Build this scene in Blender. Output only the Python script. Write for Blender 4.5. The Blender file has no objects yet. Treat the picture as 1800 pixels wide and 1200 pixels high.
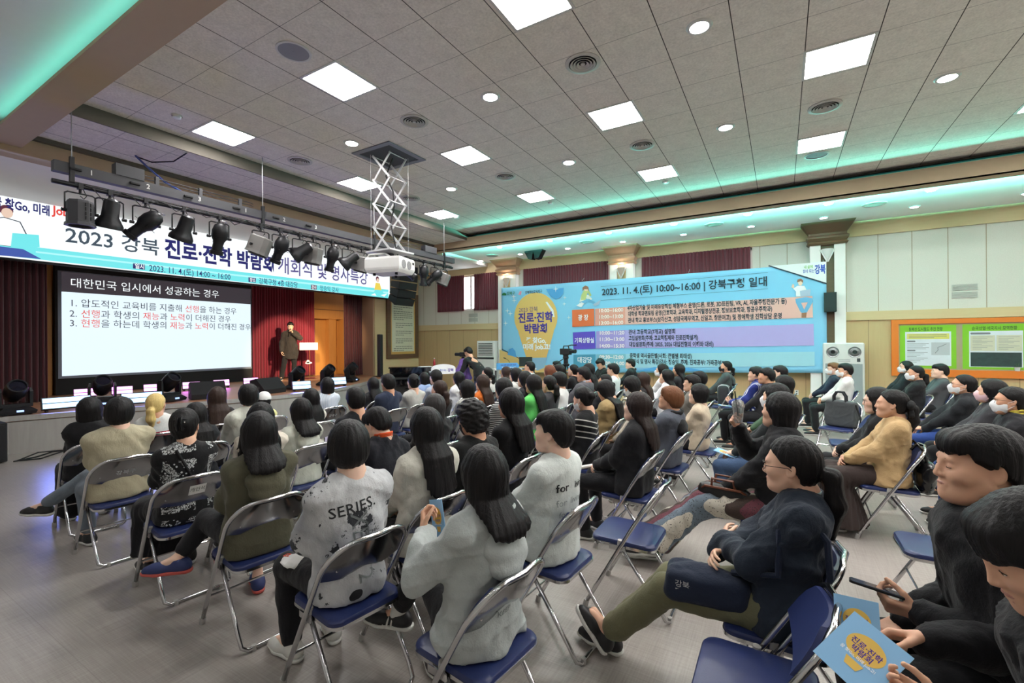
import bpy, bmesh, math, random, re
import numpy as np
from mathutils import Vector, Matrix, Euler
# ------------------------------------------------------------------ camera, world, exposure
SC = bpy.context.scene
cam_d = bpy.data.cameras.new('camera')
cam_d.sensor_width = 36.0
cam_d.lens = 36.0 * 800.0 / 1800.0          # 16 mm
cam_d.clip_end = 100
cam_o = bpy.data.objects.new('camera', cam_d)
SC.collection.objects.link(cam_o)
_yaw, _pitch, _roll = math.radians(30.616), math.radians(0.058), math.radians(-0.386)
cam_o.matrix_world = (Matrix.Translation((0, 0, 1.70)) @ Matrix.Rotation(_yaw, 4, 'Z')
                      @ Matrix.Rotation(math.pi / 2 + _pitch, 4, 'X') @ Matrix.Rotation(_roll, 4, 'Z'))
SC.camera = cam_o
w = bpy.data.worlds.new('hall_air')
SC.world = w
w.use_nodes = True
w.node_tree.nodes['Background'].inputs[0].default_value = (0.9, 0.95, 1.0, 1)
w.node_tree.nodes['Background'].inputs[1].default_value = 0.9      # daylight outside the windows
SC.view_settings.view_transform = 'Standard'
SC.view_settings.look = 'None'
SC.view_settings.gamma = 1.0
SC.view_settings.use_curve_mapping = False
SC.view_settings.exposure = 0.0
SC.cycles.use_denoising = True
SC.cycles.max_bounces = 6
SC.cycles.diffuse_bounces = 4
SC.cycles.glossy_bounces = 3
SC.cycles.sample_clamp_indirect = 6.0

def area(name, loc, rot, sx, sy, power, col=(1, 1, 1), spread=180):
    l = bpy.data.lights.new(name, 'AREA')
    l.shape = 'RECTANGLE'
    l.size, l.size_y = sx, sy
    l.energy = power
    l.color = col
    l.spread = math.radians(spread)
    o = bpy.data.objects.new(name, l)
    o.location = loc
    o.rotation_euler = rot
    SC.collection.objects.link(o)
    return o

def spot(name, loc, target, power, col=(1, 1, 1), size=30, blend=0.3, r=0.05):
    l = bpy.data.lights.new(name, 'SPOT')
    l.energy = power
    l.color = col
    l.spot_size = math.radians(size)
    l.spot_blend = blend
    l.shadow_soft_size = r
    o = bpy.data.objects.new(name, l)
    o.location = loc
    d = Vector(target) - Vector(loc)
    o.rotation_euler = d.to_track_quat('-Z', 'Y').to_euler()
    SC.collection.objects.link(o)
    return o

TEAL = (0.16, 0.95, 0.78)
ZC = 4.63                                   # ceiling
# LED strips in the coves of the two beams and over the stage
area('cove_strip_right_room', (-1.0, 10.055, 4.522), (math.radians(-93), 0, 0), 12.0, 0.012, 520, TEAL)
area('cove_strip_right_aisle', (-1.2, 10.13, 4.290), (math.radians(112), 0, 0), 12.6, 0.012, 1800, TEAL)
area('cove_strip_left_aisle', (-3.5, 1.57, 4.305), (math.radians(-140), 0, 0), 9.0, 0.02, 7, TEAL)
area('stage_cove_strip', (-8.55, 6.2, 4.20), (0, math.radians(105), 0), 0.03, 9.5, 5, (0.35, 0.5, 1.0))
# the warm follow spot on the speaker
spot('stage_spot', (-7.2, 7.4, 3.40), (-13.0, 8.75, 1.45), 3000, (1.0, 0.80, 0.50), 24, 0.35, 0.05)
spot('stage_wash', (-7.2, 5.0, 3.40), (-13.7, 10.55, 1.7), 3000, (1.0, 0.72, 0.40), 20, 0.8, 0.08)
# ------------------------------------------------------------------ helpers
COL = bpy.context.scene.collection
MATS = {}

def lin(c):
    return tuple((v / 12.92) if v <= 0.04045 else ((v + 0.055) / 1.055) ** 2.4 for v in c)

def rgb(r, g, b):
    return lin((r / 255.0, g / 255.0, b / 255.0)) + (1.0,)

class NT:
    """small helper round a node tree"""
    def __init__(self, name):
        self.m = bpy.data.materials.new(name)
        self.m.use_nodes = True
        self.t = self.m.node_tree
        self.b = self.t.nodes['Principled BSDF']
        self.t.nodes['Material Output']
    def n(self, kind, **kw):
        nd = self.t.nodes.new(kind)
        for k, v in kw.items():
            if k in nd.inputs:
                nd.inputs[k].default_value = v
            else:
                setattr(nd, k, v)
        return nd
    def l(self, a, b):
        self.t.links.new(a, b)
    def coord(self, which='Object'):
        return self.n('ShaderNodeTexCoord').outputs[which]
    def mapping(self, vec, scale=(1, 1, 1), loc=(0, 0, 0), rot=(0, 0, 0)):
        mp = self.n('ShaderNodeMapping')
        mp.inputs['Scale'].default_value = scale
        mp.inputs['Location'].default_value = loc
        mp.inputs['Rotation'].default_value = rot
        self.l(vec, mp.inputs['Vector'])
        return mp.outputs['Vector']
    def noise(self, vec, scale, detail=3.0, rough=0.55):
        nd = self.n('ShaderNodeTexNoise')
        nd.inputs['Scale'].default_value = scale
        nd.inputs['Detail'].default_value = detail
        nd.inputs['Roughness'].default_value = rough
        if vec is not None:
            self.l(vec, nd.inputs['Vector'])
        return nd.outputs['Fac']
    def ramp(self, fac, stops):
        r = self.n('ShaderNodeValToRGB')
        e = r.color_ramp.elements
        while len(e) < len(stops):
            e.new(0.5)
        for i, (p, c) in enumerate(stops):
            e[i].position = p
            e[i].color = c if len(c) == 4 else tuple(c) + (1,)
        self.l(fac, r.inputs['Fac'])
        return r.outputs['Color']
    def mix(self, fac, a, b):
        mx = self.n('ShaderNodeMix', data_type='RGBA')
        if isinstance(fac, (int, float)):
            mx.inputs[0].default_value = fac
        else:
            self.l(fac, mx.inputs[0])
        for s, v in ((6, a), (7, b)):
            if isinstance(v, tuple):
                mx.inputs[s].default_value = v
            else:
                self.l(v, mx.inputs[s])
        return mx.outputs[2]
    def math(self, op, a, b=None):
        nd = self.n('ShaderNodeMath', operation=op)
        for i, v in enumerate((a, b)):
            if v is None:
                continue
            if isinstance(v, (int, float)):
                nd.inputs[i].default_value = v
            else:
                self.l(v, nd.inputs[i])
        return nd.outputs[0]
    def sep(self, vec):
        s = self.n('ShaderNodeSeparateXYZ')
        self.l(vec, s.inputs[0])
        return s.outputs
    def bump(self, h, strength=0.3, dist=0.01):
        bp = self.n('ShaderNodeBump')
        bp.inputs['Strength'].default_value = strength
        bp.inputs['Distance'].default_value = dist
        self.l(h, bp.inputs['Height'])
        self.l(bp.outputs[0], self.b.inputs['Normal'])
    def base(self, v):
        if isinstance(v, tuple):
            self.b.inputs['Base Color'].default_value = v
        else:
            self.l(v, self.b.inputs['Base Color'])
    def set(self, **kw):
        for k, v in kw.items():
            self.b.inputs[k].default_value = v
        return self

def plain(name, col, rough=0.5, metal=0.0, var=0.06, scale=8.0, bump=0.0, spec=0.5, coat=0.0):
    """principled material with a slight procedural variation of its colour"""
    if name in MATS:
        return MATS[name]
    t = NT(name)
    co = t.coord()
    f = t.noise(co, scale)
    d = tuple(c * (1 - var) for c in col[:3]) + (1,)
    u = tuple(min(1, c * (1 + var)) for c in col[:3]) + (1,)
    t.base(t.mix(f, d, u))
    t.set(Roughness=rough, Metallic=metal)
    t.b.inputs['Specular IOR Level'].default_value = spec
    if coat:
        t.b.inputs['Coat Weight'].default_value = coat
    if bump:
        t.bump(t.noise(co, scale * 12), bump, 0.004)
    MATS[name] = t.m
    return t.m

def glow(name, col, strength):
    if name in MATS:
        return MATS[name]
    t = NT(name)
    t.base((0.02, 0.02, 0.02, 1))
    t.b.inputs['Emission Color'].default_value = col
    t.b.inputs['Emission Strength'].default_value = strength
    MATS[name] = t.m
    return t.m

# ------------------------------------------------------------------ mesh building
class MB:
    def __init__(self):
        self.v, self.f, self.m = [], [], []
    def add(self, verts, faces, mi=0):
        o = len(self.v)
        self.v.extend([tuple(map(float, p)) for p in verts])
        for fc in faces:
            self.f.append(tuple(i + o for i in fc))
            self.m.append(mi)
        return self
    def box(self, c, s, mi=0, rz=0.0, mat=None):
        hx, hy, hz = s[0] / 2, s[1] / 2, s[2] / 2
        P = [Vector((x, y, z)) for x in (-hx, hx) for y in (-hy, hy) for z in (-hz, hz)]
        if mat is None:
            mat = Matrix.Rotation(rz, 3, 'Z')
        P = [mat @ p + Vector(c) for p in P]
        return self.add(P, [(0, 1, 3, 2), (4, 6, 7, 5), (0, 4, 5, 1), (2, 3, 7, 6), (0, 2, 6, 4), (1, 5, 7, 3)], mi)
    def bbox(self, lo, hi, mi=0):
        return self.box([(a + b) / 2 for a, b in zip(lo, hi)], [abs(b - a) for a, b in zip(lo, hi)], mi)
    def rbox(self, c, s, r=0.01, mi=0, mat=None, seg=3):
        """box with rounded vertical edges and small chamfers (superellipse outline)"""
        out = []
        hx, hy, hz = s[0] / 2, s[1] / 2, s[2] / 2
        r = min(r, hx * .98, hy * .98)
        ch = min(r * 0.5, hz * .45)
        prof = []
        for cx, cy, a0 in ((hx - r, hy - r, 0), (-hx + r, hy - r, 90), (-hx + r, -hy + r, 180), (hx - r, -hy + r, 270)):
            for k in range(seg + 1):
                a = math.radians(a0 + 90 * k / seg)
                prof.append((cx, cy, math.cos(a), math.sin(a)))
        rings = []
        for z, ins in ((-hz, ch), (-hz + ch, 0), (hz - ch, 0), (hz, ch)):
            rings.append([Vector((x + (r - ins) * ca, y + (r - ins) * sa, z)) for x, y, ca, sa in prof])
        if mat is not None:
            rings = [[mat @ p for p in q] for q in rings]
        rings = [[p + Vector(c) for p in q] for q in rings]
        return self.rings(rings, mi)
    def rings(self, rings, mi=0, cap=True, close=True):
        n = len(rings[0])
        V = [p for q in rings for p in q]
        Fc = []
        for i in range(len(rings) - 1):
            for j in range(n if close else n - 1):
                k = (j + 1) % n
                Fc.append((i * n + j, i * n + k, (i + 1) * n + k, (i + 1) * n + j))
        if cap:
            Fc.append(tuple(range(n))[::-1])
            Fc.append(tuple((len(rings) - 1) * n + j for j in range(n)))
        return self.add(V, Fc, mi)
    def tube(self, path, r, n=8, mi=0, cap=True, closed=False):
        P = [Vector(p) for p in path]
        R = r if isinstance(r, (list, tuple)) else [r] * len(P)
        rings = []
        up = None
        m = len(P)
        for i, p in enumerate(P):
            if closed:
                d = (P[(i + 1) % m] - P[i - 1]).normalized()
            elif i == 0:
                d = (P[1] - P[0]).normalized()
            elif i == m - 1:
                d = (P[-1] - P[-2]).normalized()
            else:
                d = ((P[i + 1] - p).normalized() + (p - P[i - 1]).normalized()).normalized()
            if up is None:
                up = d.orthogonal().normalized()
            up = (up - d * up.dot(d))
            if up.length < 1e-6:
                up = d.orthogonal()
            up.normalize()
            s = d.cross(up)
            rings.append([p + (up * math.cos(2 * math.pi * k / n) + s * math.sin(2 * math.pi * k / n)) * R[i] for k in range(n)])
        if closed:
            rings.append(rings[0])
            return self.rings(rings, mi, cap=False)
        return self.rings(rings, mi, cap=cap)
    def cyl(self, a, b, r, n=16, mi=0, r2=None):
        return self.tube([a, b], [r, r if r2 is None else r2], n, mi)
    def lathe(self, prof, n=24, mi=0, c=(0, 0, 0), mat=None, cap=True):
        rings = []
        for rr, z in prof:
            q = [Vector((rr * math.cos(2 * math.pi * k / n), rr * math.sin(2 * math.pi * k / n), z)) for k in range(n)]
            if mat is not None:
                q = [mat @ p for p in q]
            rings.append([p + Vector(c) for p in q])
        return self.rings(rings, mi, cap=cap)
    def prism(self, poly, axis, a, b, mi=0):
        """extrude a 2-D polygon; axis 'x' -> poly is (y,z), 'y' -> (x,z), 'z' -> (x,y)"""
        def P(q, t):
            return {'x': (t, q[0], q[1]), 'y': (q[0], t, q[1]), 'z': (q[0], q[1], t)}[axis]
        n = len(poly)
        V = [P(q, a) for q in poly] + [P(q, b) for q in poly]
        Fc = [tuple(range(n)), tuple(range(2 * n - 1, n - 1, -1))]
        for i in range(n):
            j = (i + 1) % n
            Fc.append((i, j, n + j, n + i)[::-1])
        return self.add(V, Fc, mi)
    def sphere(self, c, r, n=12, mi=0, m=8):
        rr = r if isinstance(r, (tuple, list)) else (r, r, r)
        rings = []
        for i in range(1, m):
            t = math.pi * i / m
            rings.append([(c[0] + rr[0] * math.sin(t) * math.cos(2 * math.pi * k / n), c[1] + rr[1] * math.sin(t) * math.sin(2 * math.pi * k / n), c[2] - rr[2] * math.cos(t)) for k in range(n)])
        return self.rings(rings, mi)
    def build(self, name, mats, parent=None, smooth=False, loc=None, rot=None):
        me = bpy.data.meshes.new(name)
        me.from_pydata(self.v, [], self.f)
        if not isinstance(mats, (list, tuple)):
            mats = [mats]
        for mt in mats:
            me.materials.append(mt)
        if len(mats) > 1:
            me.polygons.foreach_set('material_index', self.m)
        bm = bmesh.new()
        bm.from_mesh(me)
        bmesh.ops.recalc_face_normals(bm, faces=bm.faces)
        bm.to_mesh(me)
        bm.free()
        if smooth:
            me.polygons.foreach_set('use_smooth', [True] * len(me.polygons))
            if smooth != 'all':
                me.set_sharp_from_angle(angle=math.radians(38))
        o = bpy.data.objects.new(name, me)
        COL.objects.link(o)
        if parent is not None:
            o.parent = parent
        if loc is not None:
            o.location = loc
        if rot is not None:
            o.rotation_euler = rot
        return o

def tag(o, label=None, cat=None, group=None, kind=None):
    if label:
        o['label'] = label
    if cat:
        o['category'] = cat
    if group:
        o['group'] = group
    if kind:
        o['kind'] = kind
    return o

def empty(name, loc=(0, 0, 0), rz=0.0, label=None, cat=None, group=None):
    o = bpy.data.objects.new(name, None)
    o.empty_display_size = 0.1
    COL.objects.link(o)
    o.location = loc
    o.rotation_euler = (0, 0, rz)
    return tag(o, label, cat, group)

def struct(o):
    o['kind'] = 'structure'
    return o

def copy_tree(o, parent=None):
    c = o.copy()
    COL.objects.link(c)
    if parent is not None:
        c.parent = parent
    for ch in list(o.children):
        copy_tree(ch, c)
    return c

def raw_mesh(name, V, Fq, mats, smooth=True, mi=None):
    """numpy arrays -> mesh object (quads)"""
    me = bpy.data.meshes.new(name)
    V = np.ascontiguousarray(V, dtype=np.float32)
    Fq = np.ascontiguousarray(Fq, dtype=np.int32)
    me.vertices.add(len(V))
    me.vertices.foreach_set('co', V.ravel())
    me.loops.add(Fq.size)
    me.loops.foreach_set('vertex_index', Fq.ravel())
    me.polygons.add(len(Fq))
    me.polygons.foreach_set('loop_start', np.arange(0, Fq.size, 4, dtype=np.int32))
    if smooth:
        me.polygons.foreach_set('use_smooth', np.ones(len(Fq), dtype=bool))
    if not isinstance(mats, (list, tuple)):
        mats = [mats]
    for m in mats:
        me.materials.append(m)
    if mi is not None:
        me.polygons.foreach_set('material_index', np.ascontiguousarray(mi, dtype=np.int32))
    me.update(calc_edges=True)
    o = bpy.data.objects.new(name, me)
    COL.objects.link(o)
    return o

def text_geo(s, size, bold=0.0, align='LEFT', extrude=0.0, spacing=1.0, line=1.0, res=2):
    """-> (verts Nx3 in the text plane, faces) of a line of writing"""
    cu = bpy.data.curves.new('t', 'FONT')
    cu.body = s
    cu.size = size
    cu.align_x = align
    cu.offset = bold * size
    cu.extrude = extrude
    cu.space_character = spacing
    cu.space_line = line
    cu.resolution_u = res
    ob = bpy.data.objects.new('t', cu)
    me = ob.to_mesh()
    V = np.array([v.co[:] for v in me.vertices]).reshape(-1, 3)
    Fc = [tuple(p.vertices) for p in me.polygons]
    ob.to_mesh_clear()
    bpy.data.objects.remove(ob)
    bpy.data.curves.remove(cu)
    return V, Fc

class Sign:
    """collects writing and flat shapes laid on one plane: origin o, right u, up w, normal n"""
    def __init__(self, o, u, w, n):
        self.o, self.u, self.w, self.n = Vector(o), Vector(u), Vector(w), Vector(n)
        self.d = {}
    def P(self, x, y, h=0.0):
        return self.o + self.u * x + self.w * y + self.n * h
    def text(self, mat, s, x, y, size, bold=0.0, align='LEFT', h=0.004, width=None, spacing=1.0, slant=0.0):
        V, Fc = text_geo(s, size, bold, align, spacing=spacing)
        if len(V) == 0:
            return
        if width:
            w = V[:, 0].max() - V[:, 0].min()
            V[:, 0] *= width / w
        mb = self.d.setdefault(mat, MB())
        mb.add([self.P(x + p[0] + slant * p[1], y + p[1], h) for p in V], Fc)
    def poly(self, mat, pts, h=0.002):
        mb = self.d.setdefault(mat, MB())
        mb.add([self.P(a, b, h) for a, b in pts], [tuple(range(len(pts)))])
    def rect(self, mat, x0, y0, x1, y1, h=0.002, r=0.0):
        if r <= 0:
            return self.poly(mat, [(x0, y0), (x1, y0), (x1, y1), (x0, y1)], h)
        pts = []
        for cx, cy, a0 in ((x1 - r, y1 - r, 0), (x0 + r, y1 - r, 90), (x0 + r, y0 + r, 180), (x1 - r, y0 + r, 270)):
            for k in range(5):
                a = math.radians(a0 + 22.5 * k)
                pts.append((cx + r * math.cos(a), cy + r * math.sin(a)))
        self.poly(mat, pts, h)
    def ell(self, mat, cx, cy, rx, ry, h=0.002, n=32, a0=0, a1=360):
        k = n if a1 - a0 >= 360 else n + 1
        self.poly(mat, [(cx + rx * math.cos(math.radians(a0 + (a1 - a0) * i / n)), cy + ry * math.sin(math.radians(a0 + (a1 - a0) * i / n))) for i in range(k)], h)
    def line(self, mat, pts, wd, h=0.003):
        for (x0, y0), (x1, y1) in zip(pts[:-1], pts[1:]):
            dx, dy = x1 - x0, y1 - y0
            L = math.hypot(dx, dy) or 1
            nx, ny = -dy / L * wd / 2, dx / L * wd / 2
            self.poly(mat, [(x0 + nx, y0 + ny), (x1 + nx, y1 + ny), (x1 - nx, y1 - ny), (x0 - nx, y0 - ny)], h)
    def star(self, mat, cx, cy, r, h=0.003):
        pts = []
        for k in range(8):
            rr = r if k % 2 == 0 else r * 0.2
            a = math.radians(45 * k + 90)
            pts.append((cx + rr * math.cos(a), cy + rr * math.sin(a)))
        self.poly(mat, pts, h)
    def build(self, name, mats, parent=None):
        """all of it as one mesh object; mats maps key -> material"""
        V, Fc, mi, ml = [], [], [], []
        for k, mb in self.d.items():
            o = len(V)
            V += mb.v
            Fc += [tuple(i + o for i in f) for f in mb.f]
            mi += [len(ml)] * len(mb.f)
            ml.append(mats[k])
        me = bpy.data.meshes.new(name)
        me.from_pydata(V, [], Fc)
        for m in ml:
            me.materials.append(m)
        me.polygons.foreach_set('material_index', mi)
        me.update()
        ob = bpy.data.objects.new(name, me)
        COL.objects.link(ob)
        if parent is not None:
            ob.parent = parent
        return ob
# ------------------------------------------------------------------ soft bodies from distance fields
def smin(a, b, k):
    if k <= 0:
        return np.minimum(a, b)
    h = np.maximum(k - np.abs(a - b), 0.0) / k
    return np.minimum(a, b) - h * h * k * 0.25

def smax(a, b, k):
    return -smin(-a, -b, k)

class Field:
    """a list of shapes joined smoothly, then meshed on a grid (surface nets)"""
    def __init__(self):
        self.ops = []
        self.lo = np.array([9e9] * 3)
        self.hi = -self.lo
        self.disp = None
        self.cuts = []
    def grow(self, p, r):
        p = np.asarray(p, float)
        self.lo = np.minimum(self.lo, p - r)
        self.hi = np.maximum(self.hi, p + r)
    def cap(self, a, b, ra, rb=None, k=0.02, sub=False, sq=None):
        """tapered limb from a to b; sq squeezes it: (axis vector, factor > 1 thins it along that axis)"""
        rb = ra if rb is None else rb
        a = np.asarray(a, float)
        b = np.asarray(b, float)
        if not sub:
            self.grow(a, ra)
            self.grow(b, rb)
        def fn(P):
            d = b - a
            q = P - a
            L2 = max(float(d @ d), 1e-9)
            t = np.clip(q @ d.astype(P.dtype) / L2, 0, 1)
            w = q - t[:, None] * d.astype(P.dtype)
            if sq is not None:
                ax = np.asarray(sq[0], P.dtype)
                ax = ax / np.linalg.norm(ax)
                w = w + (w @ ax)[:, None] * ax * (sq[1] - 1)
            r = ra + (rb - ra) * t
            e = np.sqrt(np.einsum('ij,ij->i', w, w)) - r
            return e
        self.ops.append((fn, k, sub))
        return self
    def chain(self, pts, rads, k=0.02, kk=0.01):
        for i in range(len(pts) - 1):
            self.cap(pts[i], pts[i + 1], rads[i], rads[i + 1], k if i == 0 else kk)
        return self
    def ell(self, c, r, k=0.02, sub=False, rot=None):
        c = np.asarray(c, float)
        r = np.asarray(r, float)
        if not sub:
            self.grow(c, r.max())
        M = None if rot is None else np.array(rot)
        def fn(P):
            q = P - c.astype(P.dtype)
            if M is not None:
                q = q @ M.astype(P.dtype)
            q = q / r.astype(P.dtype)
            n = np.sqrt(np.einsum('ij,ij->i', q, q))
            g = q / r.astype(P.dtype)
            g = np.sqrt(np.einsum('ij,ij->i', g, g)) + 1e-6
            return n * (n - 1) / g
        self.ops.append((fn, k, sub))
        return self
    def prof(self, zs, cx, rx, ry, k=0.02, cy=None, power=2.0, sub=False, flat=0.0):
        """stack of ellipses along z: at height z centre (cx, cy), half sizes rx (x) and ry (y)"""
        zs = np.asarray(zs, float)
        cy = np.zeros(len(zs)) if cy is None else np.asarray(cy, float)
        if not sub:
            for z, x, y, a, b in zip(zs, cx, cy, rx, ry):
                self.grow((x - a, y - b, z), 0)
                self.grow((x + a, y + b, z), 0)
        def fn(P):
            z = P[:, 2]
            X = np.interp(z, zs, cx)
            Y = np.interp(z, zs, cy)
            A = np.interp(z, zs, rx)
            B = np.interp(z, zs, ry)
            u = np.abs((P[:, 0] - X) / A)
            v = np.abs((P[:, 1] - Y) / B)
            if power == 2.0:
                n = np.sqrt(u * u + v * v)
            else:
                n = (u ** power + v ** power) ** (1 / power)
            e = (n - 1) * np.minimum(A, B)
            e2 = np.maximum(zs[0] - z, z - zs[-1])
            return smax(e, e2, 0.03)
        self.ops.append((fn, k, sub))
        return self
    def fn(self, f, k=0.02, sub=False):
        self.ops.append((f, k, sub))
        return self
    def cut(self, f, k=0.004):
        """keep only where f(P) < 0"""
        self.cuts.append((f, k))
        return self
    def plane(self, p, n, k=0.004):
        p = np.asarray(p, float)
        n = np.asarray(n, float)
        n = n / np.linalg.norm(n)
        return self.cut(lambda P: (P - p.astype(P.dtype)) @ n.astype(P.dtype), k)
    def eval(self, P):
        d = None
        for f, k, sub in self.ops:
            e = f(P)
            if d is None:
                d = e
            elif sub:
                d = smax(d, -e, k)
            else:
                d = smin(d, e, k)
        if self.disp is not None:
            d = d + self.disp(P)
        for f, k in self.cuts:
            d = smax(d, f(P), k)
        return d
    def mesh(self, vox, pad=0.045, lo=None, hi=None):
        lo = self.lo - pad if lo is None else np.asarray(lo, float)
        hi = self.hi + pad if hi is None else np.asarray(hi, float)
        n = np.maximum(np.ceil((hi - lo) / vox).astype(int) + 1, 3)
        # coarse pass first, so that only cells near the surface are worked out
        c = 4
        m = (n + c - 1) // c + 1
        ax = [lo[i] + np.arange(m[i]) * vox * c for i in range(3)]
        G = np.stack(np.meshgrid(*ax, indexing='ij'), -1).reshape(-1, 3).astype(np.float32)
        dc = self.eval(G).reshape(m)
        near = np.abs(dc) < vox * c * 2.4
        full = np.repeat(np.repeat(np.repeat(dc, c, 0), c, 1), c, 2)[:n[0], :n[1], :n[2]].astype(np.float32)
        # grow the near set by one
        g = near.copy()
        for a in range(3):
            s = np.roll(near, 1, a)
            t = np.roll(near, -1, a)
            g |= s | t
        gm = np.repeat(np.repeat(np.repeat(g, c, 0), c, 1), c, 2)[:n[0], :n[1], :n[2]]
        I = np.argwhere(gm)
        Pp = (lo + I * vox).astype(np.float32)
        out = np.empty(len(Pp), np.float32)
        for s in range(0, len(Pp), 200000):
            out[s:s + 200000] = self.eval(Pp[s:s + 200000])
        full[I[:, 0], I[:, 1], I[:, 2]] = out
        return surface_nets(full, lo, vox)

def surface_nets(D, lo, vox):
    ins = D < 0
    n = D.shape
    c = [(i, j, k) for i in (0, 1) for j in (0, 1) for k in (0, 1)]
    cnt = np.zeros((n[0] - 1, n[1] - 1, n[2] - 1), np.int8)
    for i, j, k in c:
        cnt += ins[i:n[0] - 1 + i, j:n[1] - 1 + j, k:n[2] - 1 + k]
    act = (cnt > 0) & (cnt < 8)
    idx = np.full(act.shape, -1, np.int32)
    A = np.argwhere(act)
    if len(A) == 0:
        return np.zeros((0, 3), np.float32), np.zeros((0, 4), np.int32)
    idx[A[:, 0], A[:, 1], A[:, 2]] = np.arange(len(A))
    S = np.zeros((len(A), 3))
    W = np.zeros(len(A))
    val = {cc: D[A[:, 0] + cc[0], A[:, 1] + cc[1], A[:, 2] + cc[2]] for cc in c}
    for a in c:
        for ax in range(3):
            if a[ax] == 1:
                continue
            b = list(a)
            b[ax] = 1
            b = tuple(b)
            va, vb = val[a], val[b]
            cr = (va < 0) != (vb < 0)
            t = np.where(cr, va / np.where(cr, va - vb, 1), 0)
            p = np.array(a, float)[None, :] + np.zeros((len(A), 3))
            p[:, ax] += t
            S += p * cr[:, None]
            W += cr
    V = lo + (A + S / W[:, None]) * vox
    faces = []
    for ax in range(3):
        u, v = (ax + 1) % 3, (ax + 2) % 3
        sl0 = [slice(None)] * 3
        sl1 = [slice(None)] * 3
        sl0[ax] = slice(0, n[ax] - 1)
        sl1[ax] = slice(1, n[ax])
        a, b = ins[tuple(sl0)], ins[tuple(sl1)]
        E = np.argwhere(a != b)
        ok = (E[:, u] > 0) & (E[:, v] > 0) & (E[:, u] < n[u] - 1) & (E[:, v] < n[v] - 1)
        E = E[ok]
        fl = a[E[:, 0], E[:, 1], E[:, 2]]
        q = []
        for du, dv in ((-1, -1), (0, -1), (0, 0), (-1, 0)):
            cc = E.copy()
            cc[:, u] += du
            cc[:, v] += dv
            q.append(idx[cc[:, 0], cc[:, 1], cc[:, 2]])
        q = np.stack(q, 1)
        q[~fl] = q[~fl][:, ::-1]
        faces.append(q)
    Fq = np.concatenate(faces)
    Fq = Fq[(Fq >= 0).all(1)]
    return V.astype(np.float32), Fq.astype(np.int32)

def join_geo(parts):
    V, Fq, mi, o = [], [], [], 0
    for v, f, m in parts:
        V.append(v)
        Fq.append(f + o)
        mi.append(np.full(len(f), m, np.int32))
        o += len(v)
    return np.concatenate(V), np.concatenate(Fq), np.concatenate(mi)

def folds(amp, f=22.0, seed=0, zf=0.6):
    """cheap cloth wrinkles: warped sines"""
    rs = np.random.RandomState(seed)
    A = rs.normal(size=(4, 3)) * f
    A[:, 2] *= zf
    B = rs.normal(size=(3, 3)) * f * 0.45
    ph = rs.uniform(0, 6.28, 8)
    C_ = (rs.normal(size=(2, 3)) * f * 0.62).astype(np.float32)
    A = A.astype(np.float32)
    B = B.astype(np.float32)
    def fn(P):
        w = np.sin(P @ B.T + ph[:3].astype(np.float32))
        s = np.zeros(len(P), np.float32)
        for i in range(4):
            q = np.sin(P @ A[i] + 1.8 * w[:, i % 3] + ph[3 + i])
            s += q * np.abs(q)
        r = np.sin(P @ C_[0] + 2.4 * w[:, 0] + ph[7]) * np.sin(P @ C_[1] + 1.7 * w[:, 1])
        s -= 1.5 * (1 - np.abs(r)) ** 4
        return np.minimum(s * (amp * 0.4), 0.007).astype(np.float32)
    return fn
# ------------------------------------------------------------------ people
def V3(*a):
    return np.array(a, float)

def unit(v):
    return v / (np.linalg.norm(v) + 1e-9)

def rotm(axis, deg):
    return np.array(Matrix.Rotation(math.radians(deg), 3, axis))

def ik(S, W, l1, l2, pole):
    d = W - S
    L = np.linalg.norm(d)
    if L > (l1 + l2) * 0.995:
        W = S + d / L * (l1 + l2) * 0.995
        d = W - S
        L = np.linalg.norm(d)
    a = (l1 * l1 - l2 * l2 + L * L) / (2 * L)
    h = math.sqrt(max(l1 * l1 - a * a, 0))
    u = d / L
    p = pole - u * (pole @ u)
    return S + u * a + unit(p) * h, W

ARM = {  # wrist targets (x, y, z above the seat for a 1.31 m sitter), pole, finger direction, palm direction, curl
    'lap':   ((0.27, 0.075, 0.17), (-0.6, 0.42, -0.6), (0.75, -0.65, -0.25), (0.1, -0.1, -1), 0.35),
    'knees': ((0.36, 0.11, 0.14), (-0.4, 0.5, -0.6), (0.95, -0.2, -0.3), (0, 0, -1), 0.25),
    'fold':  ((0.19, -0.06, 0.30), (-0.1, 0.9, -0.55), (0.1, -1, 0.15), (-0.9, 0, -0.4), 0.3),
    'clasp': ((0.25, 0.05, 0.20), (-0.6, 0.5, -0.5), (0.55, -0.8, -0.1), (-0.2, -0.75, -0.4), 0.6),
    'hold':  ((0.26, 0.09, 0.25), (-0.5, 0.42, -0.8), (0.75, -0.6, 0.2), (-0.2, -0.6, 0.7), 0.75),
    'phone': ((0.25, 0.07, 0.42), (-0.2, 0.7, -0.8), (0.6, -0.5, 0.7), (-0.6, -0.7, 0.3), 0.85),
    'mouth': ((0.20, 0.03, 0.60), (0.1, 0.6, -0.9), (0.3, -0.6, 0.75), (-0.7, -0.5, 0.2), 0.9),
    'side':  ((0.06, 0.245, 0.10), (-0.6, 0.6, -0.2), (0.7, -0.1, -0.7), (0, -0.8, -0.5), 0.4),
    'write': ((0.30, 0.06, 0.24), (-0.5, 0.5, -0.6), (0.85, -0.4, -0.3), (0, -0.4, -0.9), 0.7),
}

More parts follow.
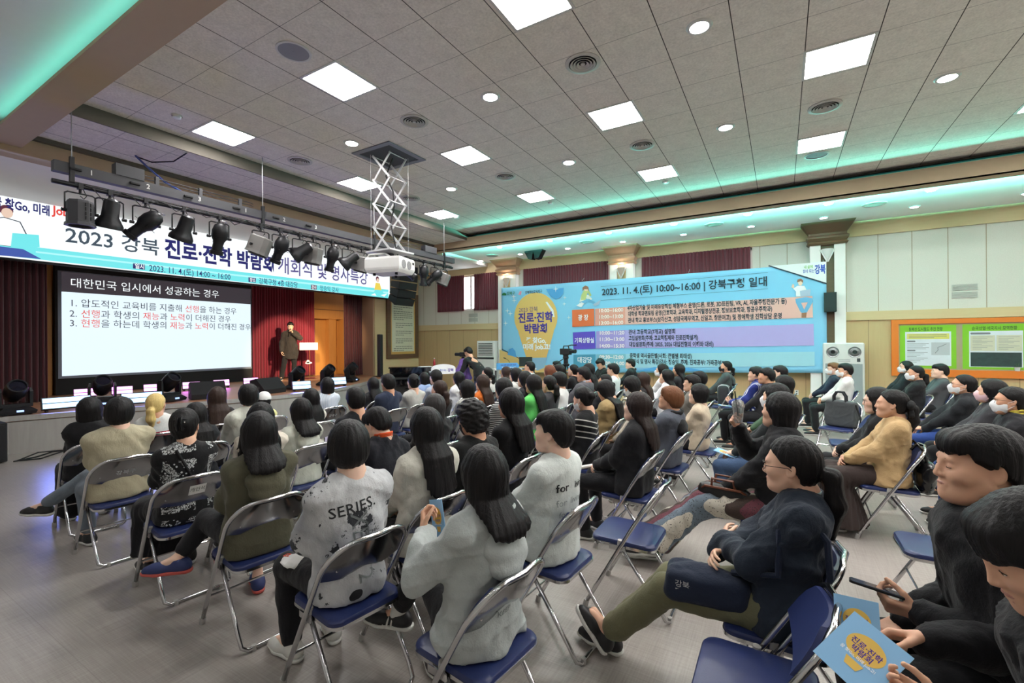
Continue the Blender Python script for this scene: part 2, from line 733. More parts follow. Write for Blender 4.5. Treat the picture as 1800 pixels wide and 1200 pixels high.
def seated_joints(k, sp):
    f = sp['sex'] == 'f'
    o = V3(0, 0, 0.44)
    J = {}
    L = math.radians(sp.get('lean', 9))
    side = math.radians(sp.get('side', 0))
    up = unit(V3(-math.sin(L), math.sin(side), math.cos(L)))
    up2 = unit(V3(-math.sin(L * 0.7), math.sin(side), math.cos(L * 0.7)))
    pel = o + V3(-0.05, 0, 0.10) * k
    if sp.get('slouch'):
        pel = pel + V3(sp['slouch'], 0, 0)
    J['pel'] = pel
    J['up'] = up
    J['waist'] = pel + up * 0.15 * k
    J['chest'] = J['waist'] + up2 * 0.20 * k
    J['neckb'] = J['chest'] + up2 * 0.165 * k + V3(0.006, 0, 0) * k
    sw = (0.150 if f else 0.172) * sp.get('wide', 1.0)
    shz = J['neckb'] - up2 * 0.066 * k
    for s, n in ((1, 'L'), (-1, 'R')):
        J['sh' + n] = shz + V3(0, s * sw, 0) * k
        J['hip' + n] = pel + V3(0.02, s * 0.085, -0.01) * k
    sp_l, sp_r = sp.get('splay', (0.13, 0.13))
    tl = 0.43 * k
    for s, n, w in ((1, 'L', sp_l), (-1, 'R', sp_r)):
        h = J['hip' + n]
        kz = max(0.445 + 0.045 * k, 0.47)
        kn = V3(h[0] + tl * 0.97, s * w, kz)
        an = V3(kn[0] - 0.03 + sp.get('footx', 0.0), s * w * 0.95, 0.085)
        J['kn' + n], J['an' + n] = kn, an
        J['ft' + n] = an + V3(0.135, s * 0.03, -0.045)
    hy, hp, hr = sp.get('head', (0, 0, 0))
    R = rotm('Z', hy) @ rotm('Y', hp) @ rotm('X', hr)
    J['hR'] = R
    J['head'] = J['neckb'] + (V3(0.026, 0, 0.042) + R @ V3(0.012, 0, 0.084)) * (0.6 + 0.4 * k)
    for n, v in sp.get('J', {}).items():
        J[n] = V3(*v)
    pose = sp.get('arms', ('lap', 'lap'))
    for s, n, ps in ((1, 'L', pose[0]), (-1, 'R', pose[1])):
        if isinstance(ps, str):
            w, pole, fd, pd, curl = ARM[ps]
            w = o + V3(w[0] + sp.get('slouch', 0), w[1] * s, w[2]) * k
            pole = V3(pole[0], pole[1] * s, pole[2])
            fd = V3(fd[0], fd[1] * s, fd[2])
            pd = V3(pd[0], pd[1] * s, pd[2])
            if ps == 'fold' and s < 0:
                w = w + V3(0.03, -0.085, -0.05)
            if ps == 'clasp' and s < 0:
                w = w + V3(0.01, 0, -0.02)
        else:
            w, pole, fd, pd, curl = ps
            w, pole, fd, pd = V3(*w), V3(*pole), V3(*fd), V3(*pd)
        el, w = ik(J['sh' + n], w, 0.285 * k, 0.245 * k, pole)
        J['el' + n], J['wr' + n] = el, w
        J['hd' + n] = (unit(fd), unit(pd - fd * (pd @ fd) / (fd @ fd)), curl)
    return J

def head_field(J, k, sp, F):
    """skull, face, ears and neck, blended into one field"""
    f = sp['sex'] == 'f'
    R, c = J['hR'], J['head']
    s = 0.6 + 0.4 * k
    T = lambda x, y, z: c + R @ (V3(x, y, z) * s)
    RR = R
    fat = sp.get('fat', 1.0)
    F.ell(T(-0.012, 0, 0.030), V3(0.098, 0.077, 0.094) * s, 0.0, rot=RR)
    F.ell(T(0.028, 0, -0.040), V3(0.066, 0.055 * fat, 0.080) * s, 0.05, rot=RR)
    F.cap(T(0.054, 0.016, -0.090), T(0.054, -0.016, -0.090), 0.025 * s * fat, k=0.035)
    F.ell(T(0.074, 0, -0.098), V3(0.020, 0.022, 0.018) * s, 0.03, rot=RR)
    for y in (1, -1):
        F.ell(T(0.058, 0.040 * y * fat, -0.026), V3(0.030, 0.024 * fat, 0.026) * s, 0.025, rot=RR)
        F.cap(T(0.0, 0.050 * y * fat, -0.052), T(0.045, 0.026 * y * fat, -0.090), 0.017 * s * fat, k=0.03)
    F.cap(T(0.083, 0.034, 0.022), T(0.083, -0.034, 0.022), 0.011 * s, k=0.02)
    for y in (1, -1):
        F.ell(T(0.104, 0.032 * y, 0.002), V3(0.016, 0.019, 0.013) * s, 0.014, sub=True, rot=RR)
        F.ell(T(0.0765, 0.033 * y, 0.001), V3(0.0150, 0.0185, 0.0125) * s, 0.006, rot=RR)
    F.cap(T(0.090, 0, 0.014), T(0.1045, 0, -0.030), 0.0075 * s, 0.0115 * s, 0.014)
    for y in (1, -1):
        F.ell(T(0.096, 0.0125 * y, -0.033), V3(0.011, 0.0075, 0.0075) * s, 0.008, rot=RR)
    F.cap(T(0.0885, 0.019, -0.0615), T(0.0885, -0.019, -0.0615), 0.0066 * s, k=0.008)
    F.cap(T(0.0935, 0.009, -0.0605), T(0.0935, -0.009, -0.0605), 0.0062 * s, k=0.006)
    F.cap(T(0.0890, 0.014, -0.0740), T(0.0890, -0.014, -0.0740), 0.0076 * s, k=0.008)
    F.cap(T(0.1010, 0.021, -0.0672), T(0.1010, -0.021, -0.0672), 0.0030 * s, k=0.004, sub=True)
    for y in (1, -1):
        E = R @ rotm('Z', -22 * y) @ rotm('Y', -12)
        F.ell(T(-0.012, 0.080 * y, -0.006), V3(0.019, 0.008, 0.031) * s, 0.006, rot=E)
        F.ell(T(-0.008, 0.088 * y, -0.003), V3(0.010, 0.006, 0.018) * s, 0.006, sub=True, rot=E)
    nb = J['neckb']
    nr = (0.050 if f else 0.057) * s * sp.get('neckw', 1.0)
    F.chain([nb + V3(-0.022, 0, -0.05), nb + V3(-0.012, 0, 0.02), T(-0.020, 0, -0.055)], [nr * 1.25, nr * 1.06, nr], 0.03, 0.02)
    return F

def hand_field(F, w, fd, pd, curl, s, side, thumb_in=0.0):
    """palm, four bent fingers of different length and a thumb leaving the side of the palm"""
    x = unit(fd)
    z = -unit(pd)                # back of the hand
    y = np.cross(z, x) * (1 if side == 'L' else -1)   # towards ... thumb side fixed below
    y = -y
    P = lambda a, b, c: w + (x * a + y * b + z * c) * s
    ys = (0.030, 0.010, -0.010, -0.028)
    for b in ys:
        F.cap(P(0.012, b * 0.62, 0), P(0.082, b, 0.002), 0.0125 * s, 0.0105 * s, 0.012)
    F.cap(P(-0.03, 0, 0), P(0.02, 0, 0), 0.023 * s, 0.022 * s, 0.02, sq=(z, 1.35))
    ln = ((0.042, 0.025, 0.020), (0.046, 0.029, 0.021), (0.042, 0.027, 0.020), (0.033, 0.020, 0.018))
    for i, b in enumerate(ys):
        a = P(0.084, b, 0.002)
        ang = 0.0
        cc = curl * (1 + 0.10 * i)
        for q, l in enumerate(ln[i]):
            ang += cc * (0.95, 1.25, 0.75)[q]
            d = x * math.cos(ang) - z * math.sin(ang) + y * (0.05 * (1.2 - i))
            e = a + unit(d) * l * s
            r0 = (0.0092, 0.0083, 0.0074)[q] * (1 if i < 3 else 0.88)
            F.cap(a, e, r0 * s, (r0 - 0.0009) * s, 0.003 if q == 0 else 0.002)
            a = e
    a = P(0.018, 0.024, -0.006)
    for q, (l, r0) in enumerate(((0.042, 0.0125), (0.031, 0.0100), (0.025, 0.0088))):
        ang = 0.75 - 0.30 * q - 0.2 * curl
        d = x * math.cos(ang) + y * math.sin(ang) - z * (0.25 + 0.55 * curl)
        e = a + unit(d) * l * s
        F.cap(a, e, r0 * s, (r0 - 0.001) * s, 0.010 if q == 0 else 0.003)
        a = e

def torso_prof(J, k, sp, extra=0.0, low=None, flare=0.0):
    """z heights with centres and half sizes following the lean of the spine"""
    f = sp['sex'] == 'f'
    w = sp.get('wide', 1.0)
    pel, wa, ch, nb = J['pel'], J['waist'], J['chest'], J['neckb']
    sh = (J['shL'][2] + J['shR'][2]) / 2
    z0 = pel[2] - 0.085 * k if low is None else low
    zs = [z0, pel[2], wa[2], ch[2], sh - 0.01 * k, sh + 0.030 * k, nb[2] + 0.012 * k]
    cx = [pel[0] + 0.005, pel[0], wa[0] + 0.005, ch[0] + 0.012 * k, nb[0] + 0.005, nb[0], nb[0]]
    cy = [pel[1], pel[1], wa[1], ch[1], nb[1], nb[1], nb[1]]
    rx = [0.125, 0.128, 0.112, 0.118, 0.096, 0.080, 0.055]
    ry = [0.170, 0.172, 0.146, 0.158, 0.158, 0.118, 0.060]
    if f:
        rx = [0.128, 0.130, 0.100, 0.112, 0.086, 0.072, 0.050]
        ry = [0.172, 0.172, 0.132, 0.142, 0.138, 0.104, 0.055]
    rx = [a * k * w ** 0.7 + extra for a in rx]
    ry = [b * k * w + extra for b in ry]
    rx[0] += flare
    ry[0] += flare
    rx[1] += flare
    ry[1] += flare
    rx[2] += flare * 1.2
    ry[2] += flare * 1.2
    return zs, cx, rx, ry, cy

def top_field(J, k, sp, style):
    """shirt, jacket or hoodie: trunk plus sleeves"""
    loose = {'tee': 0.012, 'long': 0.012, 'hoodie': 0.026, 'jacket': 0.024, 'knit': 0.016, 'vest': 0.010}[style]
    loose *= sp.get('loose', 1.0)
    F = Field()
    low = J['pel'][2] - (0.085 if sp.get('hem') is None else sp['hem']) * k
    low = max(low, 0.452) if not sp.get('standing') else low
    zs, cx, rx, ry, cy = torso_prof(J, k, sp, loose, low, flare=loose * 0.35)
    F.prof(zs, cx, rx, ry, 0.0, cy=cy, power=2.2)
    sl = sp.get('sleeve', 0.45 if style == 'tee' else (0.1 if style == 'vest' else 1.0))
    for n in 'LR':
        S, E, W = J['sh' + n], J['el' + n], J['wr' + n]
        r0, r1, r2 = 0.052 * k + loose * 0.7, 0.043 * k + loose * 0.95, 0.032 * k + loose * 0.7
        mid = S * 0.5 + E * 0.5
        inner = V3(J['neckb'][0], J['neckb'][1] + (S[1] - J['neckb'][1]) * 0.35, J['neckb'][2] - 0.030 * k)
        S = S + V3(0, -0.012 * np.sign(S[1]), -0.006)
        F.cap(inner, S, 0.040 * k + loose * 0.5, r0 * 0.84, 0.07)
        if sl < 1:
            e = S + (E - S) * min(sl * 1.9, 1.0)
            F.cap(S, e, r0 * 0.86, r1 * 1.12 + 0.006, 0.05)
        else:
            w2 = E + (W - E) * 0.94
            F.cap(S, E, r0 * 0.86, r1, 0.05)
            F.cap(E, w2, r1, r2, 0.025)
    cf = 1.0 if style in ('tee', 'long') else 1.6
    F.disp = folds(0.0078 * cf, 18 if style == 'hoodie' else 24, sp['seed'])
    # neck opening
    nb = J['neckb']
    up = unit(J['head'] - nb)
    if style in ('tee', 'long', 'knit', 'vest'):
        c = nb + V3(0.030, 0, 0.048)
        F.cut(lambda P, c=c: (0.066 * k * sp.get('neckhole', 1.0)) - np.linalg.norm((P - c.astype(np.float32)) * np.array([1, 1, 0.9], np.float32), axis=1), 0.008)
    F.plane((0, 0, low), (0, 0, -1), 0.01)
    return F

def collar_field(J, k, kind):
    F = Field()
    nb = J['neckb']
    n = 14
    if kind == 'hood':
        # thick roll round the neck and a sagging hood down the back
        for i in range(n):
            a0, a1 = 2 * math.pi * i / n, 2 * math.pi * (i + 1) / n
            q = []
            for a in (a0, a1):
                bk = 0.5 - 0.5 * math.cos(a)
                q.append((nb + V3(0.082 * math.cos(a) - 0.012, 0.080 * math.sin(a), 0.022 * bk - 0.014), (0.016 + 0.004 * bk) * k))
            F.cap(q[0][0], q[1][0], q[0][1], q[1][1], 0.025)
        F.ell(nb + V3(-0.092, 0, -0.120) * k, V3(0.044, 0.115, 0.075) * k, 0.05)
        F.ell(nb + V3(-0.118, 0, -0.185) * k, V3(0.048, 0.098, 0.080) * k, 0.05)
        F.ell(nb + V3(-0.070, 0, 0.045) * k, V3(0.040, 0.060, 0.045) * k, 0.03, sub=True)
        F.disp = folds(0.006, 30, 5)
    else:
        h = {'shirt': 0.032, 'stand': 0.056, 'crew': 0.012}[kind]
        r = {'shirt': 0.064, 'stand': 0.071, 'crew': 0.064}[kind]
        th = {'shirt': 0.010, 'stand': 0.010, 'crew': 0.008}[kind]
        for i in range(n):
            a0, a1 = 2 * math.pi * i / n, 2 * math.pi * (i + 1) / n
            p = [nb + V3(r * 1.02 * math.cos(a) + 0.004, r * math.sin(a), -0.014 * math.cos(a)) * k for a in (a0, a1)]
            F.cap(p[0], p[1], th, k=0.004)
            u = V3(-0.008, 0, h) * k
            F.cap(p[0] + u, p[1] + u, th, k=0.004)
            F.cap(p[0] + u / 2, p[1] + u / 2, th, k=0.004)
        F.cut(lambda P: 0.050 * k - np.hypot(P[:, 0] - nb[0] - 0.004, P[:, 1] - nb[1]).astype(np.float32), 0.003)
    return F

def legs_field(J, k, sp):
    F = Field()
    w = sp.get('wide', 1.0)
    pel = J['pel']
    lo = sp.get('legloose', 0.006)
    st = sp.get('standing')
    if st:
        zs = [pel[2] - 0.10, pel[2] - 0.04, pel[2] + 0.10]
        F.prof(zs, [pel[0]] * 3, [0.112, 0.118, 0.108], [0.160, 0.168, 0.150], 0.0, cy=[pel[1]] * 3)
    else:
        F.ell(pel + V3(-0.005, 0, -0.022) * k, V3(0.140, 0.170 * w, 0.092) * k, 0.0)
    if sp.get('legs') == 'longskirt':
        for n in 'LR':
            F.cap(J['hip' + n], J['kn' + n], 0.100 * k, 0.085, 0.06)
            F.cap(J['kn' + n], J['kn' + n] + (J['an' + n] - J['kn' + n]) * 0.86, 0.085, 0.120, 0.05)
        F.disp = folds(0.010, 24, sp['seed'] + 3)
        e_ = (J['anL'] + J['anR']) / 2 - (J['knL'] + J['knR']) / 2
        F.plane((J['anL'] + J['anR']) / 2 - e_ * 0.10, e_, 0.02)
        F.cut(lambda P: 0.012 - P[:, 2], 0.01)
        return F
    if sp.get('legs') == 'skirt':
        hem = sp.get('skirt_hem', 0.25)
        kl, kr = J['knL'], J['knR']
        F.cap(pel + V3(0.02, 0.05, -0.01), kl, 0.105 * k, 0.085, 0.06)
        F.cap(pel + V3(0.02, -0.05, -0.01), kr, 0.105 * k, 0.085, 0.06)
        km = (kl + kr) / 2
        am = (J['anL'] + J['anR']) / 2
        wy = abs(kl[1] - kr[1]) / 2
        fu = sp.get('full', 1.0)
        zs = [hem - 0.03, (hem + km[2]) / 2, km[2] - 0.02, km[2] + 0.05]
        F.prof(zs, [am[0] * 0.6 + km[0] * 0.4 - 0.04 - 0.10 * (fu - 1), km[0] - 0.035 - 0.04 * (fu - 1), km[0] - 0.03, km[0] - 0.04], [0.13 * fu, 0.115 * fu, 0.10, 0.07], [wy + 0.105 * fu, wy + 0.10, wy + 0.085, wy + 0.06], 0.05, cy=[km[1]] * 4)
        F.disp = lambda P: (0.007 * np.sin(np.arctan2(P[:, 1], P[:, 0] - 0.25) * 26) * np.clip((0.56 - P[:, 2]) * 6, 0.1, 1)).astype(np.float32)
        F.plane((0, 0, hem), (0, 0, -1), 0.01)
        return F
    for n in 'LR':
        h, kn, an = J['hip' + n], J['kn' + n], J['an' + n]
        F.cap(h + (kn - h) * 0.05, kn, 0.088 * k * w ** .5 + lo, 0.060 * k + lo, 0.045)
        hem = sp.get('pant_hem', 0.94)
        e = kn + (an - kn) * hem
        F.cap(kn, e, 0.058 * k + lo, (0.044 * k + lo * 1.6) if sp.get('tight') is None else 0.042, 0.02)
        d = unit(an - kn)
        F.grow(e, 0.05)
    F.disp = folds(0.0048, 30, sp['seed'] + 3)
    return F

def shoe_geo(an, ft, style, vox):
    """upper and sole of one shoe, toe pointing from the ankle to ft"""
    d = ft - an
    x = unit(V3(d[0], d[1], 0)) if abs(d[2]) < 0.09 else unit(d + V3(0, 0, 0.045))
    zup = V3(0, 0, 1)
    z = unit(zup - x * (zup @ x))
    y = np.cross(z, x)
    b = an - z * 0.085
    P = lambda a, bb, c: b + x * a + y * bb + z * c
    U = Field()
    U.cap(P(-0.045, 0, 0.045), P(0.12, 0, 0.036), 0.038, 0.034, 0.0)
    U.cap(P(0.09, 0.006, 0.034), P(0.165, 0.004, 0.030), 0.038, 0.028, 0.03)
    U.cap(P(-0.02, 0, 0.06), P(-0.012, 0, 0.085), 0.040, 0.040, 0.03)
    fr = lambda p: ((p - b.astype(np.float32)) @ z.astype(np.float32))
    U.cut(lambda q: 0.022 - fr(q), 0.004)
    U.cut(lambda q: fr(q) - 0.094, 0.006)
    So = Field()
    So.cap(P(-0.05, 0, 0.03), P(0.10, 0, 0.03), 0.041, 0.045, 0.0)
    So.cap(P(0.10, 0.003, 0.03), P(0.168, 0.003, 0.03), 0.045, 0.034, 0.02)
    So.cut(lambda q: fr(q) - 0.026, 0.003)
    So.cut(lambda q: 0.001 - fr(q), 0.003)
    v1, f1 = U.mesh(vox)
    v2, f2 = So.mesh(vox)
    return join_geo([(v1, f1, 0), (v2, f2, 1)])

def hair_field(J, k, sp):
    R, c = J['hR'], J['head']
    s = 0.6 + 0.4 * k
    T = lambda x, y, z: c + R @ (V3(x, y, z) * s)
    st = sp['hair']
    F = Field()
    thick = {'short': 0.016, 'crop': 0.008, 'bowl': 0.022, 'curly': 0.030, 'bob': 0.015, 'long': 0.016, 'pony': 0.010, 'bun': 0.010, 'clip': 0.011, 'cap': 0.010, 'wavy': 0.026}[st]
    F.ell(T(-0.016, 0, 0.034), V3(0.100 + thick, 0.078 + thick, 0.094 + thick) * s, 0.0, rot=R)
    loc = lambda P: ((P - c.astype(np.float32)) @ R.astype(np.float32)) / np.float32(s)
    lean = sp.get('hairlean', 0.0)
    if st in ('short', 'crop', 'curly', 'bowl', 'cap', 'wavy'):
        F.ell(T(-0.045, 0, -0.02), V3(0.062 + thick, 0.062 + thick, 0.07) * s, 0.04, rot=R)
    if st in ('pony', 'bun', 'clip'):
        F.ell(T(-0.050, 0, -0.025), V3(0.052, 0.060, 0.065) * s, 0.04, rot=R)
    if st in ('short', 'curly', 'bowl', 'wavy'):
        F.cap(T(0.060, 0.035, 0.078), T(0.060, -0.035, 0.078), 0.034 * s, k=0.03)
    if st in ('bob', 'long'):
        tip = sp.get('hairlen', 0.12 if st == 'bob' else 0.36)
        zz = c[2] - tip * s
        hd = J['head']
        nb = J['neckb']
        zt = c[2] + 0.03 * s
        fw = R @ V3(1, 0, 0)
        lf = R @ V3(0, 1, 0)
        o1 = c + fw * (-0.030) * s
        if st == 'bob':
            F.prof([zz, c[2] - 0.06, c[2], zt + 0.02], [o1[0] - 0.004, o1[0], o1[0] + 0.006, o1[0] + 0.012], [0.070 * s, 0.084 * s, 0.090 * s, 0.088 * s], [0.090 * s, 0.099 * s, 0.096 * s, 0.088 * s], 0.03, cy=[o1[1]] * 4)
        else:
            zb = nb[2] - 0.02
            bx = nb[0] - 0.075 * k + sp.get('hairx', -0.022 if sp.get('collar') == 'hood' else 0.0)
            zz = min(zz, zb - 0.07)
            zs = [zz, min(zz + 0.07, zb - 0.03), zb, c[2] - 0.06, c[2], zt + 0.02]
            bl = -0.5 * math.sin(math.radians(sp.get('lean', 9))) / max(math.cos(math.radians(sp.get('lean', 9))), .3)
            F.prof(zs, [bx - 0.050 - bl * (zz - zb), bx - 0.040 - bl * (zs[1] - zb), bx - 0.012, o1[0] - 0.012, o1[0], o1[0] + 0.012],
                   [0.020, 0.030, 0.050, 0.078 * s, 0.088 * s, 0.088 * s], [0.078, 0.104, 0.108, 0.100 * s, 0.096 * s, 0.090 * s], 0.03, cy=[nb[1] + sp.get('hairy', 0.0)] * 2 + [nb[1]] + [o1[1]] * 3)
            if sp.get('front_locks'):
                for y in (1, -1):
                    F.chain([T(0.02, 0.082 * y, -0.02), T(0.03, 0.088 * y, -0.12), nb + V3(0.085, 0.09 * y, -0.10), nb + V3(0.105, 0.085 * y, -0.24)], [0.022, 0.026, 0.026, 0.010], 0.02, 0.02)
    if st == 'pony':
        pz = sp.get('ponyz', 0.0)
        L = sp.get('ponylen', 0.22)
        q = [T(-0.105, 0, pz), T(-0.150, 0.0, pz - 0.02), T(-0.158, 0, pz - 0.02 - L * 0.45), T(-0.140, 0, pz - 0.02 - L)]
        F.chain(q, [0.018, 0.034, 0.040, 0.012], 0.015, 0.02)
    if st == 'bun':
        F.ell(T(-0.125, 0, sp.get('ponyz', 0.02)), V3(0.040, 0.044, 0.044) * s, 0.01, rot=R)
    if st == 'clip':
        F.ell(T(-0.100, 0, 0.04), V3(0.032, 0.045, 0.055) * s, 0.02, rot=R)
    # strands
    fr = {'curly': 16, 'wavy': 15}.get(st, 46)
    am = {'curly': 0.008, 'wavy': 0.006, 'crop': 0.0010, 'cap': 0.0010}.get(st, 0.0015)
    ph = sp['seed'] * 1.7
    if st in ('curly', 'wavy'):
        F.disp = folds(am, 75, sp['seed'], 1.0)
    else:
        def dd(P):
            q = loc(P)
            a = np.arctan2(q[:, 1], q[:, 0] + 0.02)
            return (am * np.sin(a * fr + ph + 2.2 * np.sin(q[:, 2] * 17 + a * 3) + 1.3 * np.sin(a * 9)) + am * 0.9 * np.sin(a * 17 + q[:, 2] * 9)).astype(np.float32)
        F.disp = dd
    # where the face shows
    def face(P):
        q = loc(P)
        x, y, z = q[:, 0], q[:, 1], q[:, 2]
        jag = (0.006 * np.sin(y * 210 + ph + 2 * np.sin(y * 61)) + 0.005 * np.sin(x * 170 + ph)).astype(np.float32)
        ay = np.abs(y)
        if st in ('short', 'crop', 'wavy', 'curly'):
            # straight hair line: forehead, sideburn, round the ear, nape
            line = np.interp(x, [-0.12, -0.075, -0.045, -0.015, 0.02, 0.035, 0.055, 0.09, 0.13], [-0.080, -0.066, -0.022, 0.020, 0.012, 0.030, 0.052, 0.050 - (0.012 if st != 'crop' else -0.012), 0.05])
            return line - z + jag
        if st == 'bowl':
            line = np.interp(x, [-0.12, -0.06, -0.02, 0.03, 0.06, 0.10, 0.13], [-0.080, -0.075, -0.030, -0.010, 0.018, 0.026, 0.03])
            return line - z + jag * 0.7
        if st == 'cap':
            line = np.interp(x, [-0.12, -0.06, -0.02, 0.02, 0.13], [-0.085, -0.08, -0.03, 0.0, 0.2])
            return line - z
        if st in ('pony', 'bun', 'clip'):
            line = np.interp(x, [-0.14, -0.07, -0.035, 0.0, 0.025, 0.05, 0.09, 0.13], [-0.40, -0.40, -0.030, 0.012, 0.022, 0.052, 0.090, 0.11])
            return np.where(x < -0.085, -1.0, line - z).astype(np.float32)
        # bob and long: an opening for the face only
        bang = sp.get('bangs', 0)
        top = 0.028 if bang else 0.080
        w = np.interp(z, [-0.5, -0.16, -0.05, 0.0, 0.04, top], [0.2, 0.16, 0.066, 0.066, 0.058, 0.012])
        xx = np.interp(z, [-0.5, -0.13, -0.05, 0.08], [0.03, 0.012, 0.014, 0.030])
        e = np.minimum(np.minimum(x - xx, w - ay), top - z)
        return e
    F.cut(face, 0.006)
    return F

def hair_mat(col):
    key = 'hair_%d_%d_%d' % tuple(int(v * 255) for v in col[:3])
    if key in MATS:
        return MATS[key]
    t = NT(key)
    v = t.mapping(t.coord(), (170, 170, 6))
    f = t.noise(v, 1.0, 4)
    d = tuple(c * 0.55 for c in col[:3]) + (1,)
    u = tuple(min(1, c * 1.7 + 0.003) for c in col[:3]) + (1,)
    t.base(t.mix(f, d, u))
    t.set(Roughness=0.48)
    t.b.inputs['Specular IOR Level'].default_value = 0.22
    t.bump(f, 0.5, 0.006)
    MATS[key] = t.m
    return t.m

def cloth(name, col, rough=0.85, scale=160.0, pattern=None):
    if name in MATS:
        return MATS[name]
    t = NT(name)
    co = t.coord()
    big = t.noise(co, 5.0, 3)
    d = tuple(c * 0.90 for c in col[:3]) + (1,)
    u = tuple(min(1, c * 1.08) for c in col[:3]) + (1,)
    b = t.mix(big, d, u)
    if pattern:
        b = pattern(t, co, b)
    t.base(b)
    t.set(Roughness=rough)
    t.b.inputs['Specular IOR Level'].default_value = 0.25
    t.b.inputs['Sheen Weight'].default_value = 0.08
    h = t.noise(co, scale, 2)
    w = t.noise(t.mapping(co, (14, 14, 9)), 1.0, 4, 0.6)
    t.bump(t.math('ADD', t.math('MULTIPLY', h, 0.12), w), 0.45, 0.02)
    MATS[name] = t.m
    return t.m

SKIN = {}
def skin_mat(i):
    cols = [(228, 186, 160), (218, 172, 144), (236, 200, 178), (206, 158, 130)]
    if i not in SKIN:
        t = NT('skin_tone_%s' % 'abcd'[i])
        c = rgb(*cols[i])
        f = t.noise(t.coord(), 14, 3)
        t.base(t.mix(f, tuple(v * 0.95 for v in c[:3]) + (1,), (min(1, c[0] * 1.06), c[1] * 1.0, c[2] * 0.98, 1)))
        t.set(Roughness=0.5)
        t.b.inputs['Subsurface Weight'].default_value = 0.12
        t.b.inputs['Subsurface Radius'].default_value = (0.02, 0.008, 0.004)
        t.b.inputs['Specular IOR Level'].default_value = 0.35
        t.bump(t.noise(t.coord(), 220, 2), 0.06, 0.002)
        SKIN[i] = t.m
    return SKIN[i]

def face_parts(root, J, k, sp):
    R, c = J['hR'], J['head']
    s = 0.6 + 0.4 * k
    T = lambda x, y, z: Vector(c + R @ (V3(x, y, z) * s))
    dark = plain('eye_dark', rgb(28, 18, 14), 0.15)
    white = plain('eye_white', rgb(225, 218, 212), 0.3)
    gaze = sp.get('gaze', 0.0)
    look_up = 0.35
    if not sp.get('closed'):
        for y in (1, -1):
            mb = MB()
            # almond: white ground, dark iris laid on the ball
            def al(w, h, cx, cz, n=14, mi=0, lift=0.0):
                pts = []
                for i in range(n):
                    a = 2 * math.pi * i / n
                    u = cx + w * math.cos(a)
                    v = cz + h * math.sin(a) * (1 - 0.35 * abs(math.cos(a)) if w > 0.008 else 1)
                    # on the lid ellipsoid
                    xx = 0.0765 + 0.0150 * math.sqrt(max(0.02, 1 - (u / 0.0185) ** 2 - (v / 0.0125) ** 2)) + lift
                    pts.append(T(xx, 0.033 * y + u, 0.001 + v))
                mb.add(pts, [tuple(range(n))], mi)
            al(0.0125, 0.0046, 0, 0, mi=0, lift=0.0010)
            al(0.0046, 0.0044, 0.001 * y, 0.0005, mi=1, lift=0.0016)
            # upper lash line
            mb.tube([T(0.0785 + 0.0150 * math.sqrt(max(0.02, 1 - (u / 0.0185) ** 2)), 0.033 * y + u, 0.0012 + 0.0048 * (1 - (u / 0.0135) ** 2)) for u in (-0.0130, -0.008, 0, 0.008, 0.0130)], 0.0011 * s, 5, 1)
            mb.build('eye', [white, dark], root, smooth=True)
    else:
        mb = MB()
        for y in (1, -1):
            mb.tube([T(0.0785 + 0.0150 * math.sqrt(max(0.02, 1 - (u / 0.0185) ** 2)), 0.033 * y + u, -0.0022 - 0.0018 * (1 - (u / 0.0135) ** 2)) for u in (-0.0135, -0.008, 0, 0.008, 0.0135)], 0.0012 * s, 5)
        mb.build('eyelashes', dark, root, smooth=True)
    hm = plain('eyebrow_dark', rgb(34, 28, 26), 0.8)
    mb = MB()
    for y in (1, -1):
        mb.tube([T(0.0945 - 0.0028 * i * i * 0.55, (0.014 + 0.0105 * i) * y, 0.0235 + 0.0016 * i - 0.0009 * i * i) for i in range(4)], [0.0024 * s, 0.0034 * s, 0.003 * s, 0.0012 * s], 6)
    mb.build('eyebrows', hm, root, smooth=True)
    if not sp.get('mask'):
        lm = plain('lips', rgb(190, 118, 110) if sp['sex'] == 'f' else rgb(184, 128, 116), 0.45)
        F = Field()
        F.cap(T(0.0893, 0.018, -0.0615), T(0.0893, -0.018, -0.0615), 0.0066 * s, k=0.0)
        F.cap(T(0.0943, 0.009, -0.0605), T(0.0943, -0.009, -0.0605), 0.0062 * s, k=0.006)
        F.cap(T(0.0898, 0.014, -0.0740), T(0.0898, -0.014, -0.0740), 0.0076 * s, k=0.004)
        F.cap(T(0.1010, 0.021, -0.0672), T(0.1010, -0.021, -0.0672), 0.0030 * s, k=0.004, sub=True)
        v, q = F.mesh(0.0026)
        o = raw_mesh('lips', v, q, lm)
        o.parent = root
    if sp.get('smile'):
        F = Field()
        F.chain([T(0.076, 0.026, -0.060), T(0.0935, 0.012, -0.0665), T(0.0955, 0, -0.068), T(0.0935, -0.012, -0.0665), T(0.076, -0.026, -0.060)], [0.0026 * s, 0.004 * s, 0.0046 * s, 0.004 * s, 0.0026 * s], 0.002)
        v, q = F.mesh(0.002)
        o = raw_mesh('teeth', v, q, plain('tooth_white', rgb(236, 230, 222), 0.3))
        o.parent = root

